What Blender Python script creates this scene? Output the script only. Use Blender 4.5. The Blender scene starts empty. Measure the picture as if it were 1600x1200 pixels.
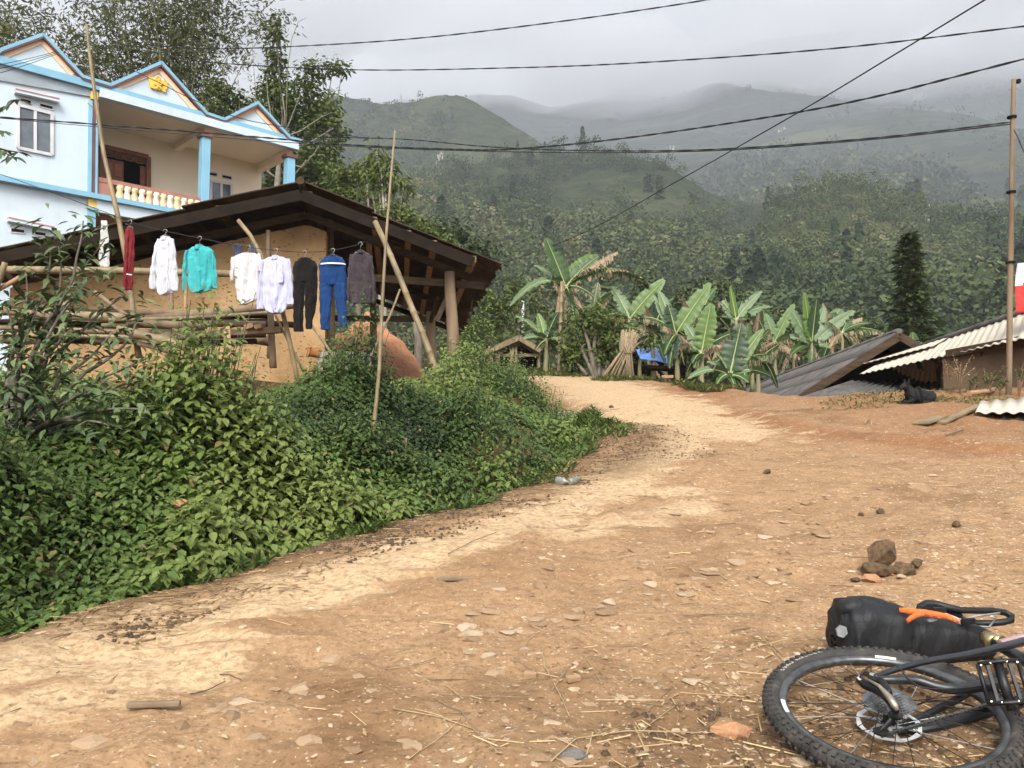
import bpy, math, random
import numpy as np
from mathutils import Vector, Matrix
from mathutils import noise as mnoise

# ------------------------------------------------------------------ camera, sky, sun, exposure
SC = bpy.context.scene
PITCH = math.radians(3.96); FPX = 1300.0
cam_data = bpy.data.cameras.new('camera'); cam = bpy.data.objects.new('camera', cam_data)
SC.collection.objects.link(cam); SC.camera = cam
cam.location = (0, 0, 0); cam.rotation_euler = (math.pi/2 + PITCH, 0, 0)
cam_data.sensor_width = 36; cam_data.lens = 36*FPX/1600
cam_data.clip_start = 0.05; cam_data.clip_end = 60000

SUN_EL, SUN_AZ = math.radians(44), math.radians(186)      # azimuth from +Y (away from camera) clockwise
world = bpy.data.worlds.new('World'); SC.world = world; world.use_nodes = True
wn, wl = world.node_tree.nodes, world.node_tree.links
wn.clear()
sky = wn.new('ShaderNodeTexSky'); sky.sky_type = 'NISHITA'; sky.sun_disc = False
sky.sun_elevation = SUN_EL; sky.sun_rotation = SUN_AZ
sky.air_density = 1.0; sky.dust_density = 5.0; sky.ozone_density = 1.0
hs = wn.new('ShaderNodeHueSaturation'); hs.inputs['Saturation'].default_value = 0.07   # overcast: the cloud takes the blue out
bgn = wn.new('ShaderNodeBackground'); bgn.inputs['Strength'].default_value = 0.135
won = wn.new('ShaderNodeOutputWorld')
wl.new(sky.outputs[0], hs.inputs['Color']); wl.new(hs.outputs[0], bgn.inputs['Color']); wl.new(bgn.outputs[0], won.inputs['Surface'])
sd = bpy.data.lights.new('sun', 'SUN'); sd.energy = 1.5; sd.angle = math.radians(24); sd.color = (1.0, 0.95, 0.87)
sun = bpy.data.objects.new('sun', sd); SC.collection.objects.link(sun)
_d = Vector((math.sin(SUN_AZ)*math.cos(SUN_EL), math.cos(SUN_AZ)*math.cos(SUN_EL), math.sin(SUN_EL)))
sun.rotation_euler = _d.to_track_quat('Z', 'Y').to_euler()
SC.view_settings.view_transform = 'Standard'; SC.view_settings.look = 'None'
SC.view_settings.gamma = 1; SC.view_settings.use_curve_mapping = False
SC.view_settings.exposure = 1.42
SC.render.engine = 'CYCLES'
cy = SC.cycles
cy.max_bounces = 7; cy.diffuse_bounces = 4; cy.glossy_bounces = 2; cy.transmission_bounces = 3
cy.volume_bounces = 3; cy.transparent_max_bounces = 6
cy.use_adaptive_sampling = True; cy.adaptive_threshold = 0.02; cy.use_denoising = True
cy.caustics_reflective = False; cy.caustics_refractive = False
cy.sample_clamp_indirect = 4.0

# ------------------------------------------------------------------ helpers
rnd = random.Random(7)
R = np.random.default_rng(11)
COL = SC.collection
CP, SP = math.cos(PITCH), math.sin(PITCH)
def ray(u, v):
    a = (600 - v)/FPX
    return Vector(((u - 800)/FPX, CP - a*SP, a*CP + SP))
def P(u, v, y):                       # the point seen at (u, v) that stands y metres ahead
    r = ray(u, v); return r*(y/r.y)
def tel(v):
    r = ray(800, v); return r.z/r.y
def lerp(a, b, t): return a + (b - a)*t
def sstep(t):
    t = np.clip(t, 0, 1); return t*t*(3 - 2*t)

# value noise in numpy
_perm = np.random.default_rng(3).random((64, 64, 64))
def vnoise(x, y, z=0.0):
    x = np.asarray(x, float); y = np.asarray(y, float); z = np.zeros_like(x) + z
    xi, yi, zi = np.floor(x).astype(int), np.floor(y).astype(int), np.floor(z).astype(int)
    fx, fy, fz = x - xi, y - yi, z - zi
    fx, fy, fz = [f*f*(3 - 2*f) for f in (fx, fy, fz)]
    def g(a, b, c): return _perm[(xi + a) & 63, (yi + b) & 63, (zi + c) & 63]
    r = 0
    for a, wa in ((0, 1 - fx), (1, fx)):
        for b, wb in ((0, 1 - fy), (1, fy)):
            for c, wc in ((0, 1 - fz), (1, fz)):
                r = r + g(a, b, c)*wa*wb*wc
    return r
def fbm(x, y, z=0.0, o=4):
    r, a, s = 0, 0.5, 0
    for k in range(o):
        r = r + a*vnoise(np.asarray(x)*2**k + 17.3*k, np.asarray(y)*2**k + 5.1*k, z + 3.7*k); s += a; a *= .5
    return r/s                         # 0..1

def tag(o, label=None, cat=None, group=None, kind=None):
    if label: o['label'] = label
    if cat: o['category'] = cat
    if group: o['group'] = group
    if kind: o['kind'] = kind
    return o
def empty(name, loc=(0, 0, 0), label=None, cat=None, group=None, rz=0.0, rot=None):
    o = bpy.data.objects.new(name, None); COL.objects.link(o)
    o.location = loc; o.rotation_euler = rot if rot is not None else (0, 0, rz)
    o.empty_display_size = 0.2
    return tag(o, label, cat, group)
def mesh_np(name, V, F, mat=None, parent=None, tint=None, smooth=False, attr='tint'):
    V = np.asarray(V, np.float32).reshape(-1, 3); F = np.asarray(F, np.int32)
    k = F.shape[1]
    me = bpy.data.meshes.new(name)
    me.vertices.add(len(V)); me.vertices.foreach_set('co', V.ravel())
    me.loops.add(F.size); me.loops.foreach_set('vertex_index', F.ravel())
    me.polygons.add(len(F))
    me.polygons.foreach_set('loop_start', np.arange(0, F.size, k, dtype=np.int32))
    me.polygons.foreach_set('loop_total', np.full(len(F), k, np.int32))
    if smooth: me.polygons.foreach_set('use_smooth', np.ones(len(F), bool))
    me.update(calc_edges=True)
    if tint is not None:
        tint = tint if isinstance(tint, dict) else {attr: tint}
        for an, av in tint.items():
            at = me.attributes.new(an, 'FLOAT', 'POINT'); at.data.foreach_set('value', np.asarray(av, np.float32).ravel())
    o = bpy.data.objects.new(name, me); COL.objects.link(o)
    if mat: me.materials.append(mat)
    if parent: o.parent = parent
    return o
class MB:
    """collects shapes; build() links them as ONE mesh object"""
    def __init__(s): s.v = []; s.f = []; s.m = []; s.sm = []
    def add(s, V, F, mi=0, smooth=False):
        b = len(s.v); s.v += [tuple(p) for p in V]
        for f in F: s.f.append(tuple(b + i for i in f)); s.m.append(mi); s.sm.append(smooth)
        return s
    def box(s, c, size, rot=None, mi=0, taper=1.0):
        c = Vector(c); h = Vector(size)/2; V = []
        for z in (-1, 1):
            k = taper if z > 0 else 1
            for x, y in ((-1, -1), (1, -1), (1, 1), (-1, 1)): V.append(Vector((x*h.x*k, y*h.y*k, z*h.z)))
        if rot is not None:
            Mx = rot if isinstance(rot, Matrix) else Matrix.Rotation(rot, 3, 'Z')
            V = [Mx @ p for p in V]
        return s.add([c + p for p in V], [(0, 3, 2, 1), (4, 5, 6, 7), (0, 1, 5, 4), (1, 2, 6, 5), (2, 3, 7, 6), (3, 0, 4, 7)], mi)
    def beam(s, a, b, w, h, up=(0, 0, 1), mi=0):       # rectangular bar from a to b
        a, b = Vector(a), Vector(b); d = (b - a).normalized(); up = Vector(up)
        x = d.cross(up); x = x.normalized() if x.length > 1e-5 else Vector((1, 0, 0)); z = x.cross(d).normalized()
        V = []
        for p in (a, b):
            for i, j in ((-1, -1), (1, -1), (1, 1), (-1, 1)): V.append(p + x*(i*w/2) + z*(j*h/2))
        return s.add(V, [(0, 1, 2, 3), (4, 7, 6, 5), (0, 4, 5, 1), (1, 5, 6, 2), (2, 6, 7, 3), (3, 7, 4, 0)], mi)
    def tube(s, pts, rad, n=8, mi=0, caps=True, closed=False, sx=1.0, up=None):
        pts = [Vector(p) for p in pts]; m = len(pts)
        rad = [rad]*m if isinstance(rad, (int, float)) else list(rad)
        V = []; X = None
        for i, p in enumerate(pts):
            if closed: d = pts[(i + 1) % m] - pts[i - 1]
            else: d = pts[min(i + 1, m - 1)] - pts[max(i - 1, 0)]
            d = d.normalized() if d.length > 1e-9 else Vector((0, 0, 1))
            if X is None:
                w = Vector(up) if up is not None else (Vector((0, 0, 1)) if abs(d.z) < .9 else Vector((1, 0, 0)))
                X = d.cross(w).normalized()
            else:
                X = (X - d*X.dot(d)); X = X.normalized() if X.length > 1e-6 else d.orthogonal().normalized()
            Y = d.cross(X)
            for k in range(n):
                t = 2*math.pi*k/n; V.append(p + X*(rad[i]*math.cos(t)*sx) + Y*(rad[i]*math.sin(t)))
        F = []
        for i in range(m if closed else m - 1):
            j = (i + 1) % m
            for k in range(n): F.append((i*n + k, i*n + (k + 1) % n, j*n + (k + 1) % n, j*n + k))
        s.add(V, F, mi, True)
        if caps and not closed:
            b = len(s.v) - m*n
            s.f.append(tuple(b + k for k in range(n - 1, -1, -1))); s.m.append(mi); s.sm.append(False)
            s.f.append(tuple(b + (m - 1)*n + k for k in range(n))); s.m.append(mi); s.sm.append(False)
        return s
    def disc(s, c, nrm, r, t, n=24, mi=0, hole=0.0):   # cylinder / ring of thickness t about nrm
        c = Vector(c); nrm = Vector(nrm).normalized(); X = nrm.orthogonal().normalized(); Y = nrm.cross(X)
        V = []
        for z in (-t/2, t/2):
            for k in range(n):
                a = 2*math.pi*k/n; V.append(c + nrm*z + (X*math.cos(a) + Y*math.sin(a))*r)
        F = [(k, (k + 1) % n, n + (k + 1) % n, n + k) for k in range(n)]
        if hole <= 0:
            F += [tuple(range(n - 1, -1, -1)), tuple(range(n, 2*n))]
        else:
            for z in (-t/2, t/2):
                for k in range(n):
                    a = 2*math.pi*k/n; V.append(c + nrm*z + (X*math.cos(a) + Y*math.sin(a))*hole)
            for k in range(n):
                q = (k + 1) % n
                F += [(2*n + k, k, q, 2*n + q)[::-1], (n + k, 3*n + k, 3*n + q, n + q)[::-1], (2*n + q, 3*n + q, 3*n + k, 2*n + k)[::-1]]
        return s.add(V, F, mi)
    def prism(s, poly, ext, mi=0):                      # planar polygon extruded along ext
        poly = [Vector(p) for p in poly]; e = Vector(ext); n = len(poly)
        F = [tuple(range(n - 1, -1, -1)), tuple(range(n, 2*n))] + [(k, (k + 1) % n, n + (k + 1) % n, n + k) for k in range(n)]
        return s.add(poly + [p + e for p in poly], F, mi)
    def build(s, name, mat, parent=None, bevel=0.0, tint=None):
        me = bpy.data.meshes.new(name); me.from_pydata([tuple(p) for p in s.v], [], s.f)
        for m in (mat if isinstance(mat, (list, tuple)) else [mat]): me.materials.append(m)
        me.polygons.foreach_set('material_index', s.m); me.polygons.foreach_set('use_smooth', s.sm)
        me.update()
        if tint is not None:
            at = me.attributes.new('tint', 'FLOAT', 'POINT'); at.data.foreach_set('value', np.full(len(s.v), tint, np.float32))
        o = bpy.data.objects.new(name, me); COL.objects.link(o)
        if parent: o.parent = parent
        if bevel > 0:
            b = o.modifiers.new('bevel', 'BEVEL'); b.width = bevel; b.segments = 2; b.limit_method = 'ANGLE'
        return o
def inst(TV, TF, M, T, per=None):
    """copies of a template (k,3)/(m,q) under matrices (n,3,3) + offsets (n,3)"""
    TV = np.asarray(TV, float); TF = np.asarray(TF, int)
    V = np.einsum('nij,kj->nki', M, TV) + T[:, None, :]
    F = TF[None] + (np.arange(len(T))*len(TV))[:, None, None]
    tint = np.repeat(per, len(TV)) if per is not None else None
    return V.reshape(-1, 3), F.reshape(-1, TF.shape[1]), tint
def frames(nrm, head):
    """matrices whose columns are (side, along, normal)"""
    nrm = nrm/np.linalg.norm(nrm, axis=1, keepdims=True)
    y = head - nrm*np.sum(head*nrm, axis=1, keepdims=True)
    y = y/np.maximum(np.linalg.norm(y, axis=1, keepdims=True), 1e-6)
    x = np.cross(y, nrm)
    return np.stack([x, y, nrm], axis=2)
def rdir(n, rng=R):
    d = rng.normal(size=(n, 3)); return d/np.linalg.norm(d, axis=1, keepdims=True)
def join(parts):
    V, F, t, b = [], [], [], 0
    for v, f, a in parts:
        V.append(v); F.append(f + b); t.append(a if a is not None else np.zeros(len(v))); b += len(v)
    return np.concatenate(V), np.concatenate(F), np.concatenate(t)

# ------------------------------------------------------------------ materials
def newmat(name):
    m = bpy.data.materials.new(name); m.use_nodes = True
    nt = m.node_tree; b = nt.nodes['Principled BSDF']
    return m, nt, b
def N(nt, t, **kw):
    n = nt.nodes.new(t)
    for k, v in kw.items():
        if k.startswith('i_'):
            n.inputs[k[2:].replace('_', ' ')].default_value = v
        else: setattr(n, k, v)
    return n
def ramp(nt, fac, stops, interp='LINEAR'):
    r = nt.nodes.new('ShaderNodeValToRGB'); r.color_ramp.interpolation = interp
    e = r.color_ramp.elements
    while len(e) < len(stops): e.new(0.5)
    for k, (p, c) in enumerate(stops):
        e[k].position = p; e[k].color = (*c, 1) if len(c) == 3 else c
    nt.links.new(fac, r.inputs[0]); return r.outputs[0]
def mixc(nt, fac, a, b, mode='MIX'):
    m = nt.nodes.new('ShaderNodeMix'); m.data_type = 'RGBA'; m.blend_type = mode
    for s, v in ((m.inputs[0], fac), (m.inputs[6], a), (m.inputs[7], b)):
        if isinstance(v, (int, float)): s.default_value = v
        elif isinstance(v, tuple): s.default_value = (*v, 1)
        else: nt.links.new(v, s)
    return m.outputs[2]
def mth(nt, op, a, b=None, clamp=False):
    m = nt.nodes.new('ShaderNodeMath'); m.operation = op; m.use_clamp = clamp
    for s, v in ((m.inputs[0], a), (m.inputs[1], b)):
        if v is None: continue
        if isinstance(v, (int, float)): s.default_value = v
        else: nt.links.new(v, s)
    return m.outputs[0]
def coord(nt, scale=(1, 1, 1), kind='Object', loc=(0, 0, 0), rot=(0, 0, 0)):
    tc = nt.nodes.new('ShaderNodeTexCoord'); mp = nt.nodes.new('ShaderNodeMapping')
    mp.inputs['Scale'].default_value = scale; mp.inputs['Location'].default_value = loc; mp.inputs['Rotation'].default_value = rot
    nt.links.new(tc.outputs[kind], mp.inputs[0]); return mp.outputs[0]
def noise(nt, vec, scale, detail=4, rough=.55, dist=0.0):
    n = N(nt, 'ShaderNodeTexNoise'); n.inputs['Scale'].default_value = scale; n.inputs['Detail'].default_value = detail
    n.inputs['Roughness'].default_value = rough; n.inputs['Distortion'].default_value = dist
    nt.links.new(vec, n.inputs['Vector']); return n.outputs['Fac']
def bump(nt, b, h, strength=.3, dist=.02):
    n = nt.nodes.new('ShaderNodeBump'); n.inputs['Strength'].default_value = strength; n.inputs['Distance'].default_value = dist
    nt.links.new(h, n.inputs['Height']); nt.links.new(n.outputs[0], b.inputs['Normal'])
def simple(name, c1, c2=None, scale=8.0, rough=.8, metal=0.0, bmp=.0, bscale=None, stretch=(1, 1, 1), spec=.3, dist=.01, detail=5, lo=.35, hi=.65):
    m, nt, b = newmat(name)
    b.inputs['Roughness'].default_value = rough; b.inputs['Metallic'].default_value = metal
    b.inputs['Specular IOR Level'].default_value = spec
    vec = coord(nt, stretch)
    f = noise(nt, vec, scale, detail)
    c2 = c2 or tuple(x*.8 for x in c1)
    nt.links.new(ramp(nt, f, [(lo, c1), (hi, c2)]), b.inputs['Base Color'])
    if bmp: bump(nt, b, noise(nt, vec, bscale or scale*3, 5), bmp, dist)
    return m
def leafmat(name, stops, rough=.55, trans=.25, spec=.25, nscale=None):
    m, nt, b = newmat(name)
    at = N(nt, 'ShaderNodeAttribute', attribute_name='tint')
    fac = at.outputs['Fac']
    if nscale:
        f2 = noise(nt, coord(nt), nscale, 3)
        fac = mth(nt, 'ADD', mth(nt, 'MULTIPLY', fac, .6), mth(nt, 'MULTIPLY', f2, .4))
    c = ramp(nt, fac, stops)
    nt.links.new(c, b.inputs['Base Color']); b.inputs['Roughness'].default_value = rough
    b.inputs['Specular IOR Level'].default_value = spec
    if trans:
        tr = nt.nodes.new('ShaderNodeBsdfTranslucent'); nt.links.new(c, tr.inputs[0])
        mx = nt.nodes.new('ShaderNodeMixShader'); mx.inputs[0].default_value = trans
        nt.links.new(b.outputs[0], mx.inputs[1]); nt.links.new(tr.outputs[0], mx.inputs[2])
        nt.links.new(mx.outputs[0], nt.nodes['Material Output'].inputs['Surface'])
    return m
# ------------------------------------------------------------------ the ground
TOE = [(-9, -3), (-4, 1.5), (-2.06, 3.41), (-1.84, 3.74), (-1.57, 4.14), (-1.25, 4.71), (-.93, 5.11), (-.45, 5.9), (0, 6.69),
       (.41, 7.7), (.76, 9.4), (.88, 11.0), (.82, 12.3), (.55, 13.6), (.30, 15.2), (.30, 17.8), (0, 25), (-3, 32), (-9, 42)]
EDGE = [(40, 14.4), (9, 14.4), (7.2, 14.2), (4.9, 14.3), (4.4, 16.0), (3.63, 18.9), (2.43, 21.3), (1.0, 25.6), (-3, 34), (-9, 44)]
def sdist(x, y, line):
    """distance to a polyline; positive on its left"""
    x = np.asarray(x, float); y = np.asarray(y, float)
    best = np.full(x.shape, 1e9); sg = np.ones(x.shape)
    for (ax, ay), (bx, by) in zip(line[:-1], line[1:]):
        dx, dy = bx - ax, by - ay; L = dx*dx + dy*dy
        t = np.clip(((x - ax)*dx + (y - ay)*dy)/L, 0, 1)
        px, py = ax + t*dx - x, ay + t*dy - y; d = np.hypot(px, py)
        c = dx*(y - ay) - dy*(x - ax)
        m = d < best - 1e-9
        best = np.where(m, d, best); sg = np.where(m, np.sign(c), sg)
    return best*np.where(sg == 0, 1, sg)
def ztop(x, y): return np.minimum(.02 + .112*(y - 5.2) + .08*sstep((-x - 2.2)/1.5)*sstep((8.5 - y)/2) - .08*sstep((y - 8)/2)*sstep((x + 4.5)/1)*sstep((-x - .8)/1), 1.02) + .02*np.maximum(y - 17, 0)
def base_z(x, y):
    yy = np.where(y < 26, y, 26 + (y - 26)*.2)
    return -1.15 + .13*np.maximum(yy, -3) + .17*sstep((x - 3.5)/4)*sstep((y - 8)/5)
def gz(x, y, fine=True):
    x = np.asarray(x, float); y = np.asarray(y, float)
    z = base_z(x, y)
    s = sdist(x, y, TOE)
    w = sstep(s/(1.15 + .5*vnoise(x*.8, y*.8)))
    zb = lerp(z - .12*np.exp(-((s - .15)/.3)**2)*sstep((y - 2)/2), ztop(x, y), w)
    z = np.where(s > -1.2, zb, z)
    # ditch and culvert mouth at the bend
    z = z - .55*np.exp(-(((x - .75)/.30)**2 + ((y - 13.2)/.75)**2))
    e = -sdist(x, y, EDGE)
    drop = np.where(e > 0, 3.6*sstep(e/5.0) + .06*np.maximum(e - 5, 0), 0)
    drop = np.where((x > 3.2) & (y < 30), drop, np.where(e > 0, np.minimum(drop, 2.6), 0))
    z = z - drop
    if fine:
        rd = sstep((-s)/.8)
        z = z + (fbm(x*.7, y*.7) - .5)*.12 + (fbm(x*3, y*3, 4) - .5)*.075 + (fbm(x*11, y*11, 9, 2) - .5)*.040*(.4 + .6*rd)
        # track down the road: shallow ruts, and the furrow on the right
        f = sdist(x, y, [(3.1, 12.2), (3.3, 10.2), (4.4, 8.0), (8.5, 6.2)])
        z = z - .05*np.exp(-(f/.25)**2) + .03*np.exp(-((np.abs(f) - .45)/.2)**2)
    return z
def gzf(x, y): return float(gz(np.array([x]), np.array([y]))[0])
def G(u, v, far=60):
    """the ground point seen at (u, v)"""
    r = ray(u, v); ys = np.arange(1.2, far, .04)
    k = ys/r.y; zz = gz(r.x*k, ys); h = r.z*k - zz
    i = np.argmax(h < 0)
    if h[i] >= 0: i = len(ys) - 1
    y = ys[i]
    return Vector((r.x*y/r.y, y, float(zz[i])))

# colour masks are wear that has a shape of its own on the ground
def masks(x, y):
    s = sdist(x, y, TOE); e = sdist(x, y, EDGE)
    tr = np.zeros_like(x)
    for line, wd, am in (([(-4.2, 1.2), (-1.9, 2.75), (-1.0, 3.75), (.1, 5.2), (.9, 6.6), (1.7, 8.6), (2.3, 11.5), (2.1, 16), (1.2, 22), (0, 30)], .42, 1.0),
                         ([(-2.4, 2.0), (-1.1, 3.0)], .35, .8),
                         ([(.3, 4.75), (1.1, 5.6), (1.3, 6.2)], .35, .8),
                         ([(2.3, 10), (2.2, 14), (1.7, 19), (.4, 26), (-2, 34)], 1.3, 1.15),
                         ([(2.6, 12.5), (3.2, 14), (3.1, 16)], .8, .6)):
        d = np.abs(sdist(x, y, line)); tr = np.maximum(tr, am*np.exp(-(d/wd)**2))
    red = np.exp(-(np.abs(sdist(x, y, [(3.0, 12.6), (3.3, 10.2), (4.4, 8.0), (8.5, 6.2)]))/.52)**2)
    red = np.maximum(red, .8*np.exp(-(((x - 3.7)/.9)**2 + ((y - 16.5)/2.5)**2)))
    red = np.maximum(red, .55*sstep((x - 3)/3)*sstep((y - 7)/3)); red = np.clip(red*1.5, 0, 1)
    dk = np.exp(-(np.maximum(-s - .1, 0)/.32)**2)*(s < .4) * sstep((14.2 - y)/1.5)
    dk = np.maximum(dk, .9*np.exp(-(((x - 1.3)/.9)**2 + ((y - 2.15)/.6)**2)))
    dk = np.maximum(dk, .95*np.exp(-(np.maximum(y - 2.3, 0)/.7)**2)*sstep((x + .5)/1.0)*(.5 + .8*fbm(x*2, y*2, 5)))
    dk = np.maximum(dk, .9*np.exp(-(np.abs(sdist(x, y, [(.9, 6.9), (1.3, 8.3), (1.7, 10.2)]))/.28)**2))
    bank = sstep(s/.5)
    stony = sstep((x - .2)/1.2 + (3.2 - y)/1.5)
    return tr, red, dk, bank, stony
m_ground, nt, b = newmat('dirt')
vec = coord(nt)
A = lambda n: N(nt, 'ShaderNodeAttribute', attribute_name=n).outputs['Fac']
n1 = noise(nt, vec, 1.3, 6, .6); n2 = noise(nt, vec, 9, 6, .65); n3 = noise(nt, vec, 34, 3, .55)
vs = coord(nt, (.9, 2.6, 1), rot=(0, 0, math.radians(-48)))
n4 = noise(nt, vs, 1.6, 6, .62, .4)
c = ramp(nt, n1, [(.32, (.235, .140, .072)), (.5, (.30, .188, .102)), (.68, (.16, .090, .044))])
c = mixc(nt, mth(nt, 'MULTIPLY', A('red'), ramp(nt, n2, [(.25, (.35,)*3), (.7, (1,)*3)])), c, (.20, .082, .034))
trk = mth(nt, 'ADD', mth(nt, 'MULTIPLY', A('track'), 1.0), mth(nt, 'MULTIPLY', mth(nt, 'SUBTRACT', n4, .5), 1.7))
c = mixc(nt, ramp(nt, trk, [(.48, (0,)*3), (.74, (1,)*3)]), c, (.43, .305, .178))
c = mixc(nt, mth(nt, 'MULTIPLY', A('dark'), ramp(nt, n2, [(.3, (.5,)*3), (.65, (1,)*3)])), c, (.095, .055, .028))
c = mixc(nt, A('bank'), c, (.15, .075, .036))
c = mixc(nt, ramp(nt, n3, [(.34, (.55,)*3), (.56, (0,)*3)]), c, (.17, .095, .045))
# small flat stones pressed into the dirt
hh = []
for sc_, th, amt in ((14.0, .30, .8), (26.0, .36, .85), (55.0, .38, .8)):
    vv = coord(nt, (1, 1.0, .4))
    dn = N(nt, 'ShaderNodeTexNoise'); dn.inputs['Scale'].default_value = sc_*1.1; nt.links.new(vv, dn.inputs['Vector'])
    wv = N(nt, 'ShaderNodeVectorMath', operation='MULTIPLY_ADD'); wv.inputs[1].default_value = (.9/sc_, .9/sc_, .9/sc_)
    nt.links.new(dn.outputs['Color'], wv.inputs[0]); nt.links.new(vv, wv.inputs[2])
    vo = N(nt, 'ShaderNodeTexVoronoi'); vo.inputs['Scale'].default_value = sc_; nt.links.new(wv.outputs[0], vo.inputs['Vector'])
    vo.inputs['Randomness'].default_value = 1
    sep = N(nt, 'ShaderNodeSeparateColor'); nt.links.new(vo.outputs['Color'], sep.inputs[0])
    lim = mth(nt, 'MULTIPLY', mth(nt, 'SUBTRACT', mth(nt, 'ADD', mth(nt, 'MULTIPLY', A('stony'), .55), .26), sep.outputs[0]), 1.0)
    inside = mth(nt, 'MULTIPLY', mth(nt, 'GREATER_THAN', lim, 0), mth(nt, 'LESS_THAN', vo.outputs['Distance'], mth(nt, 'MULTIPLY', sep.outputs[1], th)))
    k = mth(nt, 'MULTIPLY', inside, mth(nt, 'SUBTRACT', 1.0, A('bank'), True))
    sc1 = ramp(nt, sep.outputs[2], [(.0, (.40, .29, .18)), (.6, (.50, .39, .26)), (.85, (.30, .20, .12)), (1, (.20, .125, .07))])
    c = mixc(nt, mth(nt, 'MULTIPLY', k, amt), c, sc1)
    hh.append(mth(nt, 'MULTIPLY', mth(nt, 'MULTIPLY', k, mth(nt, 'SUBTRACT', th, vo.outputs['Distance'])), 9.0/sc_*1.6))
nt.links.new(c, b.inputs['Base Color']); b.inputs['Roughness'].default_value = .95; b.inputs['Specular IOR Level'].default_value = .15
n5 = noise(nt, vec, 5.0, 3, .5); n6 = noise(nt, vec, 26, 3, .5)
cv_ = N(nt, 'ShaderNodeTexVoronoi'); cv_.inputs['Scale'].default_value = 75; nt.links.new(vec, cv_.inputs['Vector'])
cs_ = N(nt, 'ShaderNodeSeparateColor'); nt.links.new(cv_.outputs['Color'], cs_.inputs[0])
crumb = mth(nt, 'MULTIPLY', mth(nt, 'LESS_THAN', cv_.outputs['Distance'], mth(nt, 'MULTIPLY', cs_.outputs[0], .45)), mth(nt, 'SUBTRACT', 1.0, mth(nt, 'MULTIPLY', A('track'), .8), True))
c = mixc(nt, mth(nt, 'MULTIPLY', crumb, .55), c, ramp(nt, cs_.outputs[1], [(0, (.08, .045, .022)), (.65, (.16, .092, .045)), (.75, (.36, .26, .15)), (1, (.46, .36, .24))]))
nt.links.new(c, b.inputs['Base Color'])
h = mth(nt, 'ADD', mth(nt, 'ADD', hh[0], mth(nt, 'ADD', hh[1], hh[2])), mth(nt, 'ADD', mth(nt, 'MULTIPLY', n5, .5), mth(nt, 'ADD', mth(nt, 'MULTIPLY', n6, .22), mth(nt, 'MULTIPLY', crumb, .10))))
bump(nt, b, h, .8, .07)

def grid_mesh(name, xs, ys, keep=None):
    X, Y = np.meshgrid(xs, ys); Z = gz(X, Y)
    tr, red, dk, bank, stony = masks(X, Y)
    nx, ny = len(xs), len(ys)
    I = np.arange(nx*ny).reshape(ny, nx)
    F = np.stack([I[:-1, :-1], I[:-1, 1:], I[1:, 1:], I[1:, :-1]], -1).reshape(-1, 4)
    if keep is not None:
        cx = (X[:-1, :-1] + X[1:, 1:])/2; cyy = (Y[:-1, :-1] + Y[1:, 1:])/2
        F = F[keep(cx, cyy).ravel()]
    V = np.stack([X, Y, Z], -1).reshape(-1, 3)
    used = np.unique(F); mp = np.full(len(V), -1); mp[used] = np.arange(len(used))
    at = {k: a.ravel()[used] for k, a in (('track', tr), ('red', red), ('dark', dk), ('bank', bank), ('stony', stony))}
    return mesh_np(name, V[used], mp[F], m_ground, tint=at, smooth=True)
def stretch(a, b, n, k):                # denser near 0
    t = np.linspace(-1, 1, n); s = np.sinh(t*k)/np.sinh(k)
    return np.where(s < 0, -s*a, s*b)
def in_road(x, y):
    s = sdist(x, y, TOE); e = sdist(x, y, EDGE)
    rr = sdist(x, y, [(-6, -3), (.3, 2.0), (2.6, 5.2), (3.2, 9.0), (3.3, 13.0), (4.3, 15.8), (3.5, 18.9), (2.3, 21.2), (.9, 25.4), (-3, 33.6), (-9, 43)])
    return (s < -.35) & (rr > 0)
# one shared lattice, so the road and the ground meet exactly
ys_ = np.unique(np.concatenate([np.linspace(-6, 1.2, 20), np.linspace(1.2, 5, 150), np.linspace(5, 9, 120), np.linspace(9, 16, 130), np.linspace(16, 30, 110), np.linspace(30, 70, 50)]))
xs_ = np.unique(np.concatenate([np.linspace(-60, -12, 30), np.linspace(-12, -4, 60), np.linspace(-4, 4, 260), np.linspace(4, 12, 110), np.linspace(12, 60, 40)]))
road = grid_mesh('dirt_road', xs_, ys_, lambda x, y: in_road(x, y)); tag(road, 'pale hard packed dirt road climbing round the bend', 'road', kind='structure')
ground = grid_mesh('ground', xs_, ys_, lambda x, y: ~in_road(x, y)); tag(ground, 'reddish brown stony dirt beside the road and on the bank', 'ground', kind='structure')

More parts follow.
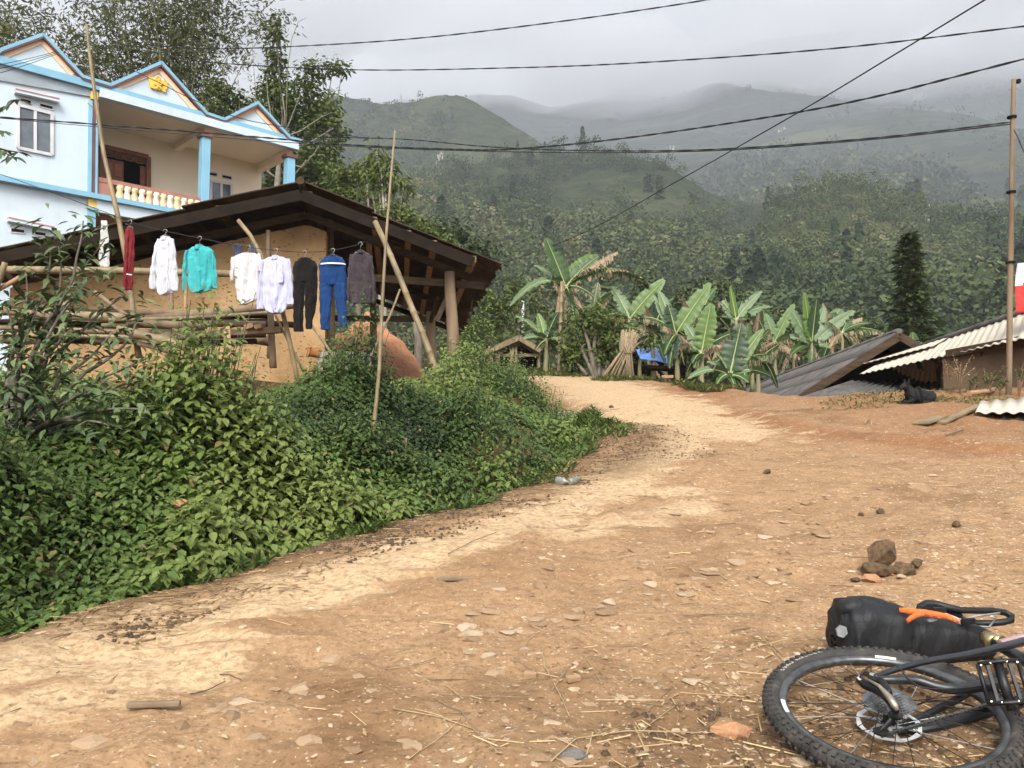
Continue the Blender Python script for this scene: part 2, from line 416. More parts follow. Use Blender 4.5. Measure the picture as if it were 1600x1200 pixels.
# ------------------------------------------------------------------ hills
def mesa(name, crest, foot_v, foot_d, pw, nu, nr, amp, seed, back=.35, gull=.5):
    """a hill: its foot line, its crest line (u, v, distance), and the far side falling away behind"""
    cu = np.array([c[0] for c in crest], float); cv = np.array([c[1] for c in crest], float); cd = np.array([c[2] for c in crest], float)
    us = np.linspace(cu[0], cu[-1], nu); vc = np.interp(us, cu, cv); dc = np.interp(us, cu, cd)
    k = np.ones(9)/9; dc = np.convolve(np.pad(dc, 4, 'edge'), k, 'valid')
    fv = np.interp(us, *zip(*foot_v)); fd = np.interp(us, *zip(*foot_d))
    r = np.linspace(0, 1, nr)[:, None]
    D = fd + (dc - fd)*r**pw
    tv = np.tan(np.arctan((600 - vc)/FPX) + PITCH); tf = np.tan(np.arctan((600 - fv)/FPX) + PITCH)
    Z = D*(tf + (tv - tf)*r)
    # far side
    rb = np.linspace(.05, 1, 8)[:, None]
    Db = dc*(1 + back*rb); Zb = dc*tv*(1 - .8*rb**1.5)
    D = np.concatenate([D, Db]); Z = np.concatenate([Z, Zb])
    X = (us - 800)/FPX*D/CP*1.0
    w = np.concatenate([np.sin(np.pi*np.clip(r, 0, 1)**.8)*.95 + .05 + 0*us, 1 + 0*Db])
    sc = np.median(dc)
    q = fbm(X/sc*7 + seed, D/sc*5, seed, 5) - .5
    g = np.abs(fbm(X/sc*5 + seed*2, D/sc*1.6, seed + 5, 4) - .5)*2
    Z = Z + (q*amp*D*1.2 + (g - .25)*gull*amp*D)*w
    Z = Z + (fbm(X/sc*40, D/sc*40, seed, 3) - .5)*D*.006*np.concatenate([np.ones((nr, nu)), np.zeros((8, nu))])
    return X, D, Z, us
def surf(name, X, D, Z, mat, label):
    nr, nu = X.shape; I = np.arange(nr*nu).reshape(nr, nu)
    F = np.stack([I[:-1, :-1], I[:-1, 1:], I[1:, 1:], I[1:, :-1]], -1).reshape(-1, 4)
    return tag(mesh_np(name, np.stack([X, D, Z], -1), F, mat, smooth=True), label, kind='structure')
m_hill, nt, b = newmat('hillside')
vec = coord(nt)
a1 = noise(nt, vec, .012, 6, .6); a2 = noise(nt, vec, .11, 6, .65); a3 = noise(nt, coord(nt, (1, 1, 6)), .03, 4, .6)
c = ramp(nt, a2, [(.30, (.012, .022, .010)), (.48, (.028, .042, .018)), (.70, (.062, .070, .032))])
c2 = ramp(nt, a2, [(.30, (.035, .042, .020)), (.55, (.068, .078, .034)), (.75, (.11, .098, .058))])
c = mixc(nt, ramp(nt, a1, [(.46, (0,)*3), (.56, (1,)*3)]), c, c2)
c = mixc(nt, ramp(nt, noise(nt, vec, .05, 6, .7), [(.70, (0,)*3), (.76, (1,)*3)]), c, (.30, .27, .22))
nt.links.new(c, b.inputs['Base Color']); b.inputs['Roughness'].default_value = 1; b.inputs['Specular IOR Level'].default_value = .05
bump(nt, b, mth(nt, 'ADD', a2, noise(nt, vec, .6, 4)), 1.0, 3.0)

m_mount, nt, b = newmat('mountain_forest'); vec = coord(nt)
c = ramp(nt, noise(nt, vec, .03, 7, .7), [(.34, (.010, .018, .010)), (.52, (.028, .040, .018)), (.68, (.075, .082, .040))])
c = mixc(nt, ramp(nt, noise(nt, coord(nt, (1, 1, 2.2)), .0045, 6, .65), [(.55, (0,)*3), (.64, (.8,)*3)]), c, (.11, .115, .055))
nt.links.new(c, b.inputs['Base Color']); b.inputs['Roughness'].default_value = 1; b.inputs['Specular IOR Level'].default_value = .03
bump(nt, b, noise(nt, vec, .05, 8, .7), 1.0, 14.0)
# the wooded hill behind the village, the knoll, the steep peak on the left and the great mountain that climbs into the mist
HX = {}
H = mesa('h', [(250, 330, 300), (450, 320, 320), (560, 310, 360), (640, 288, 400), (720, 262, 440), (800, 246, 470), (880, 238, 500), (970, 240, 480), (1050, 262, 440), (1110, 300, 430), (1200, 328, 470), (1300, 338, 500), (1420, 336, 540), (1520, 338, 560), (1650, 355, 560), (1900, 380, 560)],
         [(250, 625), (1900, 625)], [(250, 110), (900, 105), (1900, 115)], 1.4, 300, 150, .035, 3.0)
HX['wooded_hill'] = H; surf('wooded_hill', *H[:3], m_hill, 'dark green wooded hill rising behind the banana plants')
H = mesa('k', [(1130, 420, 300), (1190, 350, 305), (1225, 312, 310), (1270, 292, 315), (1330, 284, 320), (1390, 297, 318), (1430, 318, 315), (1470, 335, 310), (1540, 352, 300), (1620, 372, 290), (1800, 440, 280)],
         [(1130, 560), (1800, 560)], [(1130, 130), (1800, 120)], 1.3, 180, 90, .03, 9.0)
HX['rocky_knoll'] = H; surf('rocky_knoll', *H[:3], m_hill, 'round rocky knoll on the right of the valley')
H = mesa('p', [(250, 215, 900), (400, 180, 880), (520, 152, 860), (560, 158, 850), (600, 165, 820), (640, 157, 800), (680, 149, 780), (712, 147, 770), (745, 163, 760), (790, 190, 740), (850, 225, 700), (910, 262, 660), (980, 300, 640), (1100, 360, 620)],
         [(250, 480), (1100, 480)], [(250, 330), (1100, 420)], 1.25, 260, 150, .06, 17.0, gull=1.3)
HX['steep_peak'] = H; surf('steep_peak', *H[:3], m_hill, 'steep grassy green peak with a pale ridge on the left')
H = mesa('m', [(560, 160, 2450), (700, 150, 2500), (800, 150, 2500), (860, 168, 2500), (950, 150, 2600), (1050, 100, 3200), (1200, 60, 3500), (1400, 40, 3600), (1650, 60, 3600), (1950, 90, 3600)],
         [(560, 430), (1950, 430)], [(560, 700), (1000, 640), (1300, 560), (1950, 540)], 2.4, 380, 240, .08, 29.0, gull=2.2)
HX['misty_mountain'] = H; surf('misty_mountain', *H[:3], m_mount, 'great forested mountain whose top is lost in mist')
# valley floor out to the hills and beyond them
vf = MB(); vf.add([(-6000, -40, -30), (6000, -40, -30), (6000, 6000, -30), (-6000, 6000, -30)], [(0, 1, 2, 3)])
tag(vf.build('valley_floor', m_hill), 'valley floor', kind='structure')

# ------------------------------------------------------------------ forest on the hills (nobody could count it)
m_wood = leafmat('forest_leaf', [(0, (.012, .024, .012)), (.35, (.030, .050, .021)), (.7, (.070, .094, .036)), (.9, (.115, .125, .05)), (1, (.15, .13, .065))], rough=.7, trans=.15, spec=.1)
def crown_proto(nl, rng, flat=1.0, leaf=.16, lobes=5):
    """leafy quads spread through several overlapping lobes"""
    C = rng.normal(size=(lobes, 3))*(.38, .38, .30*flat); C[:, 2] += .75*flat
    k = rng.integers(0, lobes, nl); d = rdir(nl, rng); rr = .45*rng.random(nl)**.33*(.75 + .5*rng.random(lobes)[k])
    P0 = C[k] + d*rr[:, None]*(1, 1, .8)
    nrm = d + rdir(nl, rng)*.8; nrm[:, 2] += .35
    M = frames(nrm, rdir(nl, rng))*(leaf*(.6 + .8*rng.random(nl)))[:, None, None]
    Q = np.array([(-.5, -.6, 0), (.5, -.35, .12), (.35, .6, 0), (-.55, .4, -.12)])
    V, F, _ = inst(Q, [[0, 1, 2, 3]], M, P0)
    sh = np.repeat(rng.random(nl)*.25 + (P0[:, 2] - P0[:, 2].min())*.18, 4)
    return V, F, sh
def cone_proto(nl, rng):
    t = rng.random(nl)**.8; z = t*2.6; ang = rng.random(nl)*6.283; r = (1 - t)*.55*(.55 + .45*rng.random(nl)) + .03
    P0 = np.stack([np.cos(ang)*r, np.sin(ang)*r, z], 1)
    M = frames(np.stack([np.cos(ang), np.sin(ang), .8 + 0*ang], 1) + rdir(nl, rng)*.5, rdir(nl, rng))*(.2*(.6 + .8*rng.random(nl)))[:, None, None]
    V, F, _ = inst(np.array([(-.5, -.5, 0), (.5, -.5, 0), (.5, .5, 0), (-.5, .5, 0)]), [[0, 1, 2, 3]], M, P0)
    return V, F, np.repeat(rng.random(nl)*.2, 4)
rf = np.random.default_rng(5)
PROT_NEAR = [crown_proto(300, rf, fl, .074, lb) for fl, lb in ((.8, 5), (1.1, 6), (1.5, 6), (.6, 4), (1.0, 7))] + [cone_proto(300, rf)]
PROT_MID = [crown_proto(180, rf, fl, .085, lb) for fl, lb in ((.8, 5), (1.1, 6), (1.5, 6), (.6, 4), (1.0, 7))] + [cone_proto(120, rf)]
PROT = [crown_proto(50, rf, fl, .16, lb) for fl, lb in ((.8, 4), (1.1, 5), (1.5, 5), (.6, 3), (1.0, 6))] + [cone_proto(90, rf)]
def place_forest(name, src, n, hmin, hmax, rmax, seed, label, near=0.0):
    X, D, Z, us = HX[src]; nr, nu = X.shape; nr -= 8
    rg = np.random.default_rng(seed); parts = []
    ri = rg.random(n)*(nr - 2); ui = rg.random(n)*(nu - 2)
    i, j = ri.astype(int), ui.astype(int); a, b_ = (ri - i), (ui - j)
    def bl(A_): return (A_[i, j]*(1 - a)*(1 - b_) + A_[i + 1, j]*a*(1 - b_) + A_[i, j + 1]*(1 - a)*b_ + A_[i + 1, j + 1]*a*b_)
    x, y, z = bl(X), bl(D), bl(Z)
    uu = x/y*FPX + 800
    dens = fbm(x/(70 + y*.12), y/(60 + y*.1), seed, 4)
    ok = (uu > 330) & (uu < 1640) & (rg.random(n) < np.clip((dens - .43)*9, .07, 1)) & (y > near)
    x, y, z, dens = x[ok], y[ok], z[ok], dens[ok]; m = len(x)
    s = (hmin + (hmax - hmin)*rg.random(m)**1.8)*np.clip(.55 + dens*.9, .5, 1.3)
    pk = rg.integers(0, 5, m); pk = np.where(rg.random(m) < .012, 5, pk)
    hue = -.10 + .88*fbm(x/55, y/80, 8, 3) + rg.normal(size=m)*.12
    for kk_, (pv, pf, ps) in enumerate(PROT_NEAR + PROT_MID + PROT):
        k = kk_ % 6; q = np.where((pk == k) & (np.where(y < 270, 0, np.where(y < 520, 1, 2)) == kk_//6))[0]
        if not len(q): continue
        an = rg.random(len(q))*6.283; ca, sa = np.cos(an), np.sin(an); o = np.zeros_like(ca)
        M = np.stack([np.stack([ca, -sa, o], 1), np.stack([sa, ca, o], 1), np.stack([o, o, o + 1], 1)], 1)*s[q][:, None, None]*(.9 + .25*rg.random(len(q)))[:, None, None]
        T = np.stack([x[q], y[q], z[q] - .3*s[q]], 1)
        V, F, _ = inst(pv, pf, M, T)
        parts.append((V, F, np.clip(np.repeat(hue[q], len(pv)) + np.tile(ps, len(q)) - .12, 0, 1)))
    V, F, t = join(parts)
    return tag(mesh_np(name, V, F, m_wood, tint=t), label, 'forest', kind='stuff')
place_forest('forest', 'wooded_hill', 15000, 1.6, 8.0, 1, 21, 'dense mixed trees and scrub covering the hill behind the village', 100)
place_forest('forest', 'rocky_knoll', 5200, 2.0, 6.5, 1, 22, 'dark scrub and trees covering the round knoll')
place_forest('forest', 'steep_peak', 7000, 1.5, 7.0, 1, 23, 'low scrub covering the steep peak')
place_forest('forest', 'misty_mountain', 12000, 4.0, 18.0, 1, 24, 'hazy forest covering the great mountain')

# ------------------------------------------------------------------ the damp air
hz = MB(); hz.box((0, 2900, 1020), (9000, 7600, 2140))
m_h = bpy.data.materials.new('haze_air'); m_h.use_nodes = True; hn = m_h.node_tree
hn.nodes.remove(hn.nodes['Principled BSDF'])
pv_ = hn.nodes.new('ShaderNodeVolumePrincipled'); pv_.inputs['Color'].default_value = (.76, .80, .88, 1); pv_.inputs['Density'].default_value = .00031
hn.links.new(pv_.outputs[0], hn.nodes['Material Output'].inputs['Volume'])
haze = hz.build('haze', m_h); tag(haze, 'damp pale grey air filling the valley', 'haze', kind='stuff')

# mist hanging on the mountain: a bank of cloud with an uneven underside, resting against the upper slopes
def mist():
    xs = np.linspace(-3800, 4300, 70); ys = np.linspace(1000, 4600, 46); X, Y = np.meshgrid(xs, ys)
    lo = 900 + (fbm(X/400, Y/400, 4, 4) - .5)*620 + .03*(Y - 1500) - 60*np.exp(-((X + 100)/500)**2); hi = lo + 250 + (fbm(X/400, Y/400, 9, 3) - .5)*120
    ny, nx = X.shape; I = np.arange(nx*ny).reshape(ny, nx); J = I + nx*ny
    q = lambda A_: np.stack([A_[:-1, :-1], A_[:-1, 1:], A_[1:, 1:], A_[1:, :-1]], -1).reshape(-1, 4)
    F = [q(I)[:, ::-1], q(J)]
    for a, b_ in ((I[0], J[0]), (J[-1], I[-1]), (J[:, 0], I[:, 0]), (I[:, -1], J[:, -1])): F.append(np.stack([a[:-1], a[1:], b_[1:], b_[:-1]], -1))
    V = np.concatenate([np.stack([X, Y, lo], -1).reshape(-1, 3), np.stack([X, Y, hi], -1).reshape(-1, 3)])
    m = bpy.data.materials.new('mist_bank'); m.use_nodes = True; n_ = m.node_tree; n_.nodes.remove(n_.nodes['Principled BSDF'])
    pv = n_.nodes.new('ShaderNodeVolumePrincipled'); pv.inputs['Color'].default_value = (.98, .98, 1, 1); pv.inputs['Density'].default_value = .0038
    n_.links.new(pv.outputs[0], n_.nodes['Material Output'].inputs['Volume'])
    tag(mesh_np('mist', V, np.concatenate(F), m), 'pale mist hanging on the upper slopes of the mountain', 'mist', kind='stuff')
mist()

def hill_y(src, u, v):
    X, D, Z, us = HX[src]; uu = X/D*FPX*CP + 800; vv = 600 - FPX*np.tan(np.arctan(Z/D) - PITCH)
    k = np.argmin((uu - u)**2 + (vv - v)**2 + (np.arange(X.shape[0])[:, None] > X.shape[0] - 9)*1e6); return float(D.ravel()[k])
# ------------------------------------------------------------------ leaves and plants
LEAF = np.array([(0, 0, 0), (0, .5, -.05), (0, 1, -.16), (-.30, .28, .04), (-.24, .62, .0), (.30, .28, .04), (.24, .62, .0)])
LEAFF = [[0, 1, 3], [3, 1, 4], [4, 1, 2], [0, 5, 1], [5, 6, 1], [6, 2, 1]]
LONGL = LEAF*(.62, 1, 1.2)
THINL = np.array([(0, 0, 0), (-.09, .4, .01), (0, 1, -.12), (.09, .4, .01)]); THINF = [[0, 1, 2, 3]]
def leaves(P0, head, nrm, size, tint, tmpl=LEAF, F=LEAFF):
    M = frames(np.asarray(nrm, float), np.asarray(head, float))*np.asarray(size)[:, None, None]
    return inst(tmpl, F, M, np.asarray(P0, float), tint)
m_nettle = leafmat('nettle_leaf', [(0, (.013, .025, .008)), (.3, (.038, .066, .016)), (.6, (.082, .128, .028)), (.85, (.15, .195, .048)), (1, (.20, .16, .065))], rough=.5, trans=.3, spec=.3)
m_shrub = leafmat('shrub_leaf', [(0, (.025, .042, .016)), (.5, (.060, .095, .034)), (1, (.13, .17, .065))], rough=.42, trans=.15, spec=.5)
m_tree = leafmat('tree_leaf', [(0, (.016, .028, .009)), (.4, (.062, .090, .022)), (.8, (.145, .175, .042)), (1, (.22, .23, .07))], rough=.6, trans=.3, spec=.2)
m_bamb = leafmat('bamboo_leaf', [(0, (.030, .040, .014)), (.5, (.080, .092, .032)), (1, (.17, .17, .065))], rough=.6, trans=.3, spec=.2)
m_stem = simple('green_stem', (.06, .075, .03), (.10, .07, .04), 30)
m_bark = simple('bark', (.09, .075, .055), (.16, .13, .10), 12, bmp=.5, stretch=(1, 1, .3), dist=.02)
m_twig = simple('dry_twig', (.26, .18, .11), (.14, .095, .06), 20)

rg = np.random.default_rng(31)
def bank_plants():
    n = 37000
    x = rg.uniform(-8, 1.6, n); y = rg.uniform(1.2, 16.5, n); x[24000:] = rg.uniform(-5.5, -.4, n - 24000); y[24000:] = rg.uniform(2.4, 8.0, n - 24000)
    s = sdist(x, y, TOE); s0 = s + (fbm(x*2.6, y*2.6, 12, 3) - .5)*.55
    ok = (s0 > .02) & (s < 3.4) & ((y < 14.6) | (s < .9)) & (x > -1.35*y*.62 - .9)
    hole = ((x - .78)/.42)**2 + ((y - 13.2)/.75)**2 < 1
    # bare gaps where the red earth shows
    bare = fbm(x*1.1, y*1.1, 2, 3)
    ok &= ((bare > .25) | (s > 1.0) | (y < 6.5)) & ~hole
    x, y, s = x[ok], y[ok], s[ok]
    n = len(x); z = gz(x, y)
    clump = np.clip((fbm(x*1.35, y*1.35, 6, 2) - .5)*1.7 + .5, .05, .95)
    H = (.14 + .24*sstep((s - .1)/.7))*(.30 + 2.7*clump**2)*(.75 + .5*rg.random(n))
    H *= np.where(s > 1.6, .62, 1); H *= np.where(s < .12, .55, 1); H *= 1 - .56*sstep((s - .7)/.6)*sstep((-x - 1.6)/.8); H *= np.where((x > -3.2) & (x < -1.0) & (y > 8.3), .32, 1); H *= np.where((x > -.7) & (y > 12), .55, 1)
    out = np.stack([.62 + 0*x, -.7 + 0*x, 0*x], 1)      # plants lean out over the road
    V = []
    kk = 13
    species = fbm(x*.8 + 9, y*.8, 3, 2)
    for j in range(kk):
        f = 1 - j/(kk - 1)*.88
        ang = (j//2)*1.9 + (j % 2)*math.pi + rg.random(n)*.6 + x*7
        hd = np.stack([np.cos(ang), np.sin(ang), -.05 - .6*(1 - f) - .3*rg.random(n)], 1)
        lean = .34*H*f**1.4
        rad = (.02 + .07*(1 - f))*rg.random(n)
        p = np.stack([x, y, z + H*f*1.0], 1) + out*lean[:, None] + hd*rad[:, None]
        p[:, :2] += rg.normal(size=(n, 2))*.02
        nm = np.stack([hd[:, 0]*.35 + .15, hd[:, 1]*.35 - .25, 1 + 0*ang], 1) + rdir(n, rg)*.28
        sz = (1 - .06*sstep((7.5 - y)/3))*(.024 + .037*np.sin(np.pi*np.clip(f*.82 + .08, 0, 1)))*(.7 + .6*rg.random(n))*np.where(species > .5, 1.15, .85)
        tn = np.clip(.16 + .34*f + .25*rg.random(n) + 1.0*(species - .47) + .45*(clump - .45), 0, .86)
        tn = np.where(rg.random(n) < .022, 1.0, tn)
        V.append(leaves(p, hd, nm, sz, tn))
    # stems
    m = rg.random(n) < .5; q = np.where(m)[0]
    S = np.array([(-.5, 0, 0), (.5, 0, 0), (.3, 1, 0), (-.3, 1, 0)])
    b0 = np.stack([x, y, z - .05], 1)[q]; tp = b0 + np.stack([out[q, 0]*.34*H[q], out[q, 1]*.34*H[q], H[q]], 1)
    L = np.linalg.norm(tp - b0, axis=1)
    Mx = frames(np.tile([(0.3, -1, .2)], (len(q), 1)) + rdir(len(q), rg)*.3, tp - b0); Mx = Mx*np.stack([np.full(len(q), .008), L, L], 1)[:, None, :]
    sv, sf, st = inst(S, [[0, 1, 2], [0, 2, 3]], Mx, b0, np.full(len(q), .12))
    V.append((sv, sf, st))
    A_, F_, t_ = join(V)
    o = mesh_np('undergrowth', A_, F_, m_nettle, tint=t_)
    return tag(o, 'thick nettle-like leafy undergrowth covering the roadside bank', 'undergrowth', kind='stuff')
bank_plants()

def low_weeds(name, label, spots, seed, tall=.16, mat=None):
    rg = np.random.default_rng(seed); B = []
    for (cx, cy_, rx, ry, n) in spots:
        a = rg.random(n)*6.283; r = np.sqrt(rg.random(n))
        x, y = cx + np.cos(a)*r*rx, cy_ + np.sin(a)*r*ry; z = gz(x, y)
        h = rg.random(n)*tall
        an = rg.random(n)*6.283; up = .2 + rg.random(n)*1.2
        hd = np.stack([np.cos(an), np.sin(an), up], 1)
        nm = np.stack([-np.cos(an)*up, -np.sin(an)*up, 1 + 0*an], 1)
        th = rg.random(n) < .55
        p = np.stack([x, y, z + h*.5*(~th)], 1)
        q = np.where(th)[0]; w = np.where(~th)[0]
        v, f, t = leaves(p[q], hd[q], nm[q], tall*(.6 + .8*rg.random(len(q))), .3 + .65*rg.random(len(q)), THINL, [[0, 1, 2], [0, 2, 3]]); B.append((v, f, t))
        v, f, t = leaves(p[w], hd[w]*(1, 1, .3), nm[w] + (0, 0, 1), .03 + .035*rg.random(len(w)), .25 + .5*rg.random(len(w))); B.append((v, f, t))
    V, F, t = join(B)
    return tag(mesh_np(name, V, F, mat or m_nettle, tint=t), label, 'grass', kind='stuff')
m_grass = leafmat('weed_leaf', [(0, (.05, .07, .02)), (.45, (.10, .13, .035)), (.8, (.19, .19, .07)), (1, (.30, .24, .12))], rough=.7, trans=.2, spec=.1)
low_weeds('grass', 'weeds in the ditch at the foot of the bank by the culvert',
          [(.62, 8.9, .25, 1.0, 900), (.95, 10.6, .3, 1.3, 1300), (1.0, 12.0, .25, .7, 700), (.2, 7.2, .35, .6, 500), (-.6, 5.9, .5, .4, 600), (-1.6, 4.3, .35, .35, 350), (-2.2, 3.6, .4, .3, 300), (-1.1, 5.15, .35, .3, 400), (.95, 9.9, .5, .9, 700)], 5, .12)
low_weeds('grass', 'grass verge along the far edge of the road',
          [(1.6, 23.0, 1.6, .8, 3600), (3.1, 20.6, 1.1, .9, 3800), (4.3, 18.0, .8, 1.2, 3000), (.4, 25.5, 1.5, .9, 2000), (3.9, 16.8, .4, .6, 900)], 6, .16, m_grass)
low_weeds('grass', 'thin scattered weeds on the dirt around the black dog',
          [(5.8, 13.0, 1.0, .6, 420), (6.9, 12.6, .8, .6, 420), (8.2, 11.6, 1.1, .8, 700), (6.6, 13.9, 1.3, .3, 350), (9.3, 13.3, .9, .6, 700), (8.0, 9.6, .6, .5, 200), (5.0, 12.2, .5, .4, 60)], 7, .085, m_grass)

def stem_tube(mb, a, b_, r0, r1, bend=.1, n=7, k=6):
    a, b_ = Vector(a), Vector(b_); d = b_ - a; off = Vector((rnd.uniform(-1, 1), rnd.uniform(-1, 1), rnd.uniform(-.3, .3)))*d.length*bend
    pts = [a + d*t + off*math.sin(t*math.pi) + Vector((rnd.uniform(-1, 1), rnd.uniform(-1, 1), 0))*d.length*.012 for t in [i/(k - 1) for i in range(k)]]
    mb.tube(pts, [lerp(r0, r1, i/(k - 1)) for i in range(k)], n); return pts

# the big-leaved shrub that leans over the left of the bank
def leafy_shrub():
    base = Vector((-2.95, 4.9, float(gzf(-2.95, 4.9)) - .05))
    t = empty('shrub', base, 'tall shrub with long drooping leaves in front of the timber pile', 'shrub')
    mb = MB(); lp = []
    tips = [(40, 430, 5.0), (90, 385, 5.1), (165, 375, 5.2), (60, 480, 4.9), (150, 430, 5.0), (195, 460, 5.2), (110, 470, 5.0), (20, 540, 4.8), (100, 560, 4.8), (175, 520, 5.1), (215, 500, 5.2),
            (60, 610, 4.7), (140, 610, 4.7), (210, 590, 4.9), (10, 600, 4.5), (235, 640, 4.7), (130, 345, 5.2), (30, 660, 4.6), (170, 665, 4.6), (230, 560, 5.0), (95, 520, 4.9), (75, 370, 5.2), (10, 480, 4.9)]
    for (u, v, d) in tips:
        tp = P(u, v, d); mid = base.lerp(tp, .45) + Vector((rnd.uniform(-.1, .1), 0, .08))
        k0 = stem_tube(mb, base - base, mid - base, .022, .012, .06)
        k1 = stem_tube(mb, mid - base, tp - base, .012, .004, .12)
        for p in k1[1:] + k1[2:]:
            for _ in range(4): lp.append(p + Vector([rnd.gauss(0, .05) for _ in range(3)]))
        for _ in range(9): lp.append(k1[-1] + Vector([rnd.gauss(0, .07) for _ in range(3)]))
    mb.build('branch', m_bark, t)
    n = len(lp); lp = np.array([tuple(p) for p in lp]); an = rg.random(n)*6.283
    hd = np.stack([np.cos(an), np.sin(an), -.5 + .7*rg.random(n)], 1)
    nm = np.stack([np.cos(an)*.3, np.sin(an)*.3 - .25, 1 + 0*an], 1) + rdir(n, rg)*.3
    V, F, tt = leaves(lp, hd, nm, .06 + .05*rg.random(n), .3 + .7*rg.random(n), LONGL)
    mesh_np('foliage', V, F, m_shrub, t, tt)
leafy_shrub()
def edge_branch():
    base = P(-60, 210, 4.4)
    t = empty('tree_branch', base, 'leafy branch poking in from the left over the blue house wall', 'branch')
    mb = MB(); lp = []
    for (u, v, d) in [(25, 155, 4.5), (20, 245, 4.4), (5, 205, 4.4), (28, 238, 4.5), (-10, 170, 4.4)]:
        k1 = stem_tube(mb, (0, 0, 0), P(u, v, d) - base, .012, .003, .1)
        for p in k1[2:]:
            for _ in range(3): lp.append(p)
        lp += [k1[-1]]*4
    mb.build('branch', m_bark, t); n = len(lp); lp = np.array([tuple(p) for p in lp]); an = rg.random(n)*6.283
    hd = np.stack([np.cos(an), np.sin(an), -.6 + .5*rg.random(n)], 1)
    nm = np.stack([np.cos(an)*.3, np.sin(an)*.3 - .5, 1 + 0*an], 1)
    V, F, tt = leaves(lp, hd, nm, .05 + .045*rg.random(n), .2 + .4*rg.random(n), LONGL)
    mesh_np('foliage', V, F, m_shrub, t, tt)
edge_branch()

# ------------------------------------------------------------------ trees behind the houses
def crown(parent, lobes, size, mat, seed, tmpl=LEAF, F=LEAFF, dens=1.0, droop=.0, lo=.05):
    """leaf clumps filling lobes (centre, radius, [squash]); gaps are left between clumps"""
    rg = np.random.default_rng(seed); B = []
    for lb in lobes:
        c, r = Vector(lb[0]), lb[1]; sq = lb[2] if len(lb) > 2 else .8
        n = int(150*dens*(r/size/2.4)**2) + 60; nc = max(8, int((r/size)**1.6*2.6))
        cc = rdir(nc, rg)*(rg.random(nc)**.4)[:, None]*r*(1, 1, sq)
        k = rg.integers(0, nc, n)
        d = rdir(n, rg); p = cc[k] + d*(size*1.7*rg.random(n)**.5 + r*.10*rg.random(n))[:, None] + np.array(c)
        hd = d*(1, 1, .5) + rdir(n, rg)*.5; hd[:, 2] -= droop
        nm = rdir(n, rg)*.7 + d*.5 + (0, -.1, .8)
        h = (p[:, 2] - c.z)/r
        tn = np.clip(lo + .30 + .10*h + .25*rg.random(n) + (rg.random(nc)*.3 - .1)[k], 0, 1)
        B.append(leaves(p, hd, nm, size*(.55 + .7*rg.random(n)), tn, tmpl, F))
    V, FF, t = join(B)
    return mesh_np('crown', V, FF, mat, parent, t)
def tree(name, label, cat, base, lobes, size, seed, group=None, mat=None, trunk=.18, dens=1.0, tmpl=LEAF, F=LEAFF, droop=.1, bark=None, lo=.05):
    base = Vector(base); t = empty(name, base, label, cat, group)
    mb = MB(); L = [(Vector(l[0]) - base, *l[1:]) for l in lobes]
    top = sum((l[0] for l in L), Vector())/len(L)
    fork = Vector((top.x*.5, top.y*.5, max(.3, min(l[0].z for l in L)*.55)))
    stem_tube(mb, (0, 0, -.3), fork, trunk, trunk*.7, .03, 8)
    for l in L: stem_tube(mb, fork, l[0] + Vector((0, 0, l[1]*.3)), trunk*.5, trunk*.1, .08)
    mb.build('trunk', bark or m_bark, t)
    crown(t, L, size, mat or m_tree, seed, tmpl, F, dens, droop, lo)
    return t
def PL(lst, y):                          # (u, v, radius in px) -> lobes
    return [(P(u, v, y + (dy[0] if dy else 0)), r*y/FPX, .85) for (u, v, r, *dy) in lst]
def base_at(u, y, dz=0):
    x = (u - 800)/FPX*y; return Vector((x, y, 1.1 + dz))
def bamboo(name, label, u0, y, tips, n, seed, spray=18, size=.36):
    rgb = np.random.default_rng(seed)
    base = base_at(u0, y, .5); t = empty(name, base, label, 'bamboo')
    mb = MB(); pts = []
    for i in range(n):
        (u, v) = tips[i % len(tips)]; tp = P(u + rgb.normal()*10, v + rgb.normal()*12, y + rgb.normal()*1.5) - base
        st = Vector((rgb.normal()*.9, rgb.normal()*.7, 0))
        hi = Vector((st.x*1.2 + tp.x*.22, tp.y*.3, tp.z*.85))
        cv = [(st*(1 - a)**2 + hi*2*a*(1 - a) + tp*a*a) for a in [k/11 for k in range(12)]]
        mb.tube(cv, [lerp(.06, .012, k/11) for k in range(12)], 5, caps=False)
        for k in range(3, 12):
            for _ in range(spray if k > 5 else spray//2):
                pts.append(cv[k] + Vector([rgb.normal()*(.35 + .05*k) for _ in range(3)]) + (cv[min(k + 1, 11)] - cv[k - 1])*(rgb.random()*.5 - .25))
    mb.build('culm', m_culm, t)
    C = np.array([tuple(p) for p in pts]); m = 9; nC = len(C)
    p = np.repeat(C, m, 0) + rgb.normal(size=(nC*m, 3))*(.26, .26, .18)
    hd = rdir(nC*m, rgb)*(1, 1, .4); hd[:, 2] -= .5
    V, F, tt = leaves(p, hd, rdir(nC*m, rgb) + (0, 0, .5), size*(.6 + .6*rgb.random(nC*m)), np.clip(np.repeat(rgb.random(nC)*.6, m) + rgb.random(nC*m)*.4, 0, 1), THINL*(1.5, 1, 1), THINF)
    mesh_np('foliage', V, F, m_bamb, t, tt)
m_culm = simple('bamboo_culm', (.13, .13, .06), (.22, .19, .10), 3, rough=.5)
bamboo('bamboo_clump', 'tall arching bamboo clump directly behind the blue house', 240, 44, [(120, 20), (150, -60), (100, 60), (200, -90), (240, -60), (280, -100), (320, -40), (330, -70), (405, 24), (360, -20), (170, 60), (290, 60), (310, 20), (260, 20), (140, 100), (110, 90)], 40, 41, 9, .36)
bamboo('bamboo_clump', 'pale feathery bamboo tops at the far left above the first gable', -60, 40, [(5, 20), (28, 40), (12, 60), (-20, 10), (15, 0), (-5, 80)], 12, 42, 8)
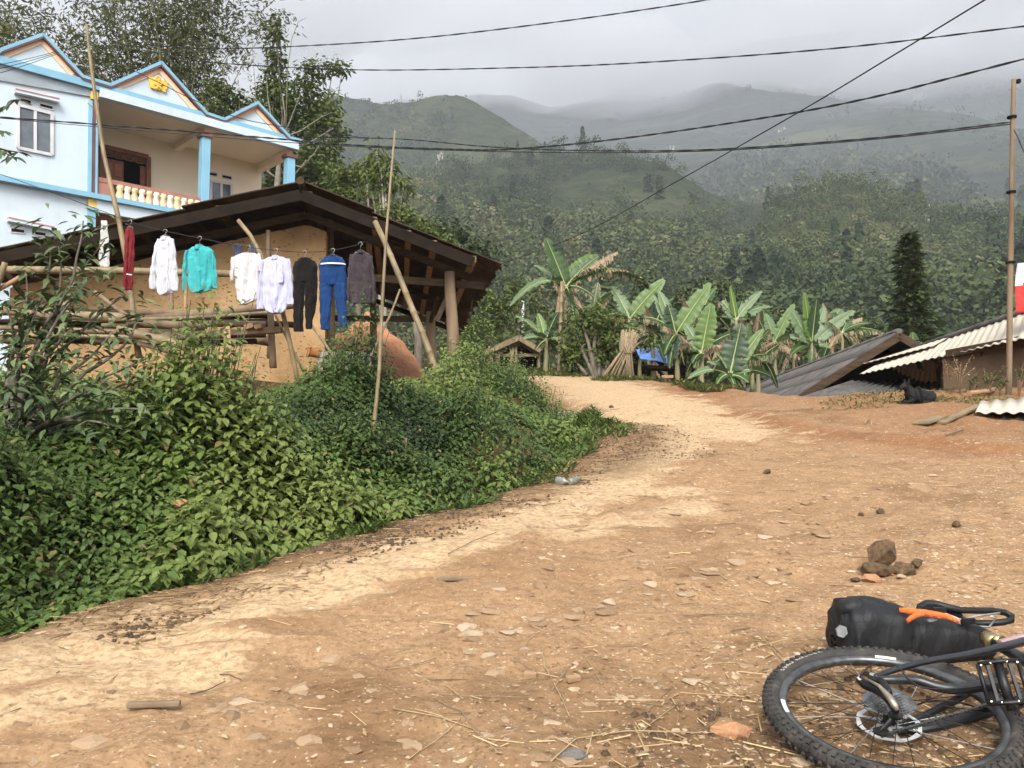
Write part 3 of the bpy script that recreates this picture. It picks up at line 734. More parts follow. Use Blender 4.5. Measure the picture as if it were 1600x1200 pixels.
bamboo('bamboo_clump', 'slim leaning culms with sparse leaves right of the big bamboo clump', 235, 47, [(300, 130), (325, 90), (280, 150), (345, 60), (370, 30), (405, 34)], 9, 43, 3)
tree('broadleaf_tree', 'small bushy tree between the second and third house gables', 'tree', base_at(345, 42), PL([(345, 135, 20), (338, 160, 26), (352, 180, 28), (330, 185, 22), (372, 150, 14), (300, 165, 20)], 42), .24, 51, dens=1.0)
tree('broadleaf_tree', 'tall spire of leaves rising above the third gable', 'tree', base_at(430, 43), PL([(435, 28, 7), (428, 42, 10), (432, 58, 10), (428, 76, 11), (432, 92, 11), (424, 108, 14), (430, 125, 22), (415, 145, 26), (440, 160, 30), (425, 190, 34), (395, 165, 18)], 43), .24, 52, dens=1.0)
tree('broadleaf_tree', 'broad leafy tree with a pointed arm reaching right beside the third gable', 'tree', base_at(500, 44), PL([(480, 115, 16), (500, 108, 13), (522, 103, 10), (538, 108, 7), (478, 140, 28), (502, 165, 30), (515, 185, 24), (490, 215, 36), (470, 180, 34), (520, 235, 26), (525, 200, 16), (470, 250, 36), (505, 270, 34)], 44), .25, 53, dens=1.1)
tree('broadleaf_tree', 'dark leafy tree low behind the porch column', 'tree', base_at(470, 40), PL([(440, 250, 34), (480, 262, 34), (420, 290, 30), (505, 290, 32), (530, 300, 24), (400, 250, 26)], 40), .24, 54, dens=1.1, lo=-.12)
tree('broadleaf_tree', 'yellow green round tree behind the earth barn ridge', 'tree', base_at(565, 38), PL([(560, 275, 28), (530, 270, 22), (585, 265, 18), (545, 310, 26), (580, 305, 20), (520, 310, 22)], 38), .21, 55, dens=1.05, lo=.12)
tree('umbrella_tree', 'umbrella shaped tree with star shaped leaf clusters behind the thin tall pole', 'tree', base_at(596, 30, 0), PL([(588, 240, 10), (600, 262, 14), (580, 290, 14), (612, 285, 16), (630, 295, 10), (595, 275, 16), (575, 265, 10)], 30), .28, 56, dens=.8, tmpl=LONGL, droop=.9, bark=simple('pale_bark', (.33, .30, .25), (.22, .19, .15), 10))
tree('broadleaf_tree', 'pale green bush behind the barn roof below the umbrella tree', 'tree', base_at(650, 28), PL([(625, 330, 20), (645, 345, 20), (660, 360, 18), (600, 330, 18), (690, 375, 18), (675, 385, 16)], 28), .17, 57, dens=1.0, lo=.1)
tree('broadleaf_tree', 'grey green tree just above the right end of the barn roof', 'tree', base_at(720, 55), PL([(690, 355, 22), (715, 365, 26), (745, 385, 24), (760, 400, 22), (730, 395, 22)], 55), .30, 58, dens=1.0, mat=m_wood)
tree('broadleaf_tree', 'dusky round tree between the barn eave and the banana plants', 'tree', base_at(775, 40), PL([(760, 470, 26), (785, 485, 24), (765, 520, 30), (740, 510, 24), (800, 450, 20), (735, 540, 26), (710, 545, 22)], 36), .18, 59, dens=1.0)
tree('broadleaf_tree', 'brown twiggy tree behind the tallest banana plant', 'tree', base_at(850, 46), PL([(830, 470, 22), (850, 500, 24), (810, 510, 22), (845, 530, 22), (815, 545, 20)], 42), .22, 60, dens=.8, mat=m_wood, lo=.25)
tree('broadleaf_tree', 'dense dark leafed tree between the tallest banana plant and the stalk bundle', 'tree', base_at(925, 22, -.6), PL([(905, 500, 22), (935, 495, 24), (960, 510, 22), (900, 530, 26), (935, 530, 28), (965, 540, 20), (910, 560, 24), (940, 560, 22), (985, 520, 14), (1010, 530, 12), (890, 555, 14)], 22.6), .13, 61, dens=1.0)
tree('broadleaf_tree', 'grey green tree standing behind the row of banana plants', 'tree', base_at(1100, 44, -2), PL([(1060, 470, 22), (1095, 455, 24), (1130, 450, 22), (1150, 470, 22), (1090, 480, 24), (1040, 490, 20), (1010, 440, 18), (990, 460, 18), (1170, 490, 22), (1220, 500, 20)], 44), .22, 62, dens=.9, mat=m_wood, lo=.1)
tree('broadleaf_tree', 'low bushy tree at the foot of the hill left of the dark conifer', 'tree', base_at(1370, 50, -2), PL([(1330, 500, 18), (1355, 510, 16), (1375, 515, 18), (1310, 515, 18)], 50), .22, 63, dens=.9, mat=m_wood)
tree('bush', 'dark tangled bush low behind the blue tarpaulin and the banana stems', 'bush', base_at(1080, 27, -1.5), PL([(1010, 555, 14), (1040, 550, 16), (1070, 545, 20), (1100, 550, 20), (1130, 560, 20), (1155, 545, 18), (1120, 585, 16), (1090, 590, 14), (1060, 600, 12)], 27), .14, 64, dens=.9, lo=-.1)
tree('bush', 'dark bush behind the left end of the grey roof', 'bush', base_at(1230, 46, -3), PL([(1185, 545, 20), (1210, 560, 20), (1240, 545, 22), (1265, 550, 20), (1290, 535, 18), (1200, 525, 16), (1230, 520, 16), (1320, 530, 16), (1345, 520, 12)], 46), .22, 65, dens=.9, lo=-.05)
def bare_tree():
    y = 36; base = base_at(430, y); t = empty('bare_tree', base, 'leafless pale tree with curling branches behind the porch column', 'tree'); mb = MB()
    tr = [P(434, 330, y) - base, P(433, 290, y) - base, P(436, 250, y) - base, P(443, 215, y) - base]
    mb.tube([Vector((0, 0, -.3))] + tr, [.20, .17, .14, .10, .07], 8)
    for pl in [[(436, 250), (470, 262), (490, 240), (500, 225)], [(434, 270), (460, 272), (480, 250)], [(443, 215), (470, 205), (500, 185), (520, 175)], [(443, 215), (446, 180), (442, 150)], [(443, 215), (455, 190), (463, 165), (470, 140)],
               [(438, 240), (420, 215), (412, 190), (405, 160)], [(434, 290), (455, 300), (478, 290), (495, 285)], [(433, 280), (410, 262), (395, 262)], [(443, 215), (425, 185), (418, 150), (416, 120)], [(440, 230), (480, 225), (520, 200)]]:
        mb.tube([P(u + rnd.uniform(-2, 2), v, y + rnd.uniform(-.3, .3)) - base for u, v in pl], [.055, .035, .022, .01][:len(pl)], 6)
    mb.build('trunk', simple('grey_bark', (.20, .18, .145), (.13, .115, .09), 8), t)
bare_tree()
def culm_shoot(lbl, pts, y):
    mb = MB(); pp = [P(u, v, y) for u, v in pts]; mb.tube(pp, [lerp(.03, .008, i/(len(pp) - 1)) for i in range(len(pp))], 5)
    tag(mb.build('bamboo_shoot', m_culm), lbl, 'bamboo shoot', 'bare bamboo shoots above the trees')
culm_shoot('bare straight bamboo shoot left of the leafy spire', [(402, 230), (399, 140), (393, 55)], 40)
culm_shoot('bare bamboo shoot bending right at its tip, right of the leafy spire', [(446, 230), (449, 110), (456, 60), (466, 34), (480, 27)], 40)
culm_shoot('bare short bamboo shoot above the small bushy tree', [(353, 150), (348, 100), (341, 75)], 41)

def conifer(name, label, u, vt, vb, y, wpx, seed, size, group=None):
    rgc = np.random.default_rng(seed); a = P(u, vb, y); b_ = P(u, vt, y); Hh = b_.z - a.z; base = Vector((a.x, a.y, a.z - .5))
    t = empty(name, base, label, 'conifer', group); mb = MB(); mb.tube([(0, 0, 0), (0, 0, Hh*.6), (.05, 0, Hh*.99)], [.02*Hh + .05, .012*Hh + .03, .01], 7); mb.build('trunk', m_bark, t)
    w = wpx*y/FPX/2; n = 2000 if wpx > 30 else 260
    f = rgc.random(n)**1.15; layer = np.round(f*16)/16 + rgc.normal(size=n)*.012; an = rgc.random(n)*6.283
    lump = .25 + 1.25*vnoise(layer*14, np.cos(an)*2 + 3, np.sin(an)*2 + 3)
    prof = np.interp(f, [0, .12, .3, .5, .8, 1], [1.0, .98, .60, .46, .40, .02])
    r = w*prof*lump*rgc.random(n)**.5
    p = np.stack([np.cos(an)*r, np.sin(an)*r, .5 + Hh*layer - .12*r], 1)
    hd = np.stack([np.cos(an), np.sin(an), -.15 + 0*an], 1) + rdir(n, rgc)*.35
    V, F, tt = leaves(p, hd, rdir(n, rgc)*.5 + (0, 0, 1), size*(.5 + .8*rgc.random(n)), .05 + .35*rgc.random(n), LEAF*(.8, 1, 1))
    mesh_np('crown', V, F, m_tree, t, tt)
conifer('conifer', 'tall dark narrow conifer standing above the grey fibre roof', 1425, 368, 535, 34, 84, 71, .34)
for u, vt, vb, w, lb in [(1013, 268, 305, 16, 'left one of two small dark conifers on the wooded ridge'), (1031, 272, 315, 14, 'right one of two small dark conifers on the wooded ridge'), (1422, 282, 306, 10, 'left one of two tiny conifers on the saddle right of the knoll'), (1434, 276, 306, 12, 'right one of two tiny conifers on the saddle right of the knoll'), (829, 228, 262, 14, 'lone dark conifer on the dip right of the steep peak')]:
    yy_ = hill_y('wooded_hill', u, vb - 6)*.995; conifer('conifer', lb, u, vt + 4, vb - 4, yy_, w*.8, int(u), 1.6*yy_/330)

# ------------------------------------------------------------------ bananas
m_bgreen = leafmat('banana_leaf', [(0, (.025, .052, .018)), (.5, (.052, .100, .026)), (1, (.115, .19, .038))], rough=.4, trans=.35, spec=.4)
m_bpale = leafmat('banana_leaf_underside', [(0, (.070, .118, .048)), (1, (.135, .19, .085))], rough=.45, trans=.2, spec=.4)
m_bdead = leafmat('banana_leaf_dry', [(0, (.20, .13, .075)), (1, (.48, .38, .25))], rough=.8, trans=.15, spec=.1)
m_bstem = simple('banana_stem', (.16, .17, .08), (.25, .19, .11), 5, bmp=.3, stretch=(3, 3, .6))
def banana_leaf(parent, S, T, arch, wd, kind, roll=0.0):
    """blade on a curved midrib from S to T"""
    S, T = Vector(S), Vector(T); L = (T - S).length; n = 30
    C = S.lerp(T, .45) + Vector((0, 0, arch*L))
    cv = [S*(1 - a)**2 + C*2*a*(1 - a) + T*a*a for a in [k/n for k in range(n + 1)]]
    torn = kind in ('torn', 'dead'); V, F, tt = [], [], []; g = rnd.random()*.4
    def fr(k):
        d = (cv[min(k + 1, n)] - cv[max(k - 1, 0)]).normalized()
        side = d.cross(Vector((0, 0, 1)));
        side = side.normalized() if side.length > .05 else Vector((1, 0, 0))
        vw = Vector((0, -1, 0)); s2 = d.cross(vw); s2 = s2.normalized() if s2.length > .1 else side
        if s2.dot(side) < 0: s2 = -s2
        side = (side*(1 - roll) + s2*roll).normalized()
        return d, side, side.cross(d)
    def w(a): return wd*(max(0, math.sin(math.pi*min(1, (a*.93 + .05)**.8)))**.55)*(1 if a > .09 else .12)
    for sg in (-1, 1):
        if not torn:
            b0 = len(V)
            for k in range(n + 1):
                d, s, u = fr(k); ww = w(k/n)*(1 + .06*math.sin(k*2.3 + g*9))
                if rnd.random() < .10 and 3 < k < n - 2: ww *= rnd.uniform(.25, .7)
                V += [cv[k], cv[k] + s*sg*ww*.55 + u*ww*.16, cv[k] + s*sg*ww + u*ww*(.10 + .08*math.sin(k*1.7)) + d*rnd.uniform(-.02, .03)]
            for k in range(n):
                for j in (0, 1): q = b0 + k*3 + j; F.append((q, q + 1, q + 4, q + 3))
        else:
            for k in range(2, n):
                for h in (0, .5):
                    a0 = (k + h)/n; a1 = a0 + .46/n
                    p0 = cv[k].lerp(cv[min(k + 1, n)], h); p1 = cv[k].lerp(cv[min(k + 1, n)], h + .48); d, s, u = fr(k)
                    ww = w(a0)*rnd.uniform(.7, 1.1); dr = Vector((0, 0, -1))*ww*rnd.uniform(.25, .8 if kind == 'torn' else 1.3)
                    b0 = len(V); o = s*sg*ww*(1 if kind == 'torn' else .55)
                    sk = d*ww*rnd.uniform(-.1, .25)
                    V += [p0, p1, p1 + o*.6 + dr*.3 + sk, p0 + o*.6 + dr*.3 + sk, p1 + o + dr + sk, p0 + o*rnd.uniform(.8, 1) + dr + sk]
                    F += [(b0, b0 + 1, b0 + 2, b0 + 3), (b0 + 3, b0 + 2, b0 + 4, b0 + 5)]
    mat = {'g': m_bgreen, 'b': m_bgreen, 'd': m_bgreen, 'p': m_bpale, 'torn': m_bgreen, 'dead': m_bdead}[kind]
    lo = {'g': .45, 'b': .9, 'd': .08, 'p': .5, 'torn': .3, 'dead': .5}[kind]
    t = np.clip(lo + np.array([rnd.uniform(-.07, .07) for _ in V]), 0, 1)
    if kind in ('torn',):                # dry brown fringe
        o = mesh_np('leaf', [tuple(p) for p in V], F, mat, parent, t)
        o.data.materials.append(m_bdead)
        for i, pl in enumerate(o.data.polygons):
            if i % 2 == 1 and rnd.random() < .6: pl.material_index = 1
    else: o = mesh_np('leaf', [tuple(p) for p in V], F, mat, parent, t, smooth=not torn)
    mr = MB(); mr.tube(cv, [lerp(.022, .005, k/n) for k in range(n + 1)], 5, caps=False)
    mr.build('midrib', m_mid if kind != 'dead' else m_twig, o)
    return o
m_mid = simple('leaf_midrib', (.26, .32, .12), (.32, .33, .16), 5, rough=.5)
def banana(label, y, bpx, tpx, lvs, r=.085):
    r = r*.8; lvs = list(lvs)
    for _ in range(4): lvs.append((tpx[0] + rnd.uniform(-34, 34), tpx[1] + rnd.uniform(8, 50), rnd.uniform(-.3, .4), rnd.uniform(.1, .4), rnd.uniform(.10, .2), rnd.choice(('dead', 'dead', 'torn', 'g', 'd'))))
    A0, T0 = P(*bpx, y), P(*tpx, y); base = Vector((A0.x, A0.y, min(A0.z, T0.z - .3)))
    t = empty('banana_plant', base, label, 'banana plant', 'banana plants beyond the road')
    mb = MB(); k = 6; pp = [Vector((0, 0, -.4)).lerp(T0 - base, i/(k - 1)) + Vector((rnd.uniform(-.02, .02), 0, 0)) for i in range(k)]
    mb.tube(pp, [lerp(r*1.25, r*.6, i/(k - 1)) for i in range(k)], 9); mb.build('stem', m_bstem, t)
    for (u, v, dy, arch, w, kind) in lvs:
        banana_leaf(t, T0 - base, P(u, v, y + dy) - base, arch, w*max(1, y/23)*.92, kind, roll=.75 if arch < .15 else .35)
    return t
_bl = banana_leaf
banana('tallest banana plant, with one upright leaf and brown torn ones, left of the dark tree', 24, (888, 590), (884, 448),
       [(853, 372, 0, .05, .30, 'g'), (866, 440, -.2, -.5, .16, 'dead'), (848, 378, .2, .02, .14, 'dead'), (835, 415, .5, .15, .2, 'p'), (797, 478, -.3, .45, .27, 'p'), (965, 393, .2, .12, .22, 'dead'), (969, 421, -.3, .28, .25, 'torn'), (1006, 436, .2, .33, .28, 'torn'), (925, 398, .6, .05, .3, 'b'),
        (912, 520, -.2, .3, .22, 'd'), (868, 500, -.4, .5, .2, 'dead'), (935, 470, -.3, .3, .2, 'torn'), (900, 515, -.4, .35, .22, 'torn'), (935, 400, .3, .1, .22, 'g')], .11)
banana('short banana plant at the left foot of the tallest one', 23.5, (854, 580), (853, 532), [(806, 494, 0, .2, .2, 'p'), (841, 490, .2, .05, .16, 'b'), (872, 488, .1, .15, .24, 'd'), (886, 540, -.3, .4, .2, 'p'), (818, 530, -.3, .3, .2, 'p'), (868, 512, 0, .1, .2, 'g')])
banana('banana plant with one long bright leaf right above the stalk bundle', 24, (986, 585), (984, 498), [(1038, 437, 0, .06, .26, 'b'), (956, 448, .3, .1, .22, 'p'), (965, 480, .2, .2, .2, 'p'), (930, 500, -.2, .3, .2, 'torn'), (1012, 500, .2, .3, .16, 'torn'), (958, 500, .3, .2, .16, 'dead')])
banana('banana plant behind the blue tarpaulin with a tall bright leaf slanting right', 22.5, (1058, 592), (1056, 522), [(1110, 442, 0, .04, .27, 'b'), (1044, 476, .1, .1, .27, 'd'), (1030, 455, .5, .05, .2, 'p'), (1020, 462, .6, .05, .17, 'p'), (993, 498, .2, .35, .22, 'torn'), (1035, 515, -.3, .3, .2, 'dead'), (1046, 575, -.2, .2, .16, 'd'), (1092, 560, .1, .25, .16, 'dead')])
banana('banana plant with a broad split bright leaf behind the small seedling', 21.5, (1096, 592), (1096, 552), [(1111, 474, 0, .03, .3, 'b'), (1150, 520, .1, .2, .2, 'd'), (1078, 545, .1, .2, .2, 'g'), (1128, 540, -.2, .3, .18, 'dead'), (1070, 505, .4, .1, .2, 'p'), (1085, 575, -.2, .3, .15, 'g'), (1118, 500, .2, .1, .14, 'dead')])
banana('banana plant with a thin unopened leaf pointing up, mid row', 24, (1150, 590), (1150, 500), [(1141, 448, 0, .03, .12, 'b'), (1128, 470, .2, .1, .2, 'p'), (1190, 455, .2, .1, .14, 'p'), (1210, 480, .4, .2, .2, 'p'), (1175, 500, .1, .25, .24, 'p'), (1120, 495, .1, .2, .2, 'g'), (1160, 470, .3, .05, .2, 'd')])
banana('low front banana plant with a long bright leaf rising beside the grey roof', 17.6, (1142, 612), (1140, 588), [(1192, 514, 0, .02, .15, 'b'), (1158, 505, .1, .02, .30, 'd'), (1118, 552, 0, .3, .14, 'p'), (1075, 592, -.2, .35, .17, 'p'), (1205, 588, .1, .3, .17, 'p'), (1170, 598, -.3, .3, .13, 'g'), (1120, 600, -.4, .3, .11, 'g'), (1105, 565, .3, .2, .12, 'p')], .10)
banana('banana plant with twin upright leaves above the grey fibre roof', 33, (1272, 580), (1268, 540), [(1257, 457, 0, .03, .2, 'b'), (1276, 468, -.1, .02, .22, 'd'), (1235, 484, .2, .06, .3, 'p'), (1335, 486, .1, .08, .2, 'p'), (1347, 496, .2, .12, .22, 'dead'), (1300, 545, -.2, .25, .26, 'p'), (1215, 530, .1, .3, .25, 'p'), (1288, 480, .4, .05, .2, 'p'), (1235, 555, -.2, .3, .2, 'g')], .13)
banana('banana plant with torn brown lower leaves left of the twin leafed one', 38, (1212, 590), (1210, 535), [(1241, 475, 0, .06, .16, 'b'), (1196, 490, .2, .1, .2, 'p'), (1168, 538, -.1, .25, .2, 'torn'), (1166, 560, -.2, .3, .22, 'torn'), (1250, 560, -.2, .3, .22, 'dead'), (1245, 530, .1, .25, .22, 'torn'), (1180, 520, .2, .15, .22, 'g'), (1225, 498, .2, .05, .18, 'g')], .12)
banana('ragged banana plant just behind the peak of the grey roof', 33, (1318, 560), (1315, 520), [(1385, 522, 0, .25, .24, 'torn'), (1350, 545, .1, .3, .2, 'dead'), (1362, 505, .2, .2, .2, 'g'), (1290, 500, 0, .2, .2, 'torn'), (1330, 490, .3, .05, .16, 'g')])
for q_, (u_, v_, y_, lb_) in enumerate([(1000, 545, 27, 'dim banana plant behind the tin roofed shelter'), (1120, 530, 28, 'dim banana plant behind the split leaf one'), (1075, 530, 27, 'dim banana plant behind the tall slanting leaf'), (1175, 545, 29, 'dim banana plant left of the ragged brown leaves'), (1240, 535, 40, 'dim banana plant between the twin leafed and the torn one'), (1300, 525, 37, 'dim banana plant right of the twin leafed one'), (925, 500, 26, 'dim banana plant behind the dense dark leafed tree'), (1160, 560, 21.5, 'leafy banana plant just left of the grey roof corner, behind the low front one'), (1185, 560, 24, 'banana plant leaning over the grey roof corner'), (1020, 520, 24, 'banana plant rising over the tin roof'), (1090, 510, 25, 'banana plant in the thick of the grove behind the bright split leaf'), (1140, 515, 25, 'banana plant beside the unopened leaf, half hidden'), (1195, 520, 39, 'dim banana plant just above the left end of the grey roof')]):
    rr_ = random.Random(q_)
    banana(lb_, y_, (u_, v_ + 50), (u_, v_), [(u_ + rr_.uniform(-55, 55), v_ - rr_.uniform(-15, 62), rr_.uniform(-.5, .5), rr_.uniform(.03, .4), rr_.uniform(.18, .27), rr_.choice(('g', 'p', 'd', 'torn', 'p', 'dead', 'torn'))) for _ in range(8)])
banana('single banana leaf tip showing between the two roofs', 26, (1428, 575), (1428, 552), [(1426, 519, 0, .03, .2, 'g'), (1440, 535, 0, .1, .2, 'd'), (1415, 540, 0, .1, .2, 'd')])
# ------------------------------------------------------------------ buildings
def onplane(u, v, O, d):
    """where the line of sight through (u, v) meets the upright plane through O along d"""
    r = ray(u, v); n = Vector((d[1], -d[0], 0)); k = n.dot(Vector(O))/n.dot(r); return r*k
m_mud = None
m_mud, nt, b = newmat('mud_wall'); vec = coord(nt)
c = ramp(nt, noise(nt, vec, 1.1, 6, .6), [(.3, (.45, .30, .155)), (.5, (.38, .245, .12)), (.72, (.26, .16, .08))])
v1 = N(nt, 'ShaderNodeTexVoronoi'); v1.inputs['Scale'].default_value = 9; nt.links.new(coord(nt, (1, 1, 1.9)), v1.inputs['Vector'])
chip = mth(nt, 'MULTIPLY', mth(nt, 'LESS_THAN', v1.outputs['Distance'], .22), mth(nt, 'GREATER_THAN', noise(nt, vec, 3.2, 3), .47))
c = mixc(nt, mth(nt, 'MULTIPLY', chip, .75), c, (.11, .06, .028))
c = mixc(nt, ramp(nt, noise(nt, coord(nt, (1, 1, .25)), 2.1, 5, .7), [(.56, (0,)*3), (.66, (.5,)*3)]), c, (.30, .17, .075))
nt.links.new(c, b.inputs['Base Color']); b.inputs['Roughness'].default_value = .95; b.inputs['Specular IOR Level'].default_value = .1
bump(nt, b, mth(nt, 'SUBTRACT', noise(nt, vec, 9, 6, .7), mth(nt, 'MULTIPLY', chip, .7)), .8, .04)
m_old = simple('old_wood', (.034, .021, .012), (.070, .044, .025), 3, spec=.15, bmp=.5, stretch=(1, 6, 6), dist=.01)
m_dark = simple('dark_wood', (.008, .0055, .0035), (.020, .013, .008), 4, spec=.1, bmp=.4, dist=.01)  # near-black brown; in the grey gable and hut it stands for inner shade
m_wood_l = simple('raw_wood', (.34, .22, .12), (.24, .15, .08), 6, bmp=.4, stretch=(1, 1, .3), dist=.006)
m_post = simple('weathered_log', (.23, .165, .10), (.12, .082, .05), 5, bmp=.5, stretch=(1, 1, .15), dist=.01)
m_bpole = simple('dry_bamboo', (.25, .185, .095), (.13, .095, .05), 7, rough=.55, bmp=.15, stretch=(1, 1, .4), dist=.004, spec=.4)
m_tile = simple('roof_boards', (.060, .042, .027), (.028, .019, .013), 5, spec=.15, bmp=.6, stretch=(1, .3, 1), dist=.01)
m_conc = simple('concrete', (.34, .31, .27), (.22, .20, .17), 6, bmp=.4, dist=.01)

rd = Vector((-.134, .991, 0)).normalized(); qd = Vector((rd.y, -rd.x, 0))
BA = P(470, 291, 15)
def barn():
    t = empty('earth_barn', (BA.x, BA.y, 1.0), 'low earth walled barn with a wide brown board roof on log posts', 'barn')
    o = t.location
    def L(p): return Vector(p) - o
    ER = onplane(783, 414, BA, qd); EL = onplane(-70, 404, BA, qd); dep = 9.2
    dn = (ER - BA).normalized(); dl = (EL - BA).normalized()
    def slab(a, b_, d0, d1, th, mb, lift=0.0):
        up = Vector((0, 0, th)); a = a + Vector((0, 0, lift)); b_ = b_ + Vector((0, 0, lift))
        V = [a + rd*d0, b_ + rd*d0, b_ + rd*d1, a + rd*d1]
        mb.add([L(p) for p in V] + [L(p + up) for p in V], [(0, 3, 2, 1), (4, 5, 6, 7), (0, 1, 5, 4), (1, 2, 6, 5), (2, 3, 7, 6), (3, 0, 4, 7)])
    # roof of long split boards laid down the slope, one beside the next
    for nm, E in (('right_roof', ER), ('left_roof', EL)):
        mb = MB(); n = 46; full = (E - BA)
        for k in range(n):
            d0 = dep*k/n; d1 = dep*(k + 1)/n + .03
            for j, (a, b_) in enumerate(((0, .36), (.35, .69), (.68, 1.0))):
                en = b_ + (rnd.uniform(-.012, .012) if j == 2 else 0)
                slab(BA + full*a, BA + full*en, d0, d1, .022, mb, rnd.uniform(0, .02) + (.03 - .012*j) + .05*(j == 0))
        mb.build('roof', m_tile, t)
    rc = MB(); rc.tube([L(BA + rd*(-.1) + Vector((0, 0, .08))), L(BA + rd*dep + Vector((0, 0, .08)))], .075, 8)
    rc.build('ridge_cap', m_old, t)
    # purlins along the ridge and rafters at the two gables
    pu = []
    for f in (.04, .36, .53, .66, .86):
        m = MB(); a = BA + (ER - BA)*f - Vector((0, 0, .075)); m.beam(L(a + rd*.06), L(a + rd*(dep - .1)), .11, .12); m.build('purlin', m_wood_l if f > .3 else m_old, t)
    for f in (.25, .5, .75):
        m = MB(); a = BA + (EL - BA)*f - Vector((0, 0, .075)); m.beam(L(a + rd*.06), L(a + rd*(dep - .1)), .12, .12); m.build('purlin', m_old, t)
    for E, nm in ((ER, 'r'), (EL, 'l')):
        m = MB(); dv = (E - BA)
        a = BA - Vector((0, 0, .16)); e = BA + dv*(.86 if nm == 'r' else 1) - Vector((0, 0, .15))
        m.beam(L(a + rd*.02), L(e + rd*.02), .06, .20); m.build('barge_board', m_dark, t)
        m = MB(); m.beam(L(BA + rd*1.0 - Vector((0, 0, .27))), L(BA + dv*.95 + rd*1.0 - Vector((0, 0, .24))), .12, .13); m.build('rafter', m_old, t)
        m = MB(); m.beam(L(BA + rd*(dep - .6) - Vector((0, 0, .24))), L(BA + dv*.97 + rd*(dep - .6) - Vector((0, 0, .22))), .12, .13); m.build('rafter', m_old, t)
        m = MB(); m.beam(L(BA + rd*5 - Vector((0, 0, .26))), L(BA + dv*.97 + rd*5 - Vector((0, 0, .22))), .12, .13); m.build('rafter', m_old, t)
    # the mud gable wall, thick, with a ragged top under the roof
    WO = BA + rd*1.15; a0 = onplane(507, 560, WO, qd)
    def roofz(p):
        k = (p - BA).dot(qd); E = ER if k > 0 else EL; kE = (E - BA).dot(qd); return lerp(BA.z, E.z, k/kE)
    kR = (a0 - WO).dot(qd); kL = (EL - BA).dot(qd) + .4; n = 90; V = []; zb = .55
    for dd in (0, .38):
        for i in range(n + 1):
            k = lerp(kL, kR, i/n); p = WO + qd*k + rd*dd
            zt = roofz(p) - .34 - .13*float(fbm(np.array([k*1.2]), np.array([3.3]))[0]) - (0 if i % 7 else .015)
            for j in range(13):
                f = j/12; V.append(L(Vector((p.x, p.y, lerp(zb, zt, f))) + rd*(.035*(float(fbm(np.array([k*1.7]), np.array([f*3.1]))[0]) - .5) if dd == 0 else 0)))
    F = []; s1 = 13; s0 = (n + 1)*13
    for i in range(n):
        for j in range(12):
            F.append((i*s1 + j, (i + 1)*s1 + j, (i + 1)*s1 + j + 1, i*s1 + j + 1)); F.append((s0 + i*s1 + j, s0 + i*s1 + j + 1, s0 + (i + 1)*s1 + j + 1, s0 + (i + 1)*s1 + j))
        F.append((i*s1 + 12, (i + 1)*s1 + 12, s0 + (i + 1)*s1 + 12, s0 + i*s1 + 12))
    for j in range(12): F.append((n*s1 + j, s0 + n*s1 + j, s0 + n*s1 + j + 1, n*s1 + j + 1)); F.append((j, j + 1, s0 + j + 1, s0 + j))
    mb = MB(); mb.add(V, F); mb.build('wall', m_mud, t)
    # back wall of the room and the inner boards, dark under the roof
    mb = MB(); pb = WO + rd*6.2
    mb.box(L(pb + qd*((kL + kR)/2) + Vector((0, 0, 2.1 - pb.z))), (kR - kL, .3, 3.0), math.atan2(qd.y, qd.x)); ob_ = mb.build('wall', m_mud, t); ob_.location = -qd*2.4
    mb = MB(); s2 = WO + qd*(kR - .42)
    mb.box(L(s2 + rd*1.9 + Vector((0, 0, 3.05 - s2.z))), (.06, 2.6, 1.7), math.atan2(qd.y, qd.x)); mb.build('board_wall', m_old, t)
    # posts
    for (u, v0, v1, y, r) in ((702, 425, 575, 16.0, .125), (673, 487, 575, 17.9, .12), (516, 330, 575, 17.2, .10), (583, 365, 575, 20.5, .09)):
        m = MB(); a, b_ = P(u, v0, y), P(u + (8 if r > .122 else 0), v1, y); q = [L(a.lerp(b_, i/5)) + Vector((rnd.uniform(-.01, .01), 0, 0)) for i in range(6)]
        m.tube(q, [lerp(r*.78, r*1.05, i/5) for i in range(6)], 12); m.build('post', m_post, t)
    for (a, b_, w) in ((P(560, 433, 16.2), P(756, 447, 16.2), .14), (P(640, 566, 17.9), P(505, 500, 17.9), .0), (P(505, 497, 18.2), P(676, 499, 18.0), .12), (P(683, 500, 16.1), P(700, 462, 16.1), .09), (P(672, 505, 17.9), P(684, 466, 17.0), .09)):
        if w: m = MB(); m.beam(L(a), L(b_), w*.7, w); m.build('tie_beam', m_old, t)
    m = MB(); a, b_ = P(577, 372, 17.0), P(577, 432, 17.0); m.beam(L(a), L(b_), .1, .12, (0, 1, 0)); m.build('king_post', m_wood_l, t)
    return t
barn()
cw = MB(); a, b_ = P(505, 552, 15.2), P(573, 552, 16.6); cw.beam(a - Vector((0, 0, .18)), b_ - Vector((0, 0, .18)), .22, .42)
tag(cw.build('concrete_wall', m_conc), 'low stained concrete wall at the barn corner beside the hen', 'low wall')
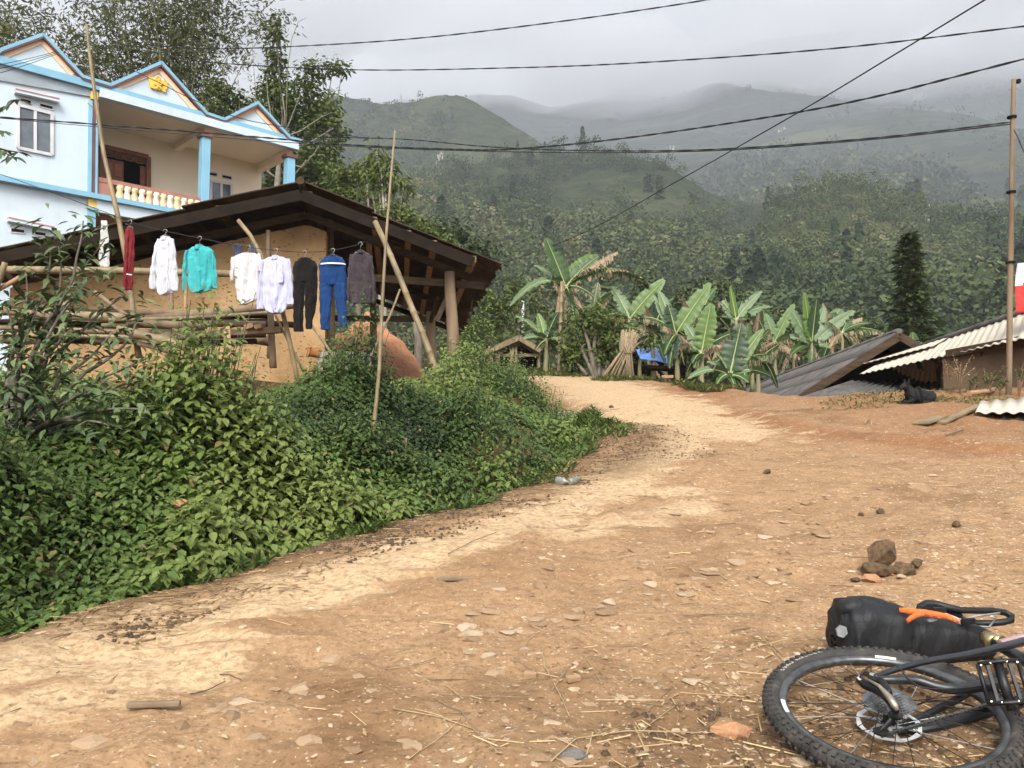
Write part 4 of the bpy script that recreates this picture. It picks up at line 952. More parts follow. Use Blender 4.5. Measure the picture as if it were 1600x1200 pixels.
# heap of red earth behind the barn
def mound():
    xs = np.linspace(-1, 1, 60); X, Y = np.meshgrid(xs, xs); r = np.hypot(X, Y)
    Z = np.clip(1 - r**1.2, 0, 1)*2.2 + (fbm(X*5, Y*5, 2, 5) - .5)*.75*np.clip(1.3 - r, 0, 1)
    c = P(572, 560, 26); I = np.arange(3600).reshape(60, 60)
    F = np.stack([I[:-1, :-1], I[:-1, 1:], I[1:, 1:], I[1:, :-1]], -1).reshape(-1, 4)
    o = mesh_np('earth_mound', np.stack([c.x + X*2.5, c.y + Y*1.6, 1.35 + Z*1.2], -1), F, simple('red_earth', (.42, .20, .10), (.33, .15, .075), 4, bmp=.8, dist=.04), smooth=True)
    tag(o, 'heap of bare red earth seen under the barn roof', 'earth mound')
mound()

# ---- the blue house
m_blue = simple('pale_blue_paint', (.52, .60, .65), (.48, .565, .615), 1.2, rough=.75, bmp=.06)
m_blue2 = simple('sky_blue_trim', (.21, .41, .53), (.19, .38, .50), 2, rough=.6)
def streaks(m):
    nt = m.node_tree; b = nt.nodes['Principled BSDF']; c = b.inputs['Base Color'].links[0].from_socket
    f = mth(nt, 'MULTIPLY', noise(nt, coord(nt, (1, 1, .12)), 2.6, 5, .7), noise(nt, coord(nt), .7, 3))
    nt.links.new(mixc(nt, ramp(nt, f, [(.26, (0,)*3), (.42, (.35,)*3)]), c, (.42, .43, .40)), b.inputs['Base Color'])
streaks(m_blue)
m_cream = simple('cream_plaster', (.78, .68, .52), (.74, .64, .48), 1.2, rough=.8)
m_maroon = simple('maroon_trim', (.17, .075, .065), None, 2, rough=.6)
m_orange = simple('apricot_trim', (.80, .56, .38), (.78, .52, .34), 2, rough=.7)
m_gold = simple('golden_yellow', (.80, .50, .08), None, 2, rough=.55)
m_white = simple('white_paint', (.60, .59, .60), None, 2, rough=.6)
m_glass = simple('window_glass', (.075, .09, .105), (.11, .13, .15), 3, rough=.12, spec=.7)
m_black = simple('black_and_opening_shade', (.006, .005, .005), None, 2, rough=.9)  # plain black, also the painted-in shade of room, fanlight, vents and culvert
m_doorw = simple('carved_door_wood', (.23, .085, .045), (.16, .055, .03), 6, rough=.45, bmp=.3)
m_rail = simple('terracotta_paint', (.36, .17, .12), None, 3, rough=.6)
hd_ = Vector((.724, .690, 0)).normalized(); hn_ = Vector((hd_.y, -hd_.x, 0))
HO = P(120, 138, 26)
def house():
    t = empty('blue_house', (HO.x, HO.y, 1.2), 'two storey pale blue house with three gabled parapets and a columned porch', 'house')
    o = t.location
    def H_(u, v, off=0.0): return onplane(u, v, HO, hd_) - o + hn_*off
    def poly(mb, pts, off, th, mi=0): mb.prism([H_(u, v, off - th) for u, v in pts], hn_*th, mi)
    def bar(mb, pts, off, w, dp):
        q = [H_(u, v, off) for u, v in pts]
        for a, b_ in zip(q[:-1], q[1:]):
            d = (b_ - a).normalized(); mb.beam(a - d*.01, b_ + d*.01, dp, w)
    Z = lambda v: 690 + (v - 690)  # noqa
    VP = (2164, 690)
    def dn(pt, u): return (u, pt[1] + (VP[1] - pt[1])*(u - pt[0])/(VP[0] - pt[0]))   # along the level lines of the facade
    # parapet with three gables
    top = [(-60, 118), (0, 82), (64, 59), (125, 124), (168, 137), (247, 102), (318, 181), (345, 190), (397, 164), (447, 218), (465, 223)]
    mb = MB(); poly(mb, top + [dn((120, 140), 465), dn((120, 140), -60)], .18, .22); mb.build('parapet', m_blue, t)
    mb = MB(); bar(mb, top, .20, .10, .26); mb.build('coping', m_blue2, t)
    mb = MB(); bar(mb, [(u, v + 4.6) for u, v in top], .22, .05, .20); mb.build('coping_line', m_maroon, t)
    for tri in ([(4, 90), (62, 66), (110, 119)], [(180, 139), (245, 111), (305, 178)], [(354, 190), (395, 171), (437, 215)]):
        mb = MB(); bar(mb, [(u, v + 1) for u, v in tri], .19, .17, .04); mb.build('gable_moulding', m_orange, t)
    mb = MB(); bar(mb, [dn((120, 131), -60), dn((120, 131), 463)], .22, .24, .14); mb.build('cornice', m_blue2, t)
    mb = MB(); bar(mb, [dn((120, 140), 152), dn((120, 140), 460)], .17, .28, .3); mb.build('porch_beam', m_blue, t)
    em = MB()
    cx, cyy = 243, 137
    wing = [(228, 122), (236, 126), (241, 124), (247, 128), (257, 131), (258, 138), (254, 148), (246, 144), (238, 143), (231, 140), (229, 132)]
    poly(em, wing, .25, .06); em.tube([H_(242 + 3*math.cos(a), 126 + 3*math.sin(a), .26) for a in [k*.6283 for k in range(10)]], .03, 5, closed=True)
    for k in range(5):
        a = k*1.2566 - 1.57; em.beam(H_(243, 137, .27), H_(243 + 7*math.cos(a), 137 + 7*math.sin(a), .27), .05, .06)
    em.build('crest', m_gold, t, bevel=.015)
    # left block
    mb = MB(); poly(mb, [dn((120, 141), -60), dn((120, 141), 139), (141, 420), (-60, 420)], .12, .30); mb.build('wall', m_blue, t)
    mb = MB(); bar(mb, [(139, 160), (137, 306)], .16, .10, .10); bar(mb, [(149, 163), (147, 306)], .16, .07, .10); mb.build('pilaster_trim', m_blue2, t)
    mb = MB(); bar(mb, [(144.5, 160), (142.5, 306)], .155, .07, .08); mb.build('pilaster_line', m_maroon, t)
    mb = MB(); bar(mb, [(144, 147), (144, 158)], .18, .22, .10); mb.build('pilaster_capital', m_gold, t)
    mb = MB(); bar(mb, [dn((120, 305), -60), dn((120, 305), 300)], .22, .16, .3); mb.build('string_course', m_blue2, t)
    mb = MB(); bar(mb, [dn((120, 318), 140), dn((120, 318), 330)], .14, .42, .2); mb.build('slab_edge', m_blue, t)
    mb = MB(); bar(mb, [(141, 312), (141, 326)], .20, .25, .08); mb.build('capital', m_gold, t)
    mb = MB(); bar(mb, [(141, 327), (141, 330)], .24, .3, .1); bar(mb, [(140, 330), (140, 420)], .18, .22, .1); mb.build('lower_column', m_blue2, t)
    dpt = 2.6
    def B_(u, v, off=0.0): return onplane(u, v, HO - hn_*dpt, hd_) - o + hn_*off
    # porch ceiling, back wall, floor, low porch below
    a, b_ = H_(*dn((120, 143), 128), -.15), H_(*dn((120, 143), 458), -.15)
    mb = MB(); zt = a.z; b2 = Vector((b_.x, b_.y, zt))
    mb.prism([a, b2, b2 - hn_*2.75, a - hn_*2.75], Vector((0, 0, .18))); mb.build('ceiling', m_cream, t)
    mb = MB(); q0 = B_(125, 200); q1 = B_(409, 262); zf = H_(*dn((120, 303), 150)).z
    P0 = [Vector((q0.x, q0.y, zf - .2)), Vector((q1.x, q1.y, zf - .2)), Vector((q1.x, q1.y, zt)), Vector((q0.x, q0.y, zt))]
    # wall pieces around the doorway, so that the opening is a real opening
    dL, dR = B_(160, 300), B_(231, 300); kd = [(dL - q0).dot(hd_), (dR - q0).dot(hd_)]; kw = (q1 - q0).dot(hd_); dz = B_(160, 229).z
    def seg(k0, k1, z0, z1): mb.prism([Vector((q0.x, q0.y, z0)) + hd_*k0, Vector((q0.x, q0.y, z0)) + hd_*k1, Vector((q0.x, q0.y, z1)) + hd_*k1, Vector((q0.x, q0.y, z1)) + hd_*k0], -hn_*.25)
    seg(0, kd[0], zf - .2, zt - .002); seg(kd[1], kw, zf - .2, zt - .002); seg(kd[0] - .001, kd[1] + .001, dz, zt - .004)
    mb.build('porch_wall', m_cream, t)
    mb = MB(); mb.prism([Vector((a.x, a.y, zf - .25)), Vector((b_.x, b_.y, zf - .25)), Vector((b_.x, b_.y, zf - .25)) - hn_*2.7, Vector((a.x, a.y, zf - .25)) - hn_*2.7], Vector((0, 0, .2))); mb.build('balcony_floor', m_conc, t)
    for (u0, u1) in ((305, None),):
        mb = MB(); p0 = H_(320, 230, -.3); p0.z = zt - .12; mb.beam(p0, p0 - hn_*2.25, .22, .26); mb.build('ceiling_beam', m_cream, t)
        p0 = H_(455, 245, -.2); p0.z = zt - .14; mb = MB(); mb.beam(p0, p0 - hn_*2.4, .24, .3); mb.build('ceiling_beam', m_cream, t)
    # columns
    for (u, vt, w) in ((320.5, 211, .30), (452.5, 243, .32)):
        mb = MB(); x = H_(u, vt, .0); x.z = 0; h0, h1 = zf - .15, H_(u, vt).z - .04
        mb.box((x.x, x.y, (h0 + h1)/2), (w, w, h1 - h0), math.atan2(hd_.y, hd_.x)); cl = mb.build('column', m_blue2, t, .01)
        mb = MB(); mb.box((x.x, x.y, h1 - .02), (w + .12, w + .12, .12), math.atan2(hd_.y, hd_.x)); mb.build('capital', m_maroon, cl)
    # balustrade
    ra, rb = H_(*dn((150, 281), 150), .06), H_(*dn((150, 281), 318), .06)
    rb.z = ra.z
    mb = MB(); mb.beam(ra, rb, .16, .15); bl = mb.build('balustrade', m_rail, t)
    mb = MB(); mb.beam(ra - Vector((0, 0, .38)) + hd_*.14, ra - Vector((0, 0, .38)) + hd_*.141 + hd_*.0, .0, .0) if False else None
    mb = MB(); mb.box(tuple(ra + hd_*.22 - Vector((0, 0, .40))), (.5, .13, .82), math.atan2(hd_.y, hd_.x)); mb.build('panel', m_rail, bl)
    nb = 13; Lr = (rb - ra).length
    for k in range(nb):
        q = ra + hd_*(.72 + (Lr - .75)*k/(nb - 1)); mb = MB()
        prof = [(0, .075), (.1, .075), (.16, .05), (.34, .085), (.52, .05), (.6, .075), (.72, .075)]
        mb.tube([(q.x, q.y, q.z - .06 - h) for h, r in prof], [r*1.6 for h, r in prof], 10, sx=1); mb.build('baluster', m_cream if k % 2 else m_orange2, bl)
    # back wall door and window
    def onb(mb, pts, off, th): mb.prism([B_(u, v, off - th) for u, v in pts], hn_*th)
    mb = MB(); fr = [(158, 229), (231, 246), (231, 320), (158, 306)]
    for (a1, a2) in ((0, 1), (1, 2), (0, 3)):
        mb.beam(B_(*fr[a1], .05), B_(*fr[a2], .05), .1, .16, (hn_.x, hn_.y, 0) if False else (0, 0, 1)) if a1 == 0 and a2 == 1 else mb.beam(B_(*fr[a1], .05), B_(*fr[a2], .05), .16, .1, tuple(hn_))
    dr = mb.build('door', m_doorw, t)
    mb = MB(); onb(mb, [(161, 246), (193, 253), (193, 316), (161, 309)], .0, .06); lf = mb.build('leaf', m_doorw, dr)
    mb = MB()
    for (u0, v0, w_, h_) in ((164, 252, 11, 20), (179, 255, 11, 20), (164, 278, 11, 24), (179, 281, 11, 24)): onb(mb, [(u0, v0), (u0 + w_, v0 + w_*.22), (u0 + w_, v0 + w_*.22 + h_), (u0, v0 + h_)], .025, .02)
    mb.build('panel', simple('door_panel', (.30, .125, .07)), lf)
    mb = MB(); onb(mb, [(219, 259), (229, 261), (229, 322), (219, 320)], .0, .06); mb.build('leaf', m_doorw, dr)
    mb = MB(); onb(mb, [(162, 233), (229, 248), (229, 258), (162, 244)], -.03, .03); tr = mb.build('fanlight', m_black, dr)
    mb = MB()
    for k in range(4):
        u0 = 165 + k*16; v0 = 235.5 + k*3.6
        for (x0, y0, x1, y1) in ((0, 0, 10, 2.2), (0, 7, 10, 9.2), (0, 0, 0, 7), (10, 2.2, 10, 9.2), (2, 3.6, 8, 5), (13, .5, 13, 10)):
            mb.beam(B_(u0 + x0, v0 + y0, .0), B_(u0 + x1, v0 + y1, .0), .04, .045)
    mb.build('fretwork', m_doorw, dr)
    mb = MB(); q = B_(195, 280, -1.6); mb.box(tuple(q), (3.4, 2.6, 3.4), math.atan2(hd_.y, hd_.x)); mb.f = [f for f in mb.f if f not in [mb.f[2]]]; mb.m = mb.m[:5]; mb.sm = mb.sm[:5]; mb.build('dark_room', m_black, t)  # room shell coloured near-black to paint in its inner shade
    def window(pts, off, fn, nm='window', mid=True, shut=False):
        """pts: tl, tr, br, bl on the wall plane"""
        mb = MB()
        q = [fn(u, v, off) for u, v in pts]
        for i in range(4): mb.beam(q[i], q[(i + 1) % 4], .09, .07, tuple(hn_))
        if mid: mb.beam((q[0] + q[1])/2, (q[2] + q[3])/2, .08, .06, tuple(hn_))
        w = mb.build(nm, m_white, t)
        for k in ((0, .5), (.5, 1)) if mid else ((0, 1),):
            g = MB(); g.prism([q[0].lerp(q[1], k[0]) - hn_*.03, q[0].lerp(q[1], k[1]) - hn_*.03, q[3].lerp(q[2], k[1]) - hn_*.03, q[3].lerp(q[2], k[0]) - hn_*.03], hn_*.012); g.build('pane', m_glass, w)
        return w
    window([(26, 166), (79, 180), (79, 244), (26, 233)], .15, H_)
    window([(329, 283), (361, 288), (361, 320), (329, 318)], .03, B_)
    for pts, fn, off in (([(30, 155), (47, 159), (47, 165), (30, 161)], H_, .128), ([(60, 163), (81, 168), (81, 174), (60, 168.5)], H_, .128), ([(15, 357), (37, 360), (37, 366), (15, 364)], H_, .128), ([(52, 362), (70, 365), (70, 371), (52, 368)], H_, .128),
                         ([(327, 269), (339, 271), (339, 276), (327, 274)], B_, .005), ([(347, 273), (362, 276), (362, 281), (347, 278)], B_, .005)):
        mb = MB(); mb.prism([fn(u, v, off - .02) for u, v in pts], hn_*.021); v_ = mb.build('vent', m_black, t)
        mb = MB(); q = [fn(u, v, off + .005) for u, v in pts]
        for i in range(4): mb.beam(q[i], q[(i + 1) % 4], .03, .03, tuple(hn_))
        mb.build('frame', m_white, v_)
    for (a1, b1) in (((20, 147), (88, 162)), ((9, 346), (80, 361))):
        mb = MB(); q0_, q1_ = H_(*a1, .22), H_(*b1, .22); q1_.z = lerp(q1_.z, q0_.z, 0); mb.beam(q0_, q1_, .24, .08); aw = mb.build('awning', m_blue, t)
        mb = MB(); mb.beam(q0_ + Vector((0, 0, .058)), q1_ + Vector((0, 0, .058)), .27, .035); mb.build('awning_cap', m_maroon2, aw)
    # ground floor behind, the body of the house
    mb = MB(); q = H_(*dn((120, 330), 145), -.1); mb.prism([q, q + hd_*9, q + hd_*9 - hn_*2.4, q - hn_*2.4], Vector((0, 0, .05))); mb.build('lower_ceiling', m_tan, t)
    L0 = H_(-60, 300, -.25); cen = H_(139, 300, -.25); zt2 = H_(*dn((120, 141), 139)).z
    mb = MB(); z0 = -1.0
    bl_ = [Vector((L0.x, L0.y, z0)), Vector((cen.x, cen.y, z0)), Vector((cen.x, cen.y, z0)) - hn_*2.35, Vector((q1.x, q1.y, z0)) - hn_*2.6 + Vector((0, 0, 0)), Vector((q1.x, q1.y, z0)) - hn_*7, Vector((L0.x, L0.y, z0)) - hn_*9.6]
    mb.prism(bl_[:3] + [Vector((cen.x, cen.y, z0)) - hn_*9.6, bl_[5]], Vector((0, 0, zt2 - z0 - .02))); mb.build('wall', m_blue, t)
    mb = MB(); e0 = Vector((cen.x, cen.y, zf + 3.7)) - hn_*5.0; e1 = Vector((q1.x, q1.y, zf + 3.7)) - hn_*2.4
    e0 = e1 - hd_*4; mb.prism([Vector((q1.x, q1.y, z0)) - hd_*.05 - hn_*.3, Vector((q1.x, q1.y, z0)) - hd_*.05 - hn_*6.5, Vector((q1.x, q1.y, z0)) - hd_*.35 - hn_*6.5, Vector((q1.x, q1.y, z0)) - hd_*.35 - hn_*.3], Vector((0, 0, zt - z0 - .01))); mb.build('wall', m_cream, t)
    mb = MB(); rr = [H_(-60, 120, 0), H_(460, 225, 0)]; zz = zt2 + .1
    mb.prism([Vector((rr[0].x, rr[0].y, zz)), Vector((rr[1].x, rr[1].y, zz)), Vector((rr[1].x, rr[1].y, zz)) - hn_*9, Vector((rr[0].x, rr[0].y, zz)) - hn_*9], Vector((0, 0, .12))); mb.build('roof', m_conc, t)
    return t
m_orange2 = simple('baluster_apricot', (.80, .58, .34), None, 2, rough=.6)
m_maroon2 = simple('dusty_rose_trim', (.45, .22, .19), None, 2, rough=.6)
m_tan = simple('tan_plaster', (.42, .26, .18), None, 2)
house()

# ---- corrugated fibre roofs
m_fib, nt, b = newmat('fibre_cement'); vec = coord(nt)
c = ramp(nt, noise(nt, vec, 1.4, 6, .7), [(.3, (.38, .34, .27)), (.6, (.45, .40, .32)), (.75, (.25, .21, .16))])
c = mixc(nt, ramp(nt, noise(nt, vec, 14, 4), [(.62, (0,)*3), (.7, (.6,)*3)]), c, (.30, .24, .17))
nt.links.new(c, b.inputs['Base Color']); b.inputs['Roughness'].default_value = .9; bump(nt, b, noise(nt, vec, 30, 4), .3, .01)
m_fib2 = simple('old_fibre_cement', (.12, .11, .10), (.055, .05, .048), 2.5, rough=.9, bmp=.4, dist=.01)
def corr(name, A_, B_, C_, D_, pitch, amp, mat, parent, th=.008, rows=2, jag=0.0):
    """sheet A-B (eave) to D-C (ridge), waves counted along A-B"""
    A_, B_, C_, D_ = map(Vector, (A_, B_, C_, D_)); nw = max(3, int((B_ - A_).length/pitch)); n = nw*6
    up = (B_ - A_).cross(D_ - A_).normalized(); up = up if up.z > 0 else -up; V = []
    for j in range(rows + 1):
        for i in range(n + 1):
            a = i/n; f = j/rows; p = A_.lerp(B_, a).lerp(D_.lerp(C_, a), f)
            V.append(p + up*(amp*math.sin(2*math.pi*nw*a)))
    F = [(j*(n + 1) + i, j*(n + 1) + i + 1, (j + 1)*(n + 1) + i + 1, (j + 1)*(n + 1) + i) for j in range(rows) for i in range(n)]
    mb = MB(); mb.add(V, F, 0, True); o = mb.build(name, mat, parent)
    s = o.modifiers.new('thickness', 'SOLIDIFY'); s.thickness = th; s.offset = 0
    return o
def grey_house():
    ap = P(1405, 519, 19.5); t = empty('grey_roofed_house', (ap.x, ap.y, -2.0), 'long house below the road with an old grey fibre roof reaching the ground', 'house'); o = t.location
    gd = Vector((.108, .994, 0)).normalized(); gq = Vector((gd.y, -gd.x, 0))
    e1 = onplane(1232, 627, ap, gq); dn_ = (e1 - ap); eave = ap + dn_*1.45
    Lr = 31
    r0, r1 = ap - o, ap + gd*Lr - o; a0, a1 = eave - o, eave + gd*Lr - o
    n = 4
    for k in range(n):                   # four courses of sheets, each lapping the one below
        f0, f1 = k/n, (k + 1)/n + .02; li = Vector((0, 0, .018*(k % 2) + .0))
        corr('roof_sheet', a1.lerp(r1, f0) + li, a0.lerp(r0, f0) + li, a0.lerp(r0, f1) + li, a1.lerp(r1, f1) + li, .17, .026, m_fib2, t)
    er = ap + gq*1.9 + Vector((0, 0, -1.25)) - o
    corr('roof_sheet', er, er + gd*Lr, r1, r0, .17, .026, m_fib2, t)
    mb = MB(); dd = (a0 - r0).normalized(); mb.beam(r0 - Vector((0, 0, .10)) - gd*.03, a0 - Vector((0, 0, .10)) - gd*.03, .05, .18); mb.beam(r0 - Vector((0, 0, .10)) - gd*.03, er - Vector((0, 0, .10)) - gd*.03, .05, .18); mb.build('barge_board', m_old, t)
    mb = MB(); mb.tube([r0 + Vector((0, 0, .03)), r1 + Vector((0, 0, .03))], .07, 6); mb.build('ridge_cap', m_fib2, t)
    mb = MB(); w = a0.lerp(r0, .12) + gd*1.2; w2 = er + gd*1.2 - gq*.2; tp = r0 + gd*1.2 - Vector((0, 0, .2))
    mb.prism([Vector((w.x, w.y, -1.5)), Vector((w2.x, w2.y, -1.5)), w2 - Vector((0, 0, .1)), tp, w - Vector((0, 0, .1))], gd*.12); mb.build('gable_shade', m_dark, t)  # near-black panel paints in the dark of the open gable
grey_house()
def white_house():
    E1, E2 = P(1680, 511, 13.6), P(1343, 585, 18.2); R1, R2 = P(1680, 463, 15.2), P(1385, 562, 20.4)
    o = Vector((E1.x, E1.y + 1, -1.0)); t = empty('white_roofed_house', o, 'mud walled house under a pale corrugated fibre roof at the right edge', 'house')
    corr('roof_sheet', E2 - o, E1 - o, R1 - o, R2 - o, .175, .015, m_fib, t, rows=6)
    up = Vector((0, 0, .05)); F1, F2 = E1.lerp(R1, .55) + up, E2.lerp(R2, .30) + up
    corr('roof_sheet', P(1345, 569, 19.6) - o, E2.lerp(E1, .35).lerp(R2.lerp(R1, .35), .6) + up*1.2 - o, R2.lerp(R1, .4) + up*.8 - o, R2 - o + up*1.4, .175, .012, m_fib, t)
    # far slope and ridge capping
    b1, b2 = R1 + Vector((.9, 2.2, -1.0)), R2 + Vector((.9, 2.2, -1.0)); corr('roof_sheet', b2 - o, b1 - o, R1 - o, R2 - o, .175, .028, m_fib, t)
    mb = MB(); mb.tube([R1 - o + Vector((0, 0, .05)), R2 - o + Vector((0, 0, .05))], .06, 6); mb.build('ridge_cap', m_fib2, t)
    # walls
    mb = MB(); w0, w1 = P(1476, 640, 16.2), P(1680, 640, 14.4); d = (w1 - w0).normalized(); d.z = 0
    mb.prism([Vector((w0.x, w0.y, -1.2)) - o, Vector((w1.x, w1.y, -1.2)) - o, Vector((w1.x, w1.y, 2.0)) - o, Vector((w0.x, w0.y, 1.62)) - o], Vector((.5, 1, 0)).normalized()*.3); mb.build('wall', m_mudd, t)
    mb = MB(); w3 = w0 + Vector((1.6, 3.4, 0)); mb.prism([Vector((w0.x, w0.y, -1.2)) - o, Vector((w3.x, w3.y, -1.2)) - o, Vector((w3.x, w3.y, 1.7)) - o, Vector((w0.x, w0.y, 1.61)) - o], Vector((.3, -.1, 0))*.8); mb.build('wall', m_mudd, t)
    mb = MB(); a = P(1480, 553, 16.0) - o; b_ = P(1680, 515, 14.0) - o; mb.beam(a, b_, .1, .14); mb.build('wall_plate', m_old, t)
    for (u, v, y) in ((1440, 572, 17.0), (1535, 548, 15.6), (1600, 535, 14.9)):
        a = P(u, v + 6, y) - o; mb = MB(); mb.beam(a, a + Vector((.55, 1.3, .32)), .07, .08); mb.build('rafter', m_old, t)
m_mudd = simple('brown_mud_wall', (.15, .095, .055), (.10, .065, .04), 2, bmp=.6, dist=.03)
white_house()
def lean_to():
    o = P(1360, 620, 17.5); t = empty('lean_to', (o.x, o.y, -1), 'low dark corrugated lean-to roof behind the black dog', 'lean-to'); o = t.location
    A_, B_ = P(1215, 633, 15.7), P(1480, 633, 15.2); C_, D_ = P(1478, 598, 18.4), P(1330, 596, 18.4)
    corr('roof_sheet', A_ - o, B_ - o, C_ - o, D_ - o, .19, .032, m_fib2, t, rows=2)
    mb = MB(); mb.beam(A_ - o - Vector((0, -.2, .12)), B_ - o - Vector((0, -.2, .12)), .08, .1); mb.build('eave_beam', m_old, t)
    for k in (.05, .5, .95):
        q = A_.lerp(B_, k) - o + Vector((0, .2, -.1)); mb = MB(); mb.tube([q, Vector((q.x, q.y, -1))], .05, 7); mb.build('post', m_old, t)
lean_to()

# ---- small hut and the tarpaulin shelter beyond the road
def hut():
    y = 29; ap = P(811, 526, y); t = empty('small_hut', (ap.x, ap.y, 2.0), 'tiny open fronted hut with a mossy gable roof at the top of the road', 'hut'); o = t.location
    l, r_ = P(756, 550, y), P(848, 548, y); dv = Vector((.1, 3, 0))
    for e, nm in ((l, 'roof'), (r_, 'roof')):
        mb = MB(); mb.prism([ap - o, e - o, e - o + dv, ap - o + dv], Vector((0, 0, .07))); mb.build(nm, simple('mossy_roof', (.10, .095, .05), (.16, .14, .06), 3, bmp=.6), t)
        mb = MB(); mb.beam(ap - o - Vector((0, .03, .07)), e - o - Vector((0, .03, .07)), .05, .13); mb.build('barge_board', m_post, t)
    mb = MB(); mb.beam(P(775, 555, y + .3) - o, P(842, 555, y + .3) - o, .1, .1); mb.build('tie_beam', m_post, t)
    for u in (775, 800, 842):
        a = P(u, 545, y + .3) - o; mb = MB(); mb.tube([a, Vector((a.x, a.y, -.6))], .055, 7); mb.build('post', m_post, t)
    mb = MB(); q = P(802, 566, y + 2.8) - o; mb.box(tuple(q), (2.2, .1, 1.3)); mb.build('back_wall', m_dark, t)  # near-black colour paints in the dark inside the hut
    for k in range(9):
        u = 768 + k*4.2 + rnd.uniform(-1, 1) if k < 4 else 796 + (k - 4)*3.2; a = P(u - rnd.uniform(-6, 6), 540 + rnd.uniform(0, 6), y + .2); b_ = P(u, 580, y - .05)
        m = MB(); m.tube([a, b_], .035, 5)
        tag(m.build('leaning_stick', m_post), '%s stick leaning against the front of the small hut, counted from the left' % ('first', 'second', 'third', 'fourth', 'fifth', 'sixth', 'seventh', 'eighth', 'ninth')[k], 'stick', 'sticks leaning on the small hut')
hut()
def shelter():
    y = 27; o = P(1020, 560, y); t = empty('tin_shelter', (o.x, o.y, 1.5), 'low tin roofed shelter behind the stalk bundle', 'shelter'); o = t.location
    corr('roof_sheet', P(975, 541, y) - o, P(1082, 541, y) - o, P(1095, 522, y + 2.5) - o, P(965, 522, y + 2.5) - o, .2, .02, simple('weathered_tin', (.22, .20, .17), (.15, .12, .10), 3), t)
    for u in (982, 1040, 1078):
        a = P(u, 540, y + .2) - o; m = MB(); m.tube([a, Vector((a.x, a.y, -1.5))], .06, 7); m.build('post', m_post, t)
    m = MB(); q = P(1035, 560, y + 2.6) - o; m.box(tuple(q), (2.6, .1, 1.6)); m.build('back_wall', m_dark, t)
    m = MB(); q = P(1068, 553, y + .4) - o; m.box(tuple(q), (.9, .1, .5)); m.build('red_board', simple('red_boards', (.30, .10, .05), None, 4), t)
    # tarpaulin draped in front
    n = 24; V = []
    c4 = [P(993, 546, 24.6), P(1032, 543, 25.2), P(1052, 571, 24.0), P(1000, 560, 23.8)]
    for j in range(n + 1):
        for i in range(n + 1):
            a, f = i/n, j/n; p = c4[0].lerp(c4[1], a).lerp(c4[3].lerp(c4[2], a), f)
            p.z += .13*math.sin(a*3.1)*math.sin(f*3) + .05*(float(fbm(np.array([a*4.]), np.array([f*4.]))[0]) - .5); V.append(p)
    F = [(j*(n + 1) + i, j*(n + 1) + i + 1, (j + 1)*(n + 1) + i + 1, (j + 1)*(n + 1) + i) for j in range(n) for i in range(n)]
    m = MB(); m.add(V, F, 0, True); ob = m.build('tarpaulin', simple('blue_tarpaulin', (.09, .22, .62), (.13, .28, .70), 3, rough=.4, spec=.5)); s = ob.modifiers.new('t', 'SOLIDIFY'); s.thickness = .01
    tag(ob, 'bright blue tarpaulin draped low beside the stalk bundle', 'tarpaulin')
    for (pts, nm, lb) in (([(1005, 574), (1060, 577)], 'log', 'dark log lying under the blue tarpaulin'),):
        m = MB(); m.tube([P(u, v, 23.9) for u, v in pts], .08, 8); tag(m.build(nm, m_dark), lb, 'log')
    m = MB(); q = P(1042, 589, 22.3); m.box(tuple(q), (.3, .25, .08)); tag(m.build('board', m_wood_l, None, .004), 'pale board end lying in the grass verge below the tarpaulin', 'board')
shelter()
# ------------------------------------------------------------------ poles, timber, washing line, cables
def pole(name, label, cat, pts, rpx, mat, taper=.6, nodes=True, group=None, bury=0.0):
    """pts: (u, v, y) from top to bottom"""
    q = [P(*p) for p in pts]
    if bury: q.append(q[-1] + (q[-1] - q[-2]).normalized()*bury)
    L = sum((a - b_).length for a, b_ in zip(q[:-1], q[1:])); n = max(6, int(L/.28)); pp = []
    acc = [0]
    for a, b_ in zip(q[:-1], q[1:]): acc.append(acc[-1] + (a - b_).length)
    Qs = np.array([tuple(p) for p in q])
    rb = rpx*pts[-1][2]/FPX; rr = []
    for i in range(n + 1):
        s = L*i/n
        for ds, k in (((-.012, 1), (0, 1.16), (.012, 1)) if nodes and 0 < i < n else ((0, 1),)):
            x = min(max(s + ds, 0), L); pp.append(Vector([float(np.interp(x, acc, Qs[:, c_])) for c_ in range(3)])); rr.append(lerp(rb*taper, rb, x/L)*k)
    mb = MB(); mb.tube(pp, rr, 10); o = mb.build(name, mat); return tag(o, label, cat, group)
yl = 11.5
b1 = G(581, 702); b1y = b1.y
pole('bamboo_pole', 'very tall thin bamboo pole standing in the undergrowth before the barn', 'pole', [(617, 204, b1y + .35), (612, 262, b1y + .3), (604, 360, b1y + .2), (598, 460, b1y + .15), (592, 590, b1y + .05), (579, 712, b1y)], 3.6, m_bpole, .45, bury=.2)
pole('bamboo_pole', 'thick split-topped bamboo prop leaning under the barn eave and holding the washing line', 'pole', [(586, 346, yl), (604, 384, yl - .1), (624, 432, yl - .2), (645, 485, yl - .3), (664, 530, yl - .35), (686, 592, yl - .4)], 5.2, m_bpole, .85, bury=.5)
pole('wooden_pole', 'tall bare pole with a broken side twig in front of the blue house', 'pole', [(135, 38, 13.2), (140, 85, 13.2), (150, 160, 13.1), (162, 240, 13.1), (172, 285, 13.0), (186, 345, 13.0), (200, 420, 13.0), (212, 520, 12.9)], 5.0, m_bpole, .45, nodes=False, bury=.4)
pole('twig', 'short broken twig sticking out of the tall pole by the house', 'twig', [(137, 161, 13.1), (147, 170, 13.1), (154, 178, 13.1)], 1.1, m_twig, .6, nodes=False)
